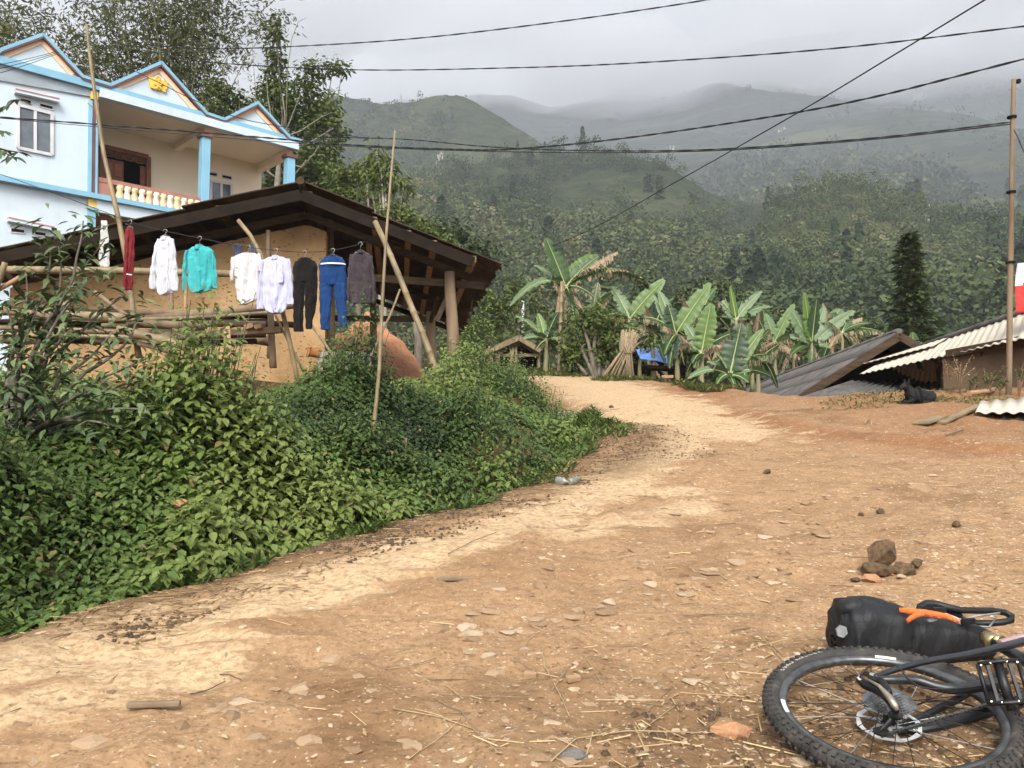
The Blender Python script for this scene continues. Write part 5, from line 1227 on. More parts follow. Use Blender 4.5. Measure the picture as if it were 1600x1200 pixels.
pole('forked_branch', 'crooked knotty branch propping the middle of the washing line', 'prop', [(372, 344, 11.6), (386, 357, 11.6), (396, 378, 11.6), (410, 402, 11.6), (428, 445, 11.7), (443, 490, 11.8), (458, 560, 11.9)], 4.0, m_bpole, .8, nodes=False, bury=.4)
pole('wooden_stake', 'dark upright stake against the mud wall between the two white shirts', 'stake', [(419, 360, 15.4), (420, 430, 15.4), (421, 560, 15.4)], 4, m_post, .9, nodes=False)
pole('wooden_post', 'stout short post at the right end of the timber pile', 'post', [(422, 478, 12.4), (424, 520, 12.4), (427, 575, 12.4)], 5.5, m_post, .9, nodes=False)
pole('stick', 'thin pale stick leaning beside the black trousers', 'stick', [(430, 492, 12.2), (444, 520, 12.2), (460, 552, 12.2)], 2.2, m_bpole, .8, nodes=False, bury=.3)
pole('stick', 'thin stick leaning against the concrete wall by the hen', 'stick', [(487, 508, 14.4), (505, 533, 14.2), (530, 570, 14.0)], 2.8, m_bpole, .8, nodes=False, bury=.3)
pole('stick', 'forked dead stick under the barn roof left of the leaning prop', 'stick', [(625, 452, 13.5), (612, 488, 13.4), (596, 520, 13.3), (582, 552, 13.2)], 2.2, m_twig, .7, nodes=False, bury=.3)
pole('stick', 'pale peeled stake standing low in the undergrowth', 'stake', [(634, 684, G(630, 742).y), (631, 712, G(630, 742).y), (627, 745, G(630, 742).y - .02)], 3.2, m_twig, .8, nodes=False, bury=.2)
pole('bamboo_rail', 'long horizontal bamboo rail across the mud wall behind the shirts', 'rail', [(-30, 421, 13.6), (60, 422, 13.6), (180, 423, 13.6), (370, 428, 13.6)], 5.6, m_bpole, 1.1)
pole('stake', 'forked stake holding up the bamboo rail below the white shirt', 'stake', [(267, 418, 13.4), (268, 470, 13.4), (268, 510, 13.3)], 3.5, m_post, .8, nodes=False)
pole('stake', 'pale split stake below the teal shirt', 'stake', [(291, 432, 13.4), (290, 460, 13.4), (289, 492, 13.3)], 2.8, m_wood_l, .9, nodes=False)
pole('bamboo_post', 'thin pale bamboo post standing straight in front of the tallest banana plant', 'post', [(878, 440, 23.2), (876, 500, 23.2), (873, 595, 23.2)], 3.4, m_bpole, .75, bury=.4)
pole('utility_pole', 'weathered wooden cable pole at the right edge of the yard', 'pole', [(1584, 124, 13.5), (1582, 200, 13.5), (1580, 350, 13.5), (1578, 480, 13.5), (1576, 622, 13.5)], 4.7, m_post, .72, nodes=False, bury=.4)
pole('concrete_post', 'small pale post far behind the small hut', 'post', [(817, 470, 50), (817, 520, 50)], 2.2, m_white, 1, nodes=False)
up_ = [o for o in COL.objects if o.name == 'utility_pole'][0]
m = MB(); q = P(1591, 127, 13.5); m.box(tuple(q), (.06, .06, .06)); m.build('bracket', m_black, up_)
for v in (183, 300, 410):
    m = MB(); q = P(1581 - (v - 183)*.01, v, 13.5); m.disc(q, (0, 0, 1), .075, .03, 12); m.build('clamp', m_black, up_)

TB = 'logs and poles in the timber pile'
for k, (lb, pts, r, mat) in enumerate([
    ('thick dark log on top of the timber pile below the white t-shirt', [(228, 499, 12.9), (330, 490, 12.9), (470, 474, 13.3)], 7.2, m_post),
    ('thin pale bamboo along the timber pile below the teal shirt', [(170, 500, 12.6), (300, 497, 12.6), (440, 487, 12.6)], 3.2, m_bpole),
    ('pale log with a sawn right end in the timber pile', [(226, 505, 12.5), (270, 508, 12.5), (322, 510, 12.5)], 7.0, m_post),
    ('dark pole behind the sawn log in the timber pile', [(310, 500, 12.9), (380, 504, 12.9), (470, 508, 12.9)], 5.0, m_dark),
    ('pale bark log slanting down to the right out of the pile', [(184, 514, 12.1), (230, 526, 12.1), (292, 541, 12.0)], 7.4, m_bpole),
    ('thin weathered pole low at the front of the pile', [(200, 532, 12.2), (230, 540, 12.2), (268, 550, 12.1)], 4.2, m_post),
    ('grey log with a round dark end at the left of the pile', [(4, 485, 12.8), (50, 491, 12.8), (110, 498, 12.8)], 7.0, m_post),
    ('pale stripped log in the middle of the pile behind the shrub', [(82, 490, 12.7), (130, 494, 12.7), (200, 497, 12.7)], 8.0, m_bpole),
    ('long dark pole running behind the shrub at the bottom of the pile', [(-30, 502, 12.8), (80, 505, 12.8), (210, 508, 12.8)], 4.0, m_dark),
    ('long reddish pole below the dark one at the left of the pile', [(-30, 512, 12.6), (60, 513, 12.6), (190, 520, 12.6)], 4.2, m_post),
    ('thin pole lying lowest at the left of the pile', [(-30, 522, 12.4), (60, 524, 12.4), (230, 527, 12.4)], 3.4, m_bpole),
    ('brown pole slanting down across the mud wall behind the shrub', [(146, 455, 13.0), (170, 473, 13.0), (196, 492, 12.9)], 4.0, m_post),
    ('greenish bamboo slanting behind the shrub', [(116, 438, 12.9), (106, 465, 12.9), (96, 492, 12.8)], 5.5, m_bpole),
    ('thin dark pole across the left of the mud wall', [(12, 428, 12.9), (30, 455, 12.9), (68, 490, 12.9)], 4.0, m_dark),
    ('stubby pale pole end at the far left edge', [(8, 410, 12.6), (2, 430, 12.6), (-12, 460, 12.6)], 5.0, m_bpole),
    ('pale sawn batten leaning left of the shrub', [(40, 428, 12.7), (20, 440, 12.7), (-20, 462, 12.7)], 4.0, m_wood_l)]):
    pole('timber_log', lb, 'log', pts, r, mat, .9, nodes=False, group=TB)
for k in range(9):                       # more poles laid along the front of the pile
    u0 = 150 + (k % 3)*75 + rnd.uniform(-15, 15); v0 = 506 + (k//3)*14 + rnd.uniform(-3, 3)
    pole('timber_log', '%s pole in the %s front row of the timber pile, counted from the left' % (('first', 'second', 'third')[k % 3], ('upper', 'middle', 'lower')[k//3]), 'log',
         [(u0, v0, 12.7), (u0 + 60, v0 + rnd.uniform(-3, 4), 12.7), (min(u0 + 150, 415), v0 + rnd.uniform(-5, 6), 12.8)], rnd.uniform(3.5, 6.5), (m_bpole, m_post, m_old)[(k*2 + k//3) % 3], .9, nodes=False, group=TB)
for k in range(12):                      # the dim back rows of the pile
    u0 = -20 + (k % 4)*105 + rnd.uniform(-20, 20); v0 = 488 + (k//4)*19 + rnd.uniform(-4, 4)
    pole('timber_log', '%s dim log in the %s back row of the timber pile, counted from the left' % (('first', 'second', 'third', 'fourth')[k % 4], ('upper', 'middle', 'lower')[k//4]), 'log',
         [(u0, v0, 13.3), (u0 + 90, v0 + rnd.uniform(-3, 4), 13.4), (min(u0 + 190, 425), v0 + rnd.uniform(-4, 6), 13.5)], rnd.uniform(5, 8), (m_dark, m_old, m_post)[k % 3], .9, nodes=False, group=TB)
def plank(name, label, a, b_, w, th, mat, cat='plank', up=(0, 0, 1), group=None):
    m = MB(); m.beam(a, b_, w, th, up); return tag(m.build(name, mat, None, .004), label, cat, group)
plank('plank', 'long grey plank lying along the front of the timber pile', P(238, 528, 12.2), P(440, 515, 12.2), .12, .09, m_post)
plank('plank', 'second long grey plank under the first in the timber pile', P(230, 540, 12.4), P(400, 533, 12.4), .12, .07, m_dark)
plank('plank', 'short pale board standing upright in front of the pile', P(354, 510, 11.9), P(357, 556, 11.8), .10, .02, m_wood_l, up=(0, 1, 0))
plank('wood_block', 'left one of two short sawn blocks on the grey plank', P(383, 512, 12.1), P(396, 508, 12.1), .09, .07, m_wood_l, 'wood block')
plank('wood_block', 'right one of two short sawn blocks on the grey plank', P(399, 512, 12.1), P(409, 509, 12.1), .09, .06, m_wood_l, 'wood block')

# ---- cables
m_cable = simple('black_cable', (.012, .012, .014), None, 5, rough=.5)
def cable(label, pts, rpx, name='cable', cat='cable', twist=False, group=None):
    q = [P(*p) for p in pts]; n = 90
    if pts[-1][0] > 1612 and pts[-1][2] > 10: q.append(q[-1] + (q[-1] - q[-2]).normalized()*9)      # on past the edge of the view
    acc = [0]
    for a, b_ in zip(q[:-1], q[1:]): acc.append(acc[-1] + (a - b_).length)
    # smooth spline through the points
    def cr(i, t):
        p0, p1, p2, p3 = q[max(i - 1, 0)], q[i], q[min(i + 1, len(q) - 1)], q[min(i + 2, len(q) - 1)]
        return .5*((2*p1) + (p2 - p0)*t + (2*p0 - 5*p1 + 4*p2 - p3)*t*t + (3*p1 - p0 - 3*p2 + p3)*t**3)
    pp = []
    for i in range(len(q) - 1):
        for k in range(24): pp.append(cr(i, k/24))
    pp.append(q[-1]); ys = [p.y for p in pp]; rr = [.78*rpx*p.y/FPX for p in pp]; mb = MB()
    r = sum(rr)/len(rr)
    if twist:
        for s in (0, math.pi):
            mb.tube([p + Vector((0, math.cos(i*.9 + s), math.sin(i*.9 + s)))*r*.55 for i, p in enumerate(pp)], r*.62, 5)
    else: mb.tube(pp, r, 6)
    return tag(mb.build(name, m_cable), label, cat, group)
cable('topmost cable, leaving the top of the photo right of the middle', [(230, 70, 30), (325, 76, 30), (450, 73, 29), (650, 60, 27), (880, 33, 25), (1110, -1, 23), (1300, -36, 21)], 1.35, twist=True)
cable('second cable from the top, running right across the sky', [(230, 80, 30), (325, 97, 30), (550, 109, 28), (800, 106, 26), (1000, 98, 24), (1300, 76, 21), (1660, 34, 18)], 1.45, twist=True)
cable('thick cable dipping low past the thin pole and rising to the right edge', [(-30, 181, 20), (200, 198, 21), (400, 214, 22), (540, 226, 22), (700, 233, 22), (800, 233, 21), (950, 219, 20), (1150, 191, 19), (1350, 155, 17), (1660, 77, 15)], 1.9, twist=True)
cable('grey double cable ending at the weathered cable pole', [(470, 214, 24), (620, 217, 22), (760, 229, 20), (900, 235, 18), (1100, 234, 16), (1350, 217, 14.5), (1579, 191, 13.45)], 1.3, twist=True)
cable('thin cable just under the thick one over the porch', [(-30, 182, 24), (300, 211, 24), (470, 224, 24), (620, 232, 22), (850, 238, 19), (1100, 236, 16), (1350, 219, 14.6), (1579, 194, 13.45)], .9)
cable('straight black cable crossing the others on its way down to the barn eave', [(783, 412, 26), (905, 367, 23), (1060, 282, 19), (1250, 174, 15), (1400, 84, 13), (1540, -1, 11.5), (1640, -60, 10.8)], 1.3)
cable('thin wire over the middle gable of the blue house', [(213, 112, 24.5), (250, 130, 24.5), (290, 150, 25), (360, 180, 25.5), (430, 196, 27), (560, 214, 30)], .8)
for k, (v0, v1) in enumerate(((101, 80), (107, 82), (114, 84))):
    cable('%s of three thin wires tied to the left gable' % ('top one', 'middle one', 'lowest')[k], [(-30, v0 + 6, 20), (0, v0, 20.5), (45, (v0 + v1)/2 + 1, 22), (90, v1, 24.3)], .75, group='wires tied to the left gable')
cable('short cable hanging down to the right of the cable pole', [(1584, 203, 13.4), (1592, 218, 13.3), (1600, 237, 13.2), (1625, 290, 13)], 1.1)
cable('pale string slanting from the barn eave to the bamboo post', [(770, 437, 25), (820, 450, 24), (878, 462, 23.2)], .6, name='string', cat='string')
cable('string running from the bamboo post down to the stalk bundle', [(878, 462, 23.2), (920, 500, 22.6), (965, 545, 21.8)], .7, name='string', cat='string')
cable('thin vertical wire rising from the first gable of the blue house', [(65, 60, 25), (64, 20, 25), (63, -30, 25)], .5)

# ---- washing line
LN = [(-40, 258, 12.6), (0, 272, 12.4), (80, 300, 12.0), (163, 331, 11.7), (202, 346, 11.6), (258, 361, 11.5), (312, 372, 11.5), (372, 384, 11.5), (430, 391, 11.5), (476, 394, 11.5), (520, 391, 11.5), (563, 381, 11.5), (594, 366, 11.45)]
cable('thin sagging washing line from the house to the bamboo prop', LN, .75, 'washing_line', 'washing line')
def ly(u): return float(np.interp(u, [l[0] for l in LN], [l[2] for l in LN]))
def lv(u): return float(np.interp(u, [l[0] for l in LN], [l[1] for l in LN]))
def fabric(name, c1, c2, rough=.85, sheen=.2):
    m, nt, b = newmat(name); vec = coord(nt)
    nt.links.new(ramp(nt, noise(nt, vec, 5, 4), [(.35, c1), (.65, c2)]), b.inputs['Base Color']); b.inputs['Roughness'].default_value = rough
    b.inputs['Sheen Weight'].default_value = sheen; b.inputs['Specular IOR Level'].default_value = .15
    wv = noise(nt, coord(nt, (1, 1, .22)), 14, 4, .6, .6); bump(nt, b, mth(nt, 'ADD', wv, mth(nt, 'MULTIPLY', noise(nt, vec, 9, 5), 1.0)), .9, .035)
    return m
def sheet(rows, y, bulge=.05, fold=.012, ff=9.0, seed=0.0, nu=16, sub=8, dy=0.0):
    """a limp hollow piece of clothing: rows of (v, uL, uR), a front and a back face joined at the edges"""
    vs = [r[0] for r in rows]; V = []; m = (len(rows) - 1)*sub + 1
    for s in (0, 1):
        for j in range(m):
            v = lerp(vs[0], vs[-1], j/(m - 1)) if False else float(np.interp(j/sub, range(len(rows)), vs))
            uL = float(np.interp(v, vs, [r[1] for r in rows])); uR = float(np.interp(v, vs, [r[2] for r in rows]))
            wob = .5*math.sin(v*.35 + seed); uL += wob; uR += .5*math.sin(v*.29 + seed*2)
            for i in range(nu + 1):
                a = i/nu; p = P(lerp(uL, uR, a), v, y)
                e = math.sqrt(max(0, 1 - (2*a - 1)**2)); f = min(1, (j + 1)/m*1.6)
                off = e*bulge + fold*f*(math.sin(a*ff + seed + .5*math.sin(v*.06)) + .6*math.sin(a*ff*2.3 + v*.08 + seed*3))*e
                off += .02*(float(vnoise(np.array([a*5 + seed]), np.array([v*.06]))[0]) - .5)*e
                V.append(Vector((p.x, y + dy + (-off if s == 0 else off*.6 + .004), p.z)))
    F = []; w = nu + 1; o = m*w
    for j in range(m - 1):
        for i in range(nu): F.append((j*w + i, (j + 1)*w + i, (j + 1)*w + i + 1, j*w + i + 1)); F.append((o + j*w + i, o + j*w + i + 1, o + (j + 1)*w + i + 1, o + (j + 1)*w + i))
        F.append((j*w, o + j*w, o + (j + 1)*w, (j + 1)*w)); F.append((j*w + nu, (j + 1)*w + nu, o + (j + 1)*w + nu, o + j*w + nu))
    for i in range(nu): F.append((i, i + 1, o + i + 1, o + i))
    return V, F
def hanger(t, u, vtop, w, y, mat):
    m = MB(); o = t.location; v0 = lv(u)
    hook = [P(u + 3*math.cos(a), v0 + 1 + 3*math.sin(a) - 1, y) - o for a in [math.radians(x) for x in (160, 200, 240, 270, 300, 340, 20, 60, 80)]] + [P(u, vtop - 1, y) - o]
    m.tube(hook, .003, 5); m.tube([P(u, vtop - 1, y) - o, P(u - w, vtop + w*.35, y) - o, P(u + w, vtop + w*.35, y) - o, P(u, vtop - 1, y) - o], .004, 5)
    return m.build('hanger', mat, t)
m_wire = simple('hanger_wire', (.45, .44, .42), None, 5, rough=.35, metal=.6)
def garment(name, label, cat, u, mat, pieces, hang=None, dark=False, group='clothes on the washing line', extra=None):
    y = ly(u); t = empty(name, P(u, lv(u), y), label, cat, group); o = t.location
    for k, pc in enumerate(pieces):
        nm, rows = pc[0], pc[1]; kw = pc[2] if len(pc) > 2 else {}
        V, F = sheet(rows, y, seed=u*.37 + k, **kw); mb = MB(); mb.add([p - o for p in V], F, 0, True); mb.build(nm, pc[3] if len(pc) > 3 else mat, t)
    if hang: hanger(t, u, hang[0], hang[1], y - .002, m_wire)
    if extra: extra(t, o, y)
    return t
f_white = fabric('white_cotton', (.47, .47, .51), (.53, .53, .56)); f_lav = fabric('lavender_white_cotton', (.41, .41, .55), (.46, .46, .60)); f_teal = fabric('teal_cotton', (.035, .30, .31), (.05, .36, .36), sheen=.1)
f_red = fabric('wine_red_cloth', (.16, .016, .02), (.22, .024, .026), sheen=.05); f_blk = fabric('black_cloth', (.005, .004, .004), (.009, .007, .007), sheen=.05); f_navy = fabric('royal_blue_cloth', (.006, .030, .105), (.009, .040, .135), sheen=.05); f_char = fabric('charcoal_knit', (.035, .026, .031), (.052, .040, .046), sheen=.1)
f_grey = fabric('pale_striped_cloth', (.50, .50, .48), (.34, .35, .33)); f_ivory = fabric('ivory_cotton', (.50, .47, .48), (.55, .52, .52)); m_navyp = fabric('navy_plaid', (.02, .025, .05), (.08, .09, .13))
m_btn = simple('button', (.75, .74, .72), None, 5, rough=.4)
def buttons(u0, v0, u1, v1, n, mat=None):
    def f(t, o, y):
        for k in range(n):
            m = MB(); p = P(lerp(u0, u1, k/(n - 1)), lerp(v0, v1, k/(n - 1)), y - .075) - o; m.disc(p, (0, 1, 0), .007, .004, 10); m.build('button', mat or m_btn, t)
        m = MB(); m.tube([P(lerp(u0, u1, k/6), lerp(v0 - 2, v1 + 3, k/6), y - .062) - o for k in range(7)], .006, 5, sx=2.2); m.build('placket', mat or m_btn, t)
    return f
def collar(u, v, w, h):  return ('collar', [(v - h, u - w*.7, u + w*.7), (v, u - w, u + w), (v + h, u - w*.9, u + w*.9)], dict(bulge=.07, fold=.004, nu=10, sub=4))
garment('scarf', 'narrow grey patterned cloth hanging at the left end of the line', 'scarf', 162, f_grey, [('cloth', [(345, 158, 167), (365, 157, 169), (390, 155, 171), (410, 154, 171), (417, 158, 170)], dict(bulge=.02, ff=14))])
garment('trousers', 'folded wine red trousers hanging edge on from a hanger', 'trousers', 203, f_red, [('leg', [(356, 200, 207), (366, 198, 210), (400, 195, 210), (430, 195, 208), (453, 195, 207)], dict(bulge=.05, fold=.02, ff=12)), ('leg', [(360, 199, 205), (380, 198, 204), (430, 196, 202), (455, 196, 201)], dict(bulge=.02, dy=-.06)), ('stripe', [(429, 195.5, 207), (431, 195.5, 207)], dict(bulge=.066, sub=2), m_btn)], (354, 5))
garment('shirt', 'white long sleeved shirt with a button front, turned slightly right', 'shirt', 258, f_white, [('body', [(371, 252, 266), (376, 247, 272), (400, 244, 275), (430, 244, 275), (450, 244, 275), (457, 246, 272), (461, 250, 262)], dict(fold=.028, ff=11)),
    ('sleeve', [(374, 246, 251), (385, 242, 250), (405, 238, 247), (430, 234, 244), (449, 233, 244), (452, 236, 243)], dict(bulge=.03, dy=-.01, nu=8)), ('sleeve', [(374, 267, 272), (388, 269, 275), (410, 269, 277), (435, 267, 279), (452, 266, 280), (455, 269, 279)], dict(bulge=.03, dy=-.02, nu=8)), collar(259, 373, 7, 3)], (367, 8), extra=buttons(262, 380, 261, 452, 7))
garment('shirt', 'teal green shirt with a stand collar hanging fourth on the line', 'shirt', 312, f_teal, [('body', [(386, 300, 326), (390, 294, 332), (400, 292, 333), (425, 293, 333), (445, 293, 332), (454, 296, 330), (457, 300, 320)], dict(fold=.024, ff=10)),
    ('sleeve', [(392, 290, 295), (405, 287, 293), (425, 285, 292), (445, 285, 291), (454, 286, 290)], dict(bulge=.03, dy=-.01, nu=8)), ('sleeve', [(392, 330, 334), (405, 331, 337), (430, 332, 339), (448, 332, 340), (451, 334, 340)], dict(bulge=.03, dy=-.01, nu=8)), collar(311, 387, 8, 3.5)], (382, 8), extra=buttons(311, 394, 313, 452, 7, f_teal))
garment('tee_shirt', 'plain white t-shirt hung at a tilt beside the navy socks', 't-shirt', 388, f_ivory, [('body', [(396, 378, 400), (400, 366, 404), (410, 366, 406), (425, 366, 405), (450, 368, 404), (468, 371, 403), (476, 373, 385)], dict(fold=.020, ff=8)), ('sleeve', [(402, 361, 370), (415, 360, 368), (432, 359, 365), (439, 360, 364)], dict(bulge=.03, nu=8)), ('sleeve', [(396, 402, 407), (410, 403, 409), (420, 404, 410), (424, 405, 409)], dict(bulge=.03, nu=8))], (393, 9))
garment('shirt', 'lavender white button-up shirt with a chest pocket in front of the crooked branch', 'shirt', 431, f_lav, [('body', [(402, 420, 443), (406, 411, 451), (420, 409, 455), (450, 408, 454), (475, 410, 450), (485, 414, 446), (489, 424, 440)], dict(fold=.028, ff=11)),
    ('sleeve', [(407, 408, 414), (425, 406, 412), (450, 403, 410), (472, 401, 410), (483, 401, 412)], dict(bulge=.03, dy=-.01, nu=8)), ('sleeve', [(405, 448, 453), (420, 450, 456), (445, 451, 458), (465, 451, 459), (476, 448, 460)], dict(bulge=.03, dy=-.02, nu=8)), ('pocket', [(429, 435, 445), (440, 435, 445), (443, 437, 443)], dict(bulge=.012, fold=0, dy=-.055, nu=6)), collar(431, 403, 7, 3)], (399, 9), extra=buttons(431, 410, 430, 480, 7))
garment('trousers', 'black trousers hanging by the waist, fifth from the right', 'trousers', 476, f_blk, [('waist', [(403, 470, 484), (409, 461, 493), (417, 457, 496), (430, 458, 496), (440, 458, 496)], dict(bulge=.05)), ('leg', [(438, 458, 477), (460, 458, 476), (490, 458, 474), (518, 459, 474)], dict(bulge=.05, nu=10)), ('leg', [(438, 475.5, 496), (455, 476, 496), (480, 476, 494), (500, 477, 489), (514, 478, 487)], dict(bulge=.05, nu=10))], (402, 14))
garment('trousers', 'royal blue trousers with a white waist tie hanging open on a hanger', 'trousers', 520, f_navy, [('waist', [(401, 508, 532), (407, 500, 538), (416, 498, 540), (430, 499, 541), (445, 499, 542)], dict(bulge=.05)), ('leg', [(443, 499, 520), (470, 499, 518), (495, 500, 516), (515, 501, 515)], dict(bulge=.05, nu=10)), ('leg', [(443, 519.5, 542), (465, 522, 542), (490, 527, 542), (511, 530, 542)], dict(bulge=.05, nu=10)),
    ('waistband', [(412, 500, 539), (414, 499, 540)], dict(bulge=.075, fold=.0, sub=3), m_btn)], (398, 15))
garment('sweater', 'charcoal long sleeved sweater hanging nearest the bamboo prop', 'sweater', 563, f_char, [('body', [(394, 557, 573), (398, 549, 579), (410, 546, 582), (440, 545, 583), (465, 545, 583), (474, 548, 580)], dict(fold=.020, ff=8)), ('sleeve', [(398, 547, 552), (420, 544, 550), (450, 542, 548), (470, 542, 548)], dict(bulge=.03, dy=-.01, nu=8)), ('sleeve', [(400, 578, 582), (420, 580, 584), (450, 582, 587), (472, 582, 587), (475, 583, 586)], dict(bulge=.03, dy=-.01, nu=8)), collar(565, 394, 5, 2.5)], (391, 9))
for u0, u1, lb in ((363, 377, 'left'), (390, 403, 'right')):
    y = 11.6; V, F = sheet([(381, u0, u1 - 1), (388, u0 + 1, u1), (396, u0 + 3, u1 + 1), (399, u0 + 5, u1)], y, .02, .004, seed=u0); mb = MB(); mb.add(V, F, 0, True)
    tag(mb.build('sock', m_navyp), '%s one of two dark navy socks clipped to the line over the t-shirt' % lb, 'sock', 'navy socks on the washing line')

# ---- red and white cloth hanging by the cable pole
def flag():
    n = 20; V = []; y = 14.6
    pts = lambda a, f: P(lerp(lerp(1590, 1588, f), 1665, a), lerp(lerp(411, 402, a), lerp(489, 486, a), f), y)
    F0, F1 = [], []
    for j in range(n + 1):
        for i in range(n + 1):
            a, f = i/n, j/n; p = pts(a, f); V.append(p + Vector((0, .05*math.sin(a*11 + f*2) + .03*math.sin(f*5 + a*3), 0)))
    mb = MB(); b_ = len(mb.v)
    for j in range(n):
        for i in range(n):
            a, f = (i + .5)/n, (j + .5)/n; white = (a < .55 and f < .38 - .42*a + .1) or (.44 < f + .55*a < .47)
            (F1 if white else F0).append((j*(n + 1) + i, j*(n + 1) + i + 1, (j + 1)*(n + 1) + i + 1, (j + 1)*(n + 1) + i))
    mb.v = [tuple(p) for p in V]
    for f in F0: mb.f.append(f); mb.m.append(0); mb.sm.append(True)
    for f in F1: mb.f.append(f); mb.m.append(1); mb.sm.append(True)
    o = mb.build('hanging_cloth', [fabric('red_cloth', (.46, .03, .03), (.56, .05, .04)), f_white]); s = o.modifiers.new('t', 'SOLIDIFY'); s.thickness = .004
    tag(o, 'red cloth with a white corner hanging above the pale roof at the right edge', 'cloth')
flag()
cable('thin line carrying the red and white cloth from the cable pole', [(1579, 409, 13.5), (1590, 411, 14.3), (1630, 406, 14.6), (1670, 402, 14.8)], .6, 'line', 'line')
# ------------------------------------------------------------------ the bicycle lying on its side
m_rub, nt, b = newmat('tyre_rubber'); vec = coord(nt)
nt.links.new(ramp(nt, noise(nt, vec, 22, 5, .6), [(.35, (.022, .021, .020)), (.6, (.048, .043, .038)), (.75, (.13, .10, .07))]), b.inputs['Base Color']); b.inputs['Roughness'].default_value = .75; b.inputs['Specular IOR Level'].default_value = .3
bump(nt, b, noise(nt, vec, 160, 3), .2, .002)
m_alu = simple('brushed_rim', (.055, .055, .057), (.12, .12, .12), 30, rough=.33, metal=.6, spec=.5)
m_steel = simple('polished_steel', (.62, .62, .60), (.45, .45, .44), 20, rough=.28, metal=.9)
m_frame = simple('black_frame_paint', (.008, .009, .012), (.016, .017, .020), 10, rough=.35, spec=.5)
m_bk = simple('black_metal', (.010, .010, .011), (.028, .026, .024), 30, rough=.4, metal=.4)
m_bronze = simple('bronze_seat_clamp', (.38, .30, .16), (.25, .20, .11), 20, rough=.35, metal=.8)
m_pink = simple('dusty_pink_tube', (.36, .25, .24), (.28, .19, .19), 9, rough=.35, spec=.5)
m_decal = simple('white_decal', (.60, .60, .60), None, 9, rough=.5)
WC = P(1389, 1110, 2.43); WN = Vector((-.055, -.235, .97)).normalized()
WX = (Vector((1, 0, 0)) - WN*WN.x).normalized(); WY = WN.cross(WX)
def W(u, v, h=0.0):
    """where the line of sight meets the plane h above the wheel's middle plane"""
    r = ray(u, v); k = (WN.dot(WC) + h)/WN.dot(r); return r*k
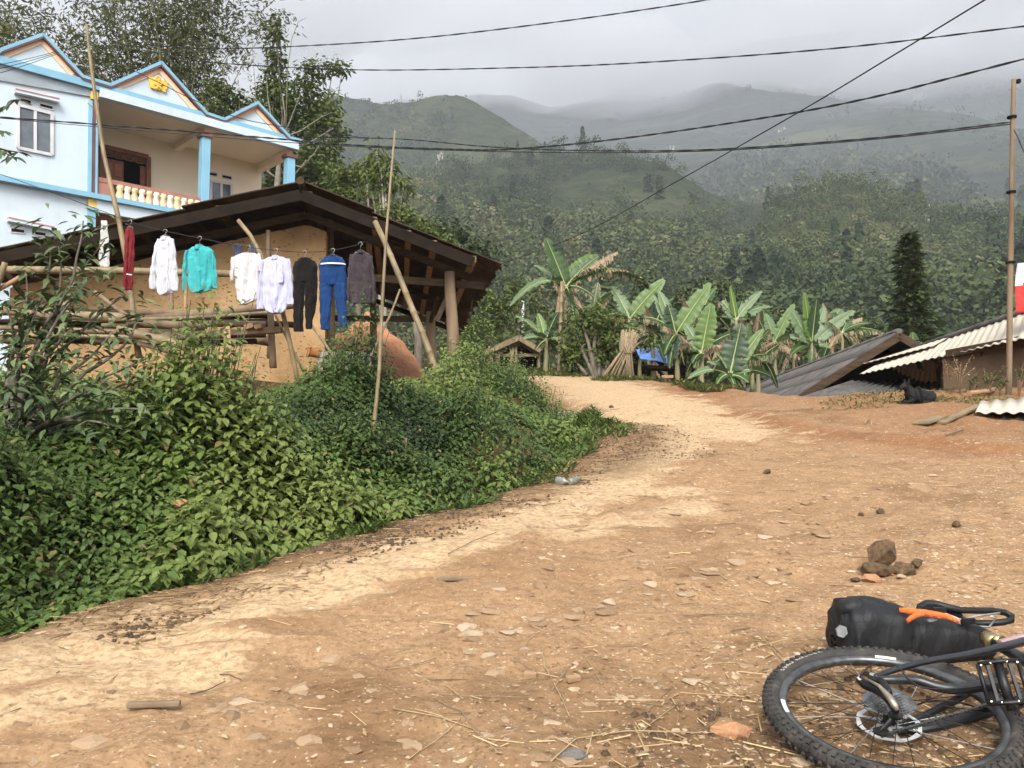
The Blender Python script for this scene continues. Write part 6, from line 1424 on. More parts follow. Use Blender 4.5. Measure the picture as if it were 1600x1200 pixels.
def bicycle():
    t = empty('mountain_bike', WC, 'black mountain bike lying on its side at the bottom right corner', 'bicycle'); o = WC
    def wheel(c, full=True):
        w = empty('wheel', c - o); w.parent = t
        def ring(a, r, h=0): return WX*(r*math.cos(a)) + WY*(r*math.sin(a)) + WN*h
        mb = MB(); R0, rt = .318, .0242
        prof = [(math.cos(a)*rt*.98, math.sin(a)*rt*1.02) for a in [math.radians(x) for x in range(-150, 151, 20)]]
        n = 120; V = [ring(2*math.pi*i/n, R0 + px, ph) for i in range(n) for px, ph in prof]; k = len(prof)
        F = [(i*k + j, ((i + 1) % n)*k + j, ((i + 1) % n)*k + j + 1, i*k + j + 1) for i in range(n) for j in range(k - 1)]
        mb.add(V, F, 0, True); nk = 84
        for i in range(nk):
            for row, (ph, wd, ln) in enumerate(((62, .010, .011), (-62, .010, .011), (24, .011, .009), (-24, .011, .009), (84, .004, .006))):
                a = 2*math.pi*(i + .5*(row % 2) + (.25 if row > 1 else 0))/nk; p = math.radians(ph)
                rad = (WX*math.cos(a) + WY*math.sin(a)); od = rad*math.cos(p) + WN*math.sin(p); tg = -WX*math.sin(a) + WY*math.cos(a)
                sd_ = od.cross(tg); c0 = rad*R0 + od*(rt + .0015)
                Mx = Matrix((tg, sd_, od)).transposed(); mb.box(c0, (ln*1.1, wd*1.15, .0085), Mx, 0, .85)
        mb.build('tyre', m_rub, w)
        mb = MB(); pr = [(.298, .013), (.298, .010), (.297, .0105), (.282, .0085), (.279, 0), (.282, -.0085), (.297, -.0105), (.298, -.010), (.298, -.013), (.296, -.0145), (.279, -.0115), (.275, 0), (.279, .0115), (.296, .0145)]
        V = [ring(2*math.pi*i/n, r_, h_) for i in range(n) for r_, h_ in pr]; k = len(pr)
        mb.add(V, [(i*k + j, i*k + (j + 1) % k, ((i + 1) % n)*k + (j + 1) % k, ((i + 1) % n)*k + j) for i in range(n) for j in range(k)], 0, True)
        rim = mb.build('rim', m_alu, w)
        for a0, a1 in ((168, 181), (62, 74)):
            mb = MB(); V = [];
            for i in range(9):
                a = math.radians(lerp(a0, a1, i/8)); V += [ring(a, .2835, .0128), ring(a, .2955, .0155)]
            mb.add(V, [(2*i, 2*i + 2, 2*i + 3, 2*i + 1) for i in range(8)], 0, True)
            mb.f = [f for f in mb.f]; dcl = mb.build('decal', m_decal, w)
        mb = MB(); mb.tube([WN*(-.045), WN*(-.042), WN*(-.03), WN*.03, WN*.045, WN*.055], [.012, .024, .016, .016, .024, .010], 14, up=(1, 0, 0)); mb.build('hub', m_bk, w)
        for i in range(32):
            s = 1 if i % 2 else -1; a = 2*math.pi*i/32; off = (1 if (i//2) % 2 else -1)*1.25
            mb = MB(); mb.tube([ring(a + off, .022, s*.034), ring(a, .281, s*.004)], .0013, 4, caps=False); mb.build('spoke', m_steel if i % 4 == 0 else m_bk, w)
        # brake rotor: a wavy ring on a spider
        mb = MB(); m2 = 60
        for i in range(m2):
            a0, a1 = 2*math.pi*i/m2, 2*math.pi*(i + 1)/m2
            def rr(a): return .0895 - .004*abs(math.sin(a*4)), .073 + .003*abs(math.sin(a*4 + .5))
            o0, i0 = rr(a0); o1, i1 = rr(a1)
            for z0 in (0,):
                V = [ring(a0, o0, -.042), ring(a1, o1, -.042), ring(a1, i1, -.042), ring(a0, i0, -.042), ring(a0, o0, -.040), ring(a1, o1, -.040), ring(a1, i1, -.040), ring(a0, i0, -.040)]
                mb.add(V, [(3, 2, 1, 0), (4, 5, 6, 7), (0, 1, 5, 4), (2, 3, 7, 6)])
        for i in range(6):
            a = 2*math.pi*i/6; mb.beam(ring(a, .022, -.040), ring(a + .45, .076, -.040), .009, .0025, tuple(WN))
        mb.disc(WN*(-.040), WN, .026, .004, 20); mb.build('brake_rotor', simple('rotor_steel', (.62, .62, .62), (.50, .50, .50), 30, rough=.45, metal=.25), w)
        if full:
            mb = MB()
            for s in range(9):
                rs = .070 - s*.0058; V, F = [], []; nt_ = 46 - s*4; h = .026 + s*.0040
                poly = [ring(2*math.pi*q/(nt_*2), rs + (.0035 if q % 2 else -.002), h) for q in range(nt_*2)]
                mb.prism(poly, WN*.0018)
                mb.disc(WN*(h - .001), WN, .02, .003, 12)
            mb.build('cassette', simple('worn_sprockets', (.34, .34, .35), (.16, .16, .16), 60, rough=.35, metal=.8), w)
        return w
    wheel(WC)
    # lettering pressed on the tyre wall
    cu = bpy.data.curves.new('lettering', 'FONT'); word = 'EURO ROLLER'; a = math.radians(139); tot = []
    for ch in word:
        if ch == ' ': a -= .035; continue
        cu.body = ch; cu.size = .030; cu.extrude = .0004; cu.align_x = 'CENTER'
        tmp = bpy.data.objects.new('tmp', cu); me = bpy.data.meshes.new_from_object(tmp); bpy.data.objects.remove(tmp)
        rad = WX*math.cos(a) + WY*math.sin(a); tg = WX*math.sin(a) - WY*math.cos(a)
        up_d = (rad*.93 + WN*-.3).normalized(); nn = tg.cross(up_d)
        nn = nn if nn.dot(WN) > 0 else -nn
        V = [rad*(.318 - .004) + WN*.0249 + tg*(v.co.x*.72) + up_d*(v.co.y - .006) + nn*(v.co.z + .001) for v in me.vertices]
        tot.append((V, [tuple(p.vertices) for p in me.polygons])); bpy.data.meshes.remove(me); a -= .060
    mb = MB(); [mb.add(V, F) for V, F in tot]; mb.build('lettering', simple('faded_lettering', (.50, .47, .40), None, 9), t)
    def tb(name, pts, r, mat=m_frame, n=12, **kw):
        m = MB(); q = [W(*p) - o for p in pts]
        if len(q) > 2 and kw.get('sm', True):
            Q = []
            for i in range(len(q) - 1):
                p0, p1, p2, p3 = q[max(i - 1, 0)], q[i], q[i + 1], q[min(i + 2, len(q) - 1)]
                for k in range(6):
                    s = k/6; Q.append(.5*((2*p1) + (p2 - p0)*s + (2*p0 - 5*p1 + 4*p2 - p3)*s*s + (3*p1 - p0 - 3*p2 + p3)*s**3))
            Q.append(q[-1]); rr = r if not isinstance(r, (list, tuple)) else list(np.interp(np.linspace(0, len(q) - 1, len(Q)), range(len(q)), r))
            m.tube(Q, rr, n, sx=kw.get('sx', 1))
        else: m.tube(q, r, n, sx=kw.get('sx', 1))
        return m.build(name, mat, t)
    tb('seat_stay', [(1366, 1058, .075), (1400, 1046, .08), (1450, 1033, .08), (1510, 1023, .075), (1560, 1012, .06), (1600, 1002, .04)], [.007, .009, .0095, .0105, .012, .013])
    tb('seat_stay', [(1392, 1140, -.06), (1430, 1125, -.06), (1500, 1090, -.055), (1570, 1048, -.05)], [.009, .010, .011, .013])
    tb('chain_stay', [(1372, 1062, .07), (1400, 1062, .07), (1432, 1063, .065), (1465, 1073, .055), (1500, 1076, .05), (1560, 1068, .045)], [.010, .013, .0145, .015, .0155, .017])
    tb('chain_stay', [(1385, 1140, -.06), (1440, 1140, -.055), (1500, 1125, -.05), (1600, 1095, -.045)], [.010, .013, .015, .018])
    tb('dropout', [(1358, 1060, .07), (1378, 1066, .07), (1390, 1084, .062)], [.010, .012, .009], m_bk)
    tb('axle', [(1363, 1053, .08), (1363, 1060, .066)], .008, m_steel)
    # derailleur, its cage and cable
    d = tb('derailleur', [(1342, 1062, .085), (1352, 1070, .09), (1372, 1078, .095), (1388, 1092, .095), (1400, 1112, .085)], [.009, .013, .014, .013, .009], m_bk)
    m = MB(); q = [W(*p) - o for p in [(1352, 1060, .11), (1374, 1072, .115), (1390, 1090, .115), (1398, 1102, .105), (1402, 1110, .095)]]; m.tube(q, [.003, .005, .009, .010, .005], 10); m.build('link_arm', simple('worn_silver', (.42, .38, .30), (.25, .22, .18), 30, rough=.4, metal=.7), d)
    m = MB(); q = [W(*p) - o for p in [(1402, 1108, .08), (1396, 1122, .06), (1383, 1136, .045), (1372, 1146, .035)]]; m.tube(q, [.007, .009, .008, .006], 8, sx=.5); m.build('cage', m_bk, d)
    m = MB(); m.disc(W(1399, 1118, .065) - o, WN, .019, .006, 12); m.disc(W(1376, 1143, .035) - o, WN, .019, .006, 12); m.build('jockey_wheel', m_bk, d)
    m = MB(); m.tube([W(*p) - o for p in [(1347, 1064, .095), (1340, 1060, .10), (1345, 1056, .1)]], .005, 8); m.build('cable_stop', m_steel, d)
    tb('brake_cable', [(1343, 1060, .10), (1350, 1048, .12), (1368, 1037, .13), (1388, 1036, .13), (1405, 1043, .12), (1420, 1062, .10), (1445, 1075, .09), (1500, 1076, .08), (1560, 1068, .07)], .0025, m_bk, 6)
    tb('brake_cable', [(1410, 1112, -.02), (1450, 1096, -.03), (1500, 1098, -.03), (1570, 1120, -.02)], .0025, m_bk, 6)
    # chain: small plates along the run from the cage to the chainring
    m = MB(); a_, b_ = W(1378, 1150, .032) - o, W(1640, 1072, .045) - o; n = 46
    for i in range(n):
        p, q = a_.lerp(b_, i/n), a_.lerp(b_, (i + .92)/n); s = WN*(.0035 if i % 2 else .0022)
        m.beam(p + s, q + s, .0085, .0012, tuple(WN)); m.beam(p - s, q - s, .0085, .0012, tuple(WN)); m.disc(p, WN, .0035, .008, 6)
    a2, b2 = W(1400, 1100, .05) - o, W(1620, 1040, .05) - o
    m.build('chain', simple('oily_chain', (.12, .115, .105), (.05, .048, .045), 60, rough=.35, metal=.7), t)
    # cranks, chainring and the upright pedal
    BBp = W(1650, 1060, .0) - o
    m = MB(); m.tube([BBp - WN*.045, BBp + WN*.055], .022, 14); m.build('bottom_bracket', m_bk, t)
    m = MB(); cr = BBp + WN*.045; poly = [cr + (WX*math.cos(2*math.pi*q/64) + WY*math.sin(2*math.pi*q/64))*(.066 + (.003 if q % 2 else -.001)) for q in range(64)]; m.prism(poly, WN*.003)
    m.build('chainring', m_bk, t)
    m = MB(); pe = W(1592, 1098, .075) - o; m.beam(BBp + WN*.065, pe, .022, .014, tuple(WN)); m.build('crank', m_bk, t)
    pc = W(1568, 1066, .12) - o
    PX, PY, PZ = (WX*.93 + WY*-.36).normalized(), (WN*.80 + WY*.60).normalized(), None; PX = (PX - PY*PX.dot(PY)).normalized(); PZ = PX.cross(PY)
    m = MB(); hw, hh_ = .050, .052
    for s in (-1, 1):
        m.tube([pc + PY*(s*hh_) + PX*(-hw), pc + PY*(s*hh_*1.02) + PX*(-hw*.3) + PZ*.012, pc + PY*(s*hh_*1.02) + PX*(hw*.3) + PZ*.012, pc + PY*(s*hh_) + PX*hw], .0062, 7)
        m.tube([pc + PX*(s*hw) - PY*hh_, pc + PX*(s*hw) + PY*hh_], .0062, 7)
    for x in (-.55, .55): m.beam(pc + PX*(x*hw) - PY*hh_, pc + PX*(x*hw) + PY*hh_, .008, .016, tuple(PZ))
    m.tube([pc - PY*(hh_ + .02), pc + PY*(hh_ + .004)], .013, 10); m.disc(pc + PY*(hh_ + .006), PY, .016, .010, 14)
    pd_ = m.build('pedal', m_bk, t)
    for x, y in ((-.9, -.9), (-.9, .9), (.9, -.9), (.9, .9), (-.4, .98), (.4, .98), (-.4, -.98), (.4, -.98)):
        m = MB(); c = pc + PX*(x*hw) + PY*(y*hh_); m.tube([c - PZ*.016, c + PZ*.016], .0022, 6); m.build('pin', m_steel, pd_)
    # main frame towards the front, clamp and seat post
    ST = W(1552, 1003, -.01) - o
    m = MB(); m.tube([BBp, ST], [.020, .018], 14); m.build('seat_tube', m_frame, t)
    m = MB(); m.tube([W(1566, 1003, .0) - o, ST + (ST - BBp).normalized()*.03], .021, 14); m.tube([ST - (ST - BBp).normalized()*.01, ST + (ST - BBp).normalized()*.035], .025, 16); m.build('seat_clamp', m_bronze, t)
    hd2 = (WX*.72 + WY*.69).normalized(); HT = BBp + WX*.52 + WY*.38
    m = MB(); m.tube([W(1562, 1008, .0) - o, W(1600, 1000, .0) - o, HT], [.017, .020, .022], 14); m.build('top_tube', m_pink, t)
    m = MB(); m.tube([BBp, HT - WY*.07 - WX*.0], [.024, .026], 14); m.build('down_tube', m_frame, t)
    m = MB(); m.tube([HT + WY*.05, HT - WY*.09], .024, 14); m.build('head_tube', m_frame, t)
    FW = BBp + WX*.74 - WY*.02
    for s in (-.06, .06): m = MB(); m.tube([HT - WY*.10 + WN*s*.8, FW + WN*s], [.017, .013], 10); m.build('fork_leg', m_frame, t)
    m = MB(); m.tube([HT + WY*.07 - WX*.04 - WN*.34, HT + WY*.08, HT + WY*.07 - WX*.04 + WN*.34], .015, 10); m.build('handlebar', m_bk, t)
    wheel(o + FW, False)
    # saddle with its open middle
    def S(u, v, y): return P(u, v, y) - o
    ys = 3.02
    outer = [(1437, 957), (1439, 948), (1448, 943), (1462, 944), (1480, 949), (1500, 953), (1525, 954), (1550, 954), (1570, 957), (1581, 963), (1580, 969), (1568, 972), (1548, 974), (1528, 974), (1512, 970), (1497, 966), (1480, 964), (1462, 963), (1448, 962)]
    m = MB(); q = [S(u, v, ys + .02*math.sin(i)) for i, (u, v) in enumerate(outer)]; m.tube(q, [.012 if i > 4 else .014 for i in range(len(q))], 10, closed=True)
    pad = [(1437, 957), (1440, 947), (1449, 943), (1464, 945), (1482, 950), (1500, 955), (1506, 962), (1497, 966), (1480, 964), (1450, 962)]
    m.prism([S(u, v, ys - .006) for u, v in pad], Vector((0, .035, .0)))
    sdl = m.build('saddle', simple('saddle_vinyl', (.007, .007, .008), (.013, .013, .013), 14, rough=.5), t, .004)
    m = MB(); m.tube([S(1470, 956, ys - .03), S(1500, 968, ys - .04), S(1530, 962, ys - .03), S(1562, 958, ys - .01)], .004, 8); m.tube([S(1480, 968, ys - .03), S(1520, 978, ys - .04), S(1545, 980, ys - .03), S(1556, 966, ys - .01)], .004, 8); m.build('rail', m_steel, sdl)
    m = MB(); m.tube([S(1545, 1003, 2.96), S(1510, 978, 3.0)], .0135, 12); m.build('seat_post', m_bk, t)
    return t
bicycle()

m_bag, nt, b = newmat('coated_bag_fabric'); vec = coord(nt)
nt.links.new(ramp(nt, noise(nt, vec, 7, 4), [(.3, (.006, .0065, .0075)), (.7, (.014, .0145, .016))]), b.inputs['Base Color']); b.inputs['Roughness'].default_value = .58; b.inputs['Specular IOR Level'].default_value = .3
bump(nt, b, mth(nt, 'ADD', noise(nt, coord(nt, (1, .5, .5)), 16, 5, .6, .8), noise(nt, vec, 5, 3)), .55, .02)
def seat_bag():
    y = 3.0; o = P(1420, 985, y); t = empty('seat_bag', o, 'big black roll-top saddle bag with an orange strap lying behind the rear wheel', 'bag')
    # centre line and radii (px) from the fat end to the seat post
    st = [(1302, 1000, 8), (1306, 990, 38), (1318, 984, 50), (1340, 981, 53), (1370, 984, 52), (1400, 988, 50), (1412, 990, 45), (1430, 994, 43), (1460, 998, 41), (1490, 1001, 38), (1515, 1004, 32), (1535, 1007, 24), (1548, 1008, 15), (1554, 1008, 8)]
    n = 34; V = []; Q = []
    for i in range((len(st) - 1)*6 + 1):
        x = i/6; u, v, r = [float(np.interp(x, range(len(st)), [s[k] for s in st])) for k in range(3)]; Q.append((u, v, r))
    for i, (u, v, r) in enumerate(Q):
        c = P(u, v, y) - o; R_ = r*y/FPX
        for k in range(n):
            a = 2*math.pi*k/n; cz, cy_ = math.sin(a), math.cos(a)
            sq = (abs(cz)**3.0 + abs(cy_)**3.0)**(-1/3.0)
            wr = 1 + .030*math.sin(i*.55 + 2.2*math.sin(a*2)) + .05*(float(vnoise(np.array([i*.33]), np.array([a*1.6]), 3)[0]) - .5) - (.05 if 1406 < u < 1422 else 0)
            top = -.10 if cz > .6 else 0
            V.append(c + Vector((.004*math.sin(a*5 + i), cy_*R_*1.0*sq*wr, cz*R_*(.98 + top)*sq*wr*(1 if cz > 0 else .95))))
    F = [(i*n + k, i*n + (k + 1) % n, (i + 1)*n + (k + 1) % n, (i + 1)*n + k) for i in range(len(Q) - 1) for k in range(n)]
    F += [tuple(range(n)), tuple(range((len(Q) - 1)*n, len(Q)*n))[::-1]]
    mb = MB(); mb.add(V, F, 0, True); mb.build('body', m_bag, t)
    mb = MB(); q = [P(u, v, y - .04) - o for u, v in ((1311, 956), (1320, 950), (1335, 948), (1352, 951), (1372, 953), (1395, 954), (1412, 957))]
    mb.tube(q, [.016, .030, .033, .022, .014, .012, .010], 12, sx=1.3); q2 = [P(u, v, y - .02) - o for u, v in ((1318, 943), (1330, 941), (1345, 945), (1358, 950))]; mb.tube(q2, [.008, .014, .012, .004], 10)
    mb.build('roll_top', m_bag, t)
    def strip(nm, pts, wd, mat, dy):
        mb = MB(); V = []
        for i, (u, v, k) in enumerate(pts): V += [P(u, v - wd*k, y + dy[i]) - o, P(u + wd*.3*k, v + wd*k, y + dy[i]) - o]
        mb.add(V, [(2*i, 2*i + 1, 2*i + 3, 2*i + 2) for i in range(len(pts) - 1)], 0, True)
        s = mb.build(nm, mat, t); md = s.modifiers.new('t', 'SOLIDIFY'); md.thickness = .003
    m_or = fabric('orange_strap', (.72, .12, .02), (.80, .15, .03))
    strip('strap', [(1405, 953, .8), (1420, 955, 1), (1445, 958, 1.3), (1465, 961, 1.2), (1482, 964, 1.1), (1500, 972, 1)], 4.2, m_or, [-.115, -.122, -.135, -.135, -.125, -.12])
    strip('strap', [(1443, 957, 1), (1430, 961, 1), (1422, 966, 1), (1416, 971, .9)], 4.2, m_or, [-.142, -.145, -.145, -.14])
    mb = MB(); hexa = [P(1316 + 9*math.cos(a), 987 + 10*math.sin(a), y - .118) - o for a in [k*1.0472 + .3 for k in range(6)]]; mb.prism(hexa, Vector((.0, .012, 0))); mb.build('reflective_patch', simple('grey_patch', (.24, .24, .24), (.15, .15, .15), 40, rough=.5), t)
    mb = MB(); mb.prism([P(u, v, y - .117) - o for u, v in ((1449, 969), (1452, 967), (1462, 967), (1466, 968), (1463, 970), (1452, 972))], Vector((0, .006, 0))); mb.build('logo', simple('grey_logo', (.30, .30, .30), None, 40), t)
    mb = MB(); mb.prism([P(u, v, y - .07) - o for u, v in ((1498, 968), (1530, 977), (1552, 988), (1545, 1000), (1520, 990), (1496, 980))], Vector((0, .07, 0))); mb.build('flap', m_bag, t, .006)
    for (u, v) in ((1468, 953), (1513, 970)):
        mb = MB(); mb.box(tuple(P(u, v, y - .10) - o), (.045, .012, .02)); mb.build('buckle', m_bk, t, .003)
seat_bag()
# ------------------------------------------------------------------ stones, litter, animals, stalks
import bmesh
m_stone = leafmat('pale_stone', [(0, (.12, .075, .042)), (.3, (.27, .18, .105)), (.7, (.40, .30, .20)), (1, (.50, .42, .32))], rough=.9, trans=0, spec=.15)
_nt = m_stone.node_tree; _b = _nt.nodes['Principled BSDF']; bump(_nt, _b, noise(_nt, coord(_nt), 40, 5), .6, .01)
_c = _b.inputs['Base Color'].links[0].from_socket
_nt.links.new(mixc(_nt, ramp(_nt, noise(_nt, coord(_nt), 25, 5, .7), [(.45, (0,)*3), (.65, (.7,)*3)]), _c, (.33, .21, .12)), _b.inputs['Base Color'])
m_rock = simple('brown_rock', (.16, .095, .045), (.075, .05, .028), 9, bmp=.8, dist=.02, lo=.4, hi=.6)
def rock_mesh(seed, flat=.5, n=15):
    r = random.Random(seed); bm = bmesh.new()
    for _ in range(n):
        d = Vector([r.gauss(0, 1) for _ in range(3)]).normalized(); bm.verts.new((d.x*.5*r.uniform(.85, 1), d.y*.38*r.uniform(.8, 1), d.z*.5*flat*r.uniform(.8, 1)))
    res = bmesh.ops.convex_hull(bm, input=bm.verts)
    bmesh.ops.delete(bm, geom=[g for g in res['geom_interior'] if isinstance(g, bmesh.types.BMVert)], context='VERTS')
    bmesh.ops.bevel(bm, geom=bm.edges[:], offset=.010, segments=1, affect='EDGES')
    bmesh.ops.subdivide_edges(bm, edges=[e for e in bm.edges if e.calc_length() > .12], cuts=1, use_grid_fill=True)
    for v in bm.verts: v.co += Vector((r.uniform(-1, 1), r.uniform(-1, 1), r.uniform(-1, 1)))*.008
    V = [v.co.copy() for v in bm.verts]; bm.verts.index_update(); F = [tuple(v.index for v in f.verts) for f in bm.faces]; bm.free(); return V, F
RK = [rock_mesh(k, .28 + .09*(k % 5)) for k in range(10)]
RKM = []
for k, (V, F) in enumerate(RK):
    for tn in (.22, .48, .75):
        me = bpy.data.meshes.new('stone'); me.from_pydata([tuple(v) for v in V], [], F); me.materials.append(m_stone); me.update()
        at = me.attributes.new('tint', 'FLOAT', 'POINT'); at.data.foreach_set('value', np.full(len(V), tn, np.float32)); RKM.append(me)
def stone(loc, size, k=0, rz=0.0, sink=.3, mesh=None, tilt=(0, 0), name='stone', flat=1.0):
    o = bpy.data.objects.new(name, mesh or RKM[k % len(RKM)]); COL.objects.link(o)
    o.location = loc; o.scale = (size, size, size*flat); o.rotation_euler = (tilt[0] + .12, tilt[1], rz); return o
# stones pressed into the roadside dirt
EMB = [(1215, 836, 70, .5), (1110, 892, 55, .5), (1070, 935, 40, .9), (1285, 818, 24, .5), (905, 955, 30, .9), (985, 905, 26, .5), (955, 985, 40, .8), (870, 972, 34, .8), (920, 1105, 28, .9), (1022, 1068, 30, .9), (1050, 1057, 22, .9), (860, 1130, 40, 1), (1000, 1182, 40, .9), (898, 1078, 26, 1),
       (470, 1075, 80, .9), (335, 1105, 74, .7), (150, 1165, 90, .8), (520, 1035, 50, .9), (395, 1165, 50, .7), (640, 1130, 30, .8), (790, 1130, 34, .9), (770, 1155, 24, .9), (30, 1145, 40, .5), (130, 1110, 50, .5), (560, 1055, 34, .8), (60, 1190, 60, .8),
       (1445, 765, 70, .5), (1515, 905, 34, .9), (1425, 880, 24, .6), (1300, 880, 26, .6), (1345, 822, 24, .8), (1555, 812, 26, .9), (1560, 870, 28, .6), (1180, 870, 22, .5), (1205, 1008, 46, .8), (1160, 1080, 34, .9), (985, 960, 40, .8), (1005, 1100, 36, .8), (1110, 1010, 30, .8), (765, 915, 60, .5), (845, 920, 50, .5), (690, 990, 40, .6), (825, 985, 40, .7)]
r5 = random.Random(5); ne = 0
for (u, v, w, tn) in EMB:
    p = G(u, v); s = w*p.y/FPX; k = r5.randrange(10)*3 + (0 if tn < .65 else 1 if tn < .95 else 2)
    ob = stone(p - Vector((0, 0, s*.08)), s, k, r5.uniform(-.6, .6), flat=.8); tag(ob, 'one of many pale flat stones bedded in the dirt of the road', 'stone', 'pale stones bedded in the road')
BAND = [(300, 1130), (470, 1070), (620, 1010), (760, 985), (900, 958), (1010, 945), (1110, 905), (1210, 850), (1330, 790), (1480, 760)]
for _ in range(270):
    u = 1600*r5.random()**.75; v = r5.uniform(790, 1195)
    if _ % 2:
        k = r5.random()*(len(BAND) - 1.01); i = int(k); u = lerp(BAND[i][0], BAND[i + 1][0], k - i) + r5.gauss(0, 30); v = lerp(BAND[i][1], BAND[i + 1][1], k - i) + r5.gauss(0, 17)
    if u < 700 and v < 1080: continue
    p = G(u, v)
    if sdist(np.array([p.x]), np.array([p.y]), TOE)[0] > -.3: continue
    s = (.035 + .10*r5.random()**2.5)*(1 if p.y > 3 else .75)
    ob = stone(p - Vector((0, 0, s*.0)), s, r5.randrange(30), r5.uniform(-.7, .7), flat=.62); tag(ob, 'one of many pale flat stones bedded in the dirt of the road', 'stone', 'pale stones bedded in the road')
def scatter_bits():
    rg = np.random.default_rng(77); B = []; n = 46000
    x = rg.uniform(-3.2, 6.5, n); y = 1.7 + 9*rg.random(n)**1.8
    s = sdist(x, y, TOE); tr, red, dk, bank, st = masks(x, y)
    ok = (s < -.05) & (rg.random(n) < (.25 + .75*st)*(1 - .75*np.clip(tr, 0, 1)))
    x, y = x[ok], y[ok]; z = gz(x, y); n = len(x)
    V0, F0 = RK[3]; tri = [f for f in F0]
    T = np.array([(-.5, -.3, 0), (.45, -.4, 0), (.5, .35, 0), (-.4, .4, 0), (-.25, -.15, .3), (.25, -.2, .34), (.28, .18, .3), (-.2, .2, .26)]); TF = [[4, 5, 6, 7], [0, 1, 5, 4], [1, 2, 6, 5], [2, 3, 7, 6], [3, 0, 4, 7]]
    sz = .005 + .020*rg.random(n)**3; an = rg.random(n)*6.283; ca, sa, o = np.cos(an), np.sin(an), np.zeros(n)
    M = np.stack([np.stack([ca, -sa, o], 1), np.stack([sa, ca, o], 1), np.stack([o, o, o + 1], 1)], 1)*sz[:, None, None]*np.stack([.6 + 1.3*rg.random(n), .6 + .8*rg.random(n), .25 + .6*rg.random(n)], 1)[:, None, :]
    V, F, t = inst(T, TF, M, np.stack([x, y, z - .001], 1), rg.random(n)**1.3)
    tag(mesh_np('gravel', V, F, m_stone, tint=t), 'fine pale gravel strewn over the dirt', 'gravel', kind='stuff')
scatter_bits()
def debris():
    rg = np.random.default_rng(79); n = 9000; pl = np.array(TOE[2:12]); k = rg.random(n)*(len(pl) - 1.001); i = k.astype(int); f = (k - i)[:, None]; p = pl[i]*(1 - f) + pl[i + 1]*f
    x = p[:, 0] - .05 + rg.random(n)**1.4*.7; y = p[:, 1] - rg.random(n)*.3; q_ = fbm(x*2.4, y*2.4, 21, 3) + rg.normal(size=n)*.06 > .52; x, y = x[q_], y[q_]
    a = rg.random(1400)*6.283; r_ = rg.random(1400)**.5; x = np.concatenate([x, 1.45 + np.cos(a)*r_*.5 + rg.normal(size=1400)*.2, 1.5 + np.cos(a)*r_*1.3]); y = np.concatenate([y, 9 + np.sin(a)*r_*1.6, 2.35 + np.sin(a)*r_*.5]); n = len(x)
    z = gz(x, y); T = rdir(8, rg)*.5*(1, .8, .6)
    T = np.array([(-.5, -.3, 0), (.45, -.4, 0), (.5, .35, 0), (-.4, .4, 0), (-.25, -.15, .4), (.25, -.2, .34), (.28, .18, .45), (-.2, .2, .3)]); TF = [[4, 5, 6, 7], [0, 1, 5, 4], [1, 2, 6, 5], [2, 3, 7, 6], [3, 0, 4, 7]]
    an = rg.random(n)*6.283; ca, sa, o = np.cos(an), np.sin(an), np.zeros(n)
    M = np.stack([np.stack([ca, -sa, o], 1), np.stack([sa, ca, o], 1), np.stack([o, o, o + 1], 1)], 1)*(.006 + .022*rg.random(n)**2.5)[:, None, None]
    V, F, t = inst(T, TF, M, np.stack([x, y, z], 1), None)
    tag(mesh_np('debris', V, F, simple('dark_humus', (.045, .028, .016), (.10, .06, .032), 20)), 'dark crumbly soil and rotten chips along the foot of the bank', 'debris', kind='stuff')
debris()
m_straw = leafmat('dry_straw', [(0, (.10, .06, .03)), (.4, (.28, .18, .09)), (1, (.52, .38, .20))], rough=.8, trans=0, spec=.15)
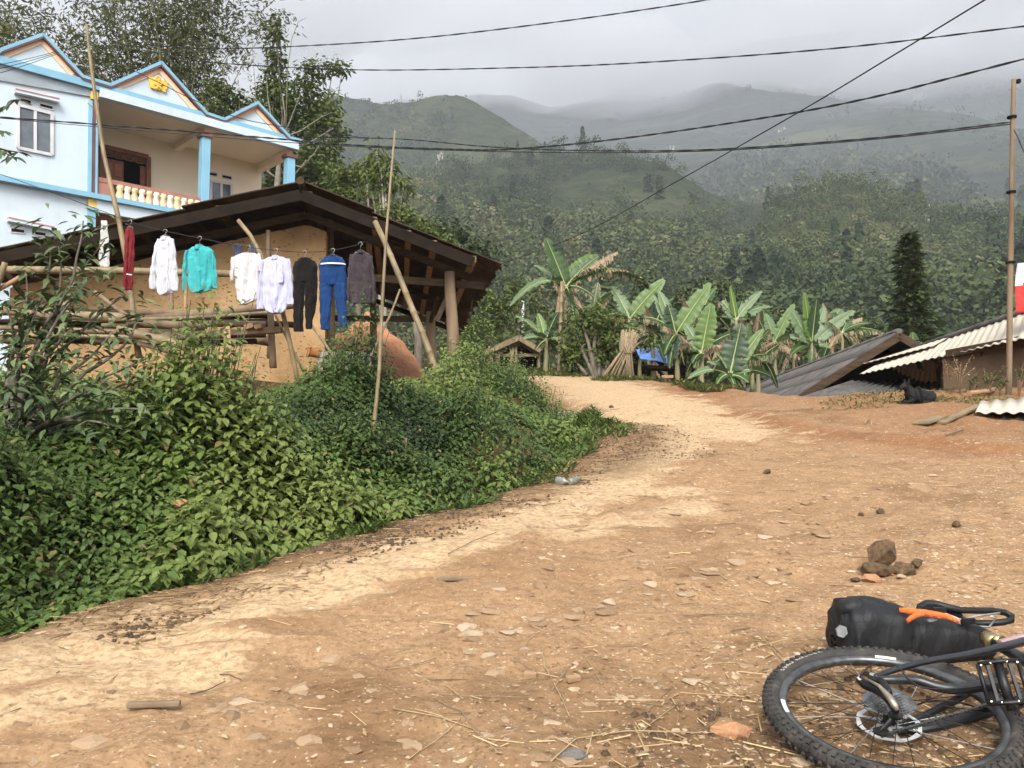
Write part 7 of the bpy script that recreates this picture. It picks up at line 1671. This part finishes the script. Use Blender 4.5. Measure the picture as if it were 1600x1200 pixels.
def litter():
    rg = np.random.default_rng(78); B = []
    def pieces(x, y, L, w, t):
        n = len(x); z = gz(x, y); an = rg.random(n)*6.283; zz = rg.normal(size=n)*.10
        ex, ey = x + np.cos(an)*L*.5, y + np.sin(an)*L*.5; z2 = gz(ex, ey)
        T = np.array([(-1, -1, 0), (0, -1, 1), (1, -1, 0), (-1, 0, 0), (0, 0, 1.2), (1, 0, 0), (-1, 1, 0), (0, 1, 1), (1, 1, 0)], float)
        TF = [[0, 1, 4, 3], [1, 2, 5, 4], [3, 4, 7, 6], [4, 5, 8, 7]]
        hd = np.stack([np.cos(an), np.sin(an), (z2 - z)/(L*.5) + zz], 1)
        M = frames(np.tile([(0, 0, 1.)], (n, 1)), hd)*np.stack([w, L*.5, w], 1)[:, None, :]
        V, F, tt = inst(T, TF, M, np.stack([x, y, z + .004], 1), t)
        V[:, :2] += 0; B.append((V, F, tt))
    n = 4200; x = rg.uniform(-2.6, 3.2, n); y = 1.75 + 4.5*rg.random(n)**1.7; tr, red, dk, bank, st = masks(x, y); s = sdist(x, y, TOE)
    ok = (s < .1) & (rg.random(n) < .07 + dk*.9); x, y = x[ok], y[ok]; n = len(x)
    pieces(x, y, .03 + .22*rg.random(n)**2.5, .0012 + .0014*rg.random(n), rg.random(n))
    n = 4200; t_ = rg.random(n); pl = np.array(TOE[2:12]); k = t_*(len(pl) - 1.001); i = k.astype(int); f = (k - i)[:, None]; p = pl[i]*(1 - f) + pl[i + 1]*f
    x = p[:, 0] - .05 + rg.random(n)**1.3*.75; y = p[:, 1] - rg.random(n)*.35; q_ = rg.random(n) < .22 + .78*(fbm(x*2.2, y*2.2, 14, 3) > .5); x, y = x[q_], y[q_]; n = len(x); pieces(x, y, .02 + .13*rg.random(n)**2.5, .0009 + .0026*rg.random(n)**2, rg.random(n)**1.8*.5)
    n = 1500; x = rg.uniform(.3, 8, n); y = 3.5 + 9*rg.random(n); pieces(x, y, .03 + .12*rg.random(n)**3, .002 + .003*rg.random(n), rg.random(n)*.7)
    # torn leaf scraps
    n = 2600; x = 1.35 + rg.normal(size=n)*.75; y = 1.75 + 1.5*rg.random(n)**1.4; z = gz(x, y)
    v, f_, tt = leaves(np.stack([x, y, z + .006], 1), rdir(n, rg)*(1, 1, .15), rdir(n, rg)*.25 + (0, 0, 1), .008 + .028*rg.random(n)**1.6, .15 + rg.random(n)*.7, THINL*(2.2, 1, .6), THINF)
    o1 = mesh_np('leaf_litter', v, f_, m_straw, tint=tt); tag(o1, 'dry brown leaf scraps under and around the bicycle', 'leaf litter', kind='stuff')
    V, F, t = join(B); tag(mesh_np('straw', V, F, m_straw, tint=t), 'dry straw and twig litter on the dirt', 'straw litter', kind='stuff')
litter()
def gstick(name, label, pts, rmm, mat, cat='twig', group=None, lift=.005):
    if rmm < 6: rmm *= .68
    q = []
    for i, (u, v) in enumerate(pts): p = G(u, v); q.append(p + Vector((0, 0, rmm/1000 + lift)))
    mb = MB(); Q = []
    for a, b_ in zip(q[:-1], q[1:]): Q += [a.lerp(b_, k/4) + Vector((rnd.uniform(-1, 1), rnd.uniform(-1, 1), rnd.uniform(-.3, .6)))*rmm/1500 for k in range(4)]
    Q.append(q[-1]); n = len(Q); mb.tube(Q, [rmm/1000*(1 - .4*k/n) for k in range(n)], 6); return tag(mb.build(name, mat), label, cat, group)
m_straw2 = simple('straw_stem', (.36, .27, .155), (.26, .19, .10), 30)
m_char = simple('charred_stick', (.05, .035, .025), (.10, .07, .045), 20)
for lb, pts, r, mt in [
    ('long bent straw stem curving down the middle of the foreground', [(846, 1023), (852, 1048), (868, 1075), (880, 1100), (890, 1132)], 3.2, m_straw2),
    ('short straw crossing the long bent stem', [(885, 1050), (875, 1070), (862, 1088)], 2.2, m_straw2),
    ('thin straw curving right of the long bent stem', [(915, 1038), (930, 1055), (940, 1078)], 2.2, m_straw2),
    ('long pale stalk lying flat left of the brick', [(860, 1196), (900, 1160), (980, 1157), (1095, 1160)], 3.4, m_straw2),
    ('straw leaning up left of the brick', [(1000, 1158), (1020, 1135), (1060, 1103)], 3.0, m_straw2),
    ('thin straw rising towards the two black rocks', [(1008, 1120), (1030, 1100), (1046, 1082)], 2.6, m_twig),
    ('long straw fanning out at the lower left of the foreground', [(612, 1115), (690, 1128), (740, 1148), (778, 1180)], 3.0, m_straw2),
    ('second straw of the fan at the lower left', [(680, 1100), (720, 1125), (760, 1160)], 2.8, m_twig),
    ('third straw of the fan pointing at the lower edge', [(640, 1190), (690, 1160), (720, 1140)], 2.6, m_straw2),
    ('straw lying level above the fan', [(690, 1090), (760, 1096), (850, 1098)], 2.6, m_twig),
    ('pair of thin grey twigs left of the middle', [(600, 1050), (640, 1045), (682, 1036)], 3.2, m_twig),
    ('dark twig beside the pale slab at the lower left', [(297, 1092), (325, 1085), (352, 1074)], 3.4, m_char),
    ('black forked twig above the dark one', [(343, 1066), (360, 1062), (377, 1068)], 3.0, m_char),
    ('thin straw left of the bicycle wheel', [(1188, 998), (1215, 1030), (1245, 1062)], 2.4, m_straw2),
    ('second straw left of the bicycle wheel', [(1175, 1000), (1205, 1012), (1240, 1045)], 2.2, m_straw2),
    ('thin twig lying along the grass bank foot', [(300, 905), (400, 878), (470, 862)], 4.0, m_twig),
    ('long stick at the foot of the undergrowth', [(500, 880), (560, 868), (610, 852)], 5.0, m_post),
    ('thin dark root lying near the top of the dirt slope', [(700, 868), (740, 852), (775, 838)], 4.0, m_twig),
    ('flat grey bark strip right of the middle', [(1068, 965), (1110, 963), (1180, 966)], 5.0, m_post),
    ('curved root on the dirt above the big flat stones', [(1185, 772), (1225, 768), (1270, 775)], 5.0, m_twig)]:
    gstick('straw' if mt is m_straw2 else 'twig', lb, pts, r, mt)
# distinct small things
def gbox(name, label, cat, u, v, size, rz, mat, lift=.4, tilt=(0, 0), bevel=.004, ends=None):
    p = G(u, v); mb = MB(); Mx = Matrix.Rotation(rz, 3, 'Z') @ Matrix.Rotation(tilt[0] + .13, 3, 'X') @ Matrix.Rotation(tilt[1], 3, 'Y')
    mb.box((0, 0, 0), size, Mx); o = mb.build(name, mat, None, bevel); o.location = p + Vector((0, 0, size[2]*lift)); return tag(o, label, cat)
m_brick = simple('broken_brick', (.33, .15, .07), (.38, .22, .12), 14, bmp=.5, dist=.01)
V, F = rock_mesh(131, .55, 13); me = bpy.data.meshes.new('brick'); me.from_pydata([tuple(q) for q in V], [], F); me.materials.append(m_brick); p = G(1143, 1154)
tag(stone(p + Vector((0, 0, .012)), .135, mesh=me, rz=.2, name='brick', flat=.9), 'broken orange brick piece left of the bicycle wheel', 'brick')
gbox('wood_offcut', 'left one of two small burnt wood offcuts in the foreground', 'offcut', 829, 1062, (.048, .022, .02), -.35, m_wood_l, .5)
gbox('wood_offcut', 'right one of two small burnt wood offcuts in the foreground', 'offcut', 896, 1066, (.05, .022, .02), .5, m_wood_l, .5)
for k, (u, v, w) in enumerate([(710, 910, 52), (240, 1117, 78), (1525, 1210, 70)][:2]):
    p = G(u, v); s = w*p.y/FPX; mb = MB(); mb.box((0, 0, 0), (s, s*.16, .018), Matrix.Rotation(.12, 3, 'Z')); o = mb.build('bark_slab', m_post, None, .005); o.location = p + Vector((0, 0, .012))
    tag(o, ('curved grey bark piece alone on the bare dirt', 'pale split wood slab at the lower left of the road')[k], 'wood piece')
p = G(895, 1187); tag(stone(p, .09, 4, .4, mesh=None), None); ob = COL.objects[-1]; ob.data = bpy.data.meshes.new('ash_lump'); V, F = rock_mesh(44, .6, 40); ob.data.from_pydata([tuple(v) for v in V], [], F); ob.data.materials.append(simple('grey_ash', (.12, .11, .10), (.20, .18, .16), 30, bmp=.6)); ob.name = 'ash_lump'
tag(ob, 'small grey crumpled ash lump at the bottom edge of the picture', 'lump')
# the little pile of rocks right of the middle
def rockpile():
    for k, (u, v, w, hh, lb, mt, fl, dz) in enumerate([
        (1378, 864, 62, .6, 'big brown pointed rock on top of the rock pile', m_rock, 1.5, .10), (1372, 888, 60, .5, 'flat dark rock under the big brown one in the rock pile', m_rock, .8, .03), (1412, 890, 50, .5, 'rough dark rock at the right of the rock pile', m_rock, 1.1, .03), (1437, 890, 34, .5, 'small round dark rock outermost at the right of the pile', m_rock, 1.0, .015),
        (1362, 908, 44, .4, 'orange angular stone in front of the rock pile', m_brick, .8, .02), (1390, 900, 36, .4, 'thin orange slab leaning in the rock pile', m_brick, .6, .02), (1336, 908, 24, .4, 'small brown stone at the left foot of the rock pile', m_rock, .8, .01), (1407, 908, 20, .4, 'small pale stone in front of the rock pile', m_stone, .8, .01), (1355, 893, 40, .4, 'slim brown stone sticking out left from the rock pile', m_rock, .6, .02)]):
        V, F = rock_mesh(60 + k, .5, 17); me = bpy.data.meshes.new('rock'); me.from_pydata([tuple(q) for q in V], [], F); me.materials.append(mt); me.update()
        at = me.attributes.new('tint', 'FLOAT', 'POINT'); at.data.foreach_set('value', np.full(len(V), .7, np.float32))
        p = G(1385, 905) if k < 3 else G(u, v + 4); q = P(u, v, p.y + (.06 if k == 0 else .02)); s = w*q.y/FPX
        tag(stone(Vector((q.x, q.y, max(q.z, gzf(q.x, q.y) + .01))), s, mesh=me, rz=(.2, .1, -.3, .5, .2, .7, 1, .4, .3)[k], name='rock', flat=fl, tilt=((.0, .1, .1, 0, .2, .4, 0, 0, .1)[k], (-.25, .05, .0, 0, .1, .2, 0, 0, -.3)[k])), lb, 'rock')
rockpile()
for k, (u, v, w, lb, tn) in enumerate([(1200, 742, 26, 'brown stone lying on the dirt left of the furrow', 0), (1376, 804, 26, 'dark clod right above the rock pile', 0), (1345, 808, 18, 'small dark clod left of the other clod', 0), (1495, 822, 30, 'dark bark lump among the pale stones at the right', 0), (955, 637, 16, 'dark round clod at the road edge above the culvert', 0), (293, 843, 32, 'orange broken rock sitting in the undergrowth', 1), (945, 775, 1, '', 0)][:6]):
    V, F = rock_mesh(80 + k, .7, 20); me = bpy.data.meshes.new('rock'); me.from_pydata([tuple(q) for q in V], [], F); me.materials.append(m_brick if tn else m_rock); me.update()
    p = G(u, v); s = w*p.y/FPX*(1 if tn else .7); o = stone(p + Vector((0, -.12 if tn else 0, s*.12 + (.15 if tn else 0))), s, mesh=me, rz=k*1.3, name='rock' if tn else 'clod'); tag(o, lb, 'rock' if tn else 'clod')
# crushed plastic bottles by the ditch
m_plast = simple('clear_plastic', (.34, .36, .29), (.48, .50, .42), 12, rough=.2, spec=.6, bmp=.6, dist=.01)
m_plast.node_tree.nodes['Principled BSDF'].inputs['Transmission Weight'].default_value = .6
for k, (a_, b_, r, lb) in enumerate([((868, 757), (888, 760), .035, 'left crushed clear plastic bottle on the dirt below the culvert'), ((890, 760), (908, 754), .030, 'right crushed clear plastic bottle on the dirt below the culvert'), ((778, 756), (790, 762), .03, 'small crumpled white plastic scrap left of the bottles')]):
    A_, B_ = G(*a_), G(*b_); mb = MB(); q = [A_.lerp(B_, i/8) + Vector((0, 0, r*.8)) for i in range(9)]; mb.tube(q, [r*x for x in (.7, 1, .9, 1.05, .8, 1, .7, .4, .25)], 12, sx=.75); tag(mb.build('plastic_bottle', m_plast), lb, 'bottle')
# planks, sheet and boards beside the cable pole
a_, b_ = G(1438, 666), G(1470, 655); plank('stone_slab', 'flat pale slab lying left of the old batten', a_ + Vector((0, 0, .03)), b_ + Vector((0, 0, .03)), .20, .03, m_bpole, 'slab')
a_, b_ = G(1470, 664), G(1532, 640); plank('batten', 'pale broken corrugated strip lying left of the corrugated offcut', a_ + Vector((0, 0, .02)), b_ + Vector((0, 0, .05)), .11, .03, m_bpole, 'batten')
gy = G(1560, 655).y
A_, B_ = P(1524, 645, gy), P(1680, 645, gy - .5); D_, C_ = P(1530, 628, gy + 1.0), P(1680, 616, gy + .8)
o_ = corr('corrugated_sheet', A_, B_, C_, D_, .15, .016, m_fib, None, .012); tag(o_, 'short corrugated fibre offcut lying on the ground below the cable pole', 'roofing sheet')
o_ = corr('corrugated_sheet', A_ + Vector((.02, .1, -.09)), B_ + Vector((.02, .1, -.09)), C_ + Vector((0, 0, -.09)), D_ + Vector((0, 0, -.09)), .15, .016, m_fib2, None, .012); tag(o_, 'darker corrugated sheet lying under the pale offcut', 'roofing sheet')
for lb, pts, r, mt in [('short board lying just left of the cable pole', [(1518, 620), (1545, 618), (1555, 614)], 45, m_wood_l), ('pair of crossed sticks on the dirt left of the dog, left one', [(1352, 665), (1358, 658)], 14, m_wood_l), ('pair of crossed sticks on the dirt left of the dog, right one', [(1362, 668), (1361, 660)], 14, m_wood_l), ('long pale stick on the dirt below the dog', [(1240, 643), (1270, 641)], 12, m_twig), ('thin bark strip on the dirt under the batten', [(1478, 682), (1505, 675)], 14, m_twig)]:
    gstick('wood_piece', lb, pts, r, mt, 'wood piece')

# culvert mouth under the road
p = G(873, 650); mb = MB(); c0 = Vector((.66, 13.55, p.z)); 
cz = gzf(.75, 13.1)
mb = MB(); mb.tube([Vector((.78, 13.35, cz + .20)), Vector((.55, 14.6, cz + .20))], .24, 20, caps=False); o = mb.build('culvert', m_conc); sm = o.modifiers.new('t', 'SOLIDIFY'); sm.thickness = .05; tag(o, 'dark culvert mouth under the edge of the road beside the undergrowth', 'culvert')
mb = MB(); mb.tube([Vector((.56, 14.5, cz + .2)), Vector((.55, 14.6, cz + .2))], .235, 16); d_ = mb.build('culvert_shade', m_black); d_.parent = o  # black disc paints in the dark inside the pipe
mb = MB(); mb.prism([Vector((-.1, 13.5, cz + .40)), Vector((1.5, 13.2, cz + .40)), Vector((1.5, 13.2, cz + .52)), Vector((-.1, 13.5, cz + .52))], Vector((.1, .9, 0))); o = mb.build('road_slab', m_conc, None, .02); tag(o, 'concrete slab edge bridging the culvert', 'slab')

# ---- bundles of stalks
def bundle(label, top, waist, foot, wpx, n, seed, y):
    r = random.Random(seed); T0, W0, F0 = P(*top, y), P(*waist, y), P(*foot, y); base = Vector((F0.x, F0.y, gzf(F0.x, F0.y)))
    t = empty('stalk_bundle', base, label, 'stalk bundle', 'bundles of dry stalks'); mb = MB(); s = y/FPX
    for k in range(n):
        a = r.random()*6.283; q = math.sqrt(r.random())
        ft = base + Vector((math.cos(a)*q*wpx[2]*s, math.sin(a)*q*wpx[2]*s*.7, 0)); wt = W0 + Vector((math.cos(a)*q*wpx[1]*s, math.sin(a)*q*wpx[1]*s, 0)); tp = T0 + Vector((math.cos(a + r.uniform(-1, 1))*q*wpx[0]*s*1.2, math.sin(a)*q*wpx[0]*s, r.uniform(-.25, .15)))
        mb.tube([ft - base, wt - base, tp - base], [.016, .012, .006], 5, mi=r.choice((0, 0, 1)))
    mb.build('stalks', [simple('dry_stalk', (.38, .30, .19), (.24, .18, .11), 12), simple('dark_stalk', (.20, .14, .08), (.30, .23, .14), 12)], t)
    mb = MB(); R_ = wpx[1]*s + .02; mb.tube([W0 - base + Vector((R_*math.cos(a), R_*math.sin(a), 0)) for a in [k*.5236 for k in range(12)]], .014, 6, closed=True); mb.build('tie', m_twig, t)
bundle('large bundle of dry stalks tied near the top and spread at the foot', (983, 522), (979, 550), (959, 590), (14, 10, 23), 130, 3, 21.6)
bundle('slim bundle of dry stalks leaning against the right side of the large one', (980, 525), (982, 552), (986, 588), (9, 5, 6), 40, 4, 21.45)

# ---- the hen and the dog: bodies grown over a skeleton
def skinned(name, V, E, Rr, mat, parent=None, root=0, sub=2):
    me = bpy.data.meshes.new(name); me.from_pydata([tuple(v) for v in V], E, []); me.materials.append(mat)
    o = bpy.data.objects.new(name, me); COL.objects.link(o)
    if parent: o.parent = parent
    sk = o.modifiers.new('skin', 'SKIN'); sk.use_smooth_shade = True
    if not me.skin_vertices: me.attributes  # layer is made by the modifier
    if not me.skin_vertices:
        bm = bmesh.new(); bm.from_mesh(me); bm.verts.layers.skin.verify(); bm.to_mesh(me); bm.free()
    for i, r in enumerate(Rr):
        d = me.skin_vertices[0].data[i]; d.radius = (r, r) if isinstance(r, (int, float)) else r; d.use_root = (i == root)
    s = o.modifiers.new('sub', 'SUBSURF'); s.levels = s.render_levels = sub
    return o
def dog():
    gp = G(1432, 631); y = gp.y; o = Vector((gp.x, gp.y, gp.z)); t = empty('dog', o, 'black dog lying on the dirt with its head raised, facing left', 'dog')
    k = y/FPX
    def D(u, v, dy=0.0): return Vector(((u - 1432)*k, dy, (631 - v)*k))
    V = [D(1424, 619), D(1434, 619), D(1445, 619), D(1454, 622), D(1421, 612, -.02), D(1417, 606, -.03), D(1412, 603, -.04), D(1407, 606, -.05), D(1403, 608, -.05),
         D(1422, 625, -.09), D(1415, 628.5, -.13), D(1404, 629, -.15), D(1422, 625, .09), D(1413, 628.5, .10), D(1406, 629, .1),
         D(1452, 623, -.10), D(1441, 626, -.17), D(1447, 628.5, -.17), D(1433, 629, -.19), D(1459, 627, 0), D(1461, 629, -.08), D(1455, 629.5, -.2)]
    E = [(0, 1), (1, 2), (2, 3), (0, 4), (4, 5), (5, 6), (6, 7), (7, 8), (0, 9), (9, 10), (10, 11), (0, 12), (12, 13), (13, 14), (3, 15), (15, 16), (16, 17), (17, 18), (3, 19), (19, 20), (20, 21)]
    Rr = [.115, .110, .115, .105, .085, .065, .066, .040, .024, .042, .030, .022, .042, .03, .022, .070, .045, .025, .020, .025, .018, .010]
    m_fur = simple('black_fur', (.004, .0035, .0035), (.009, .008, .0075), 30, rough=.7, bmp=.6, spec=.25)
    V += [D(1430, 612, .02), D(1456, 614, .02), D(1450, 611, 0)]; E += [(1, 22), (3, 23), (2, 24)]; Rr += [.06, .075, .07]
    bd = skinned('body', V, E, Rr, m_fur, t)
    for s in (-1, 1):
        mb = MB(); c = D(1415, 600, -.035 + s*.045); mb.add([c + Vector((-.025, 0, -.005)), c + Vector((.04, 0, -.01)), c + Vector((.015, s*.03, .085)), c + Vector((.005, s*.045, -.01))], [(0, 1, 2), (1, 3, 2), (3, 0, 2), (0, 3, 1)]); mb.build('ear', m_fur, t)
        mb = MB(); mb.disc(D(1409, 602.5, -.04 + s*.05), (-.5, s, .2), .005, .005, 8); mb.build('eye', m_doorw, t)
    mb = MB(); mb.disc(D(1401, 608, -.05), (-1, 0, 0), .012, .012, 8); mb.build('nose', m_black, t)
dog()
def hen():
    p = P(489, 564, 14.6); z = gzf(p.x, p.y); o = Vector((p.x, p.y, p.z)); t = empty('hen', o, 'rust brown hen standing at the corner of the mud wall', 'hen'); k = 14.6/FPX
    def D(u, v, dy=0.0): return Vector(((u - 489)*k, dy, (564 - v)*k))
    V = [D(489, 553), D(493, 552, .03), D(484, 551, -.03), D(483, 546, -.05), D(484, 543, -.06), D(481.5, 543.5, -.085), D(497, 548, .07), D(499, 544, .10)]
    E = [(0, 1), (0, 2), (2, 3), (3, 4), (4, 5), (1, 6), (6, 7)]
    m_f = simple('rust_feathers', (.27, .11, .035), (.36, .17, .06), 40, bmp=.5)
    skinned('body', V, E, [.088, .08, .065, .034, .028, .010, .045, .018], m_f, t)
    mb = MB(); c = D(484, 540.5, -.06); mb.prism([c, c + Vector((.02, 0, -.005)), c + Vector((.015, 0, .018)), c + Vector((.005, 0, .012)), c + Vector((-.005, 0, .02)), c + Vector((-.015, 0, .008))], Vector((0, .006, 0))); mb.build('comb', simple('red_comb', (.45, .03, .02)), t)
    for s in (-1, 1):
        mb = MB(); a = D(489, 559) + Vector((s*.03, 0, 0)); e = Vector((a.x, 0, -.03)); mb.tube([a, e], .007, 6); mb.tube([e, e + Vector((s*.012, -.04, -.004))], .005, 5); mb.tube([e, e + Vector((-s*.012, -.035, -.004))], .005, 5); mb.build('leg', m_straw2, t)
hen()
# limestone faces on the hills
def outcrop(label, src, u, v, w, h, y, seed, tint=.9):
    r = random.Random(seed); mb = MB(); c = P(u, v, y); s = y/FPX
    for k in range(14):
        V, F = rock_mesh(seed*20 + k, 1.0, 18); q = Vector((r.gauss(0, w*.28)*s, r.uniform(-1, 1)*w*s*.1, r.gauss(0, h*.28)*s)); sc_ = w*s*r.uniform(.18, .45)
        mb.add([Vector((p.x*sc_*.7, p.y*sc_*.6, p.z*sc_*r.uniform(1.2, 2.4))) + q + c for p in V], F)
    o = mb.build('limestone_outcrop', m_lime); tag(o, label, 'rock face', 'pale limestone faces on the hills')
m_lime = simple('limestone', (.50, .47, .42), (.26, .24, .20), .35, bmp=.8, dist=.4, stretch=(1, 1, .4), lo=.38, hi=.6)
for lb, src, u, v, w, h in [('tallest pale rock face right of the knoll above the conifer', 'rocky_knoll', 1452, 350, 12, 34), ('wide yellowish rock face just below the tallest one on the knoll', 'rocky_knoll', 1465, 372, 24, 14), ('narrow white rock streak low on the right of the knoll', 'rocky_knoll', 1474, 418, 6, 28), ('small pale rock on the top left of the knoll', 'rocky_knoll', 1275, 300, 14, 8), ('small pale rock in the middle of the knoll', 'rocky_knoll', 1385, 322, 8, 8),
                            ('white rock gash on the steep peak right of the tall thin pole', 'steep_peak', 686, 245, 10, 26), ('white rock face high on the misty mountain, left of the crossing cables', 'misty_mountain', 1048, 235, 12, 22), ('white rock face under the crossing of the cables on the misty mountain', 'misty_mountain', 1220, 207, 14, 26), ('pinkish rock face on the wooded hill left of the banana plants', 'wooded_hill', 800, 367, 18, 14), ('faint rock face near the cloud at the upper right', 'misty_mountain', 1436, 152, 20, 6), ('faint rock face left of the cable pole top', 'misty_mountain', 1565, 180, 14, 8)]:
    outcrop(lb, src, u, v, w, h, hill_y(src, u, v)*.985, int(u) % 89)
# small dry weeds by the right hand house
def weeds():
    for k, (u, v, hpx, lb) in enumerate([(1500, 615, 62, 'tall dry feathery weed leaning right before the brown wall'), (1480, 612, 48, 'dry weed with bare curling stems left of the feathery one'), (1545, 618, 42, 'small green leafy weed between the dry weed and the cable pole'), (1592, 620, 56, 'leafy weed right of the cable pole'), (1562, 618, 30, 'low green weed at the foot of the cable pole'), (1520, 616, 30, 'low tangled weed before the brown wall')]):
        p = G(u, v); o = p; t = empty('weed', o, lb, 'weed'); mb = MB(); rr = random.Random(k); lp = []
        for j in range(7):
            h = hpx*p.y/FPX*rr.uniform(.6, 1.05); dx = rr.uniform(-.25, .35)*h*1.6; q = [Vector((0, 0, -.03)), Vector((dx*.3, rr.uniform(-.05, .05), h*.6)), Vector((dx, rr.uniform(-.08, .08), h))]
            mb.tube(q, [.006, .005, .002], 5)
            for _ in range(16): a = rr.random(); lp.append(q[1].lerp(q[2], a) + Vector([rr.gauss(0, .02) for _ in range(3)]))
        mb.build('stem', m_twig, t); n = len(lp); L_ = np.array([tuple(x) for x in lp]); g = np.random.default_rng(k)
        V, F, tt = leaves(L_, rdir(n, g) + (0, 0, .3), rdir(n, g)*.5 + (0, 0, 1), (.045 if k > 1 else .03)*(.6 + .8*g.random(n)), .3 + .6*g.random(n)); mesh_np('foliage', V, F, m_nettle if k > 1 else m_straw, t, tt)
weeds()
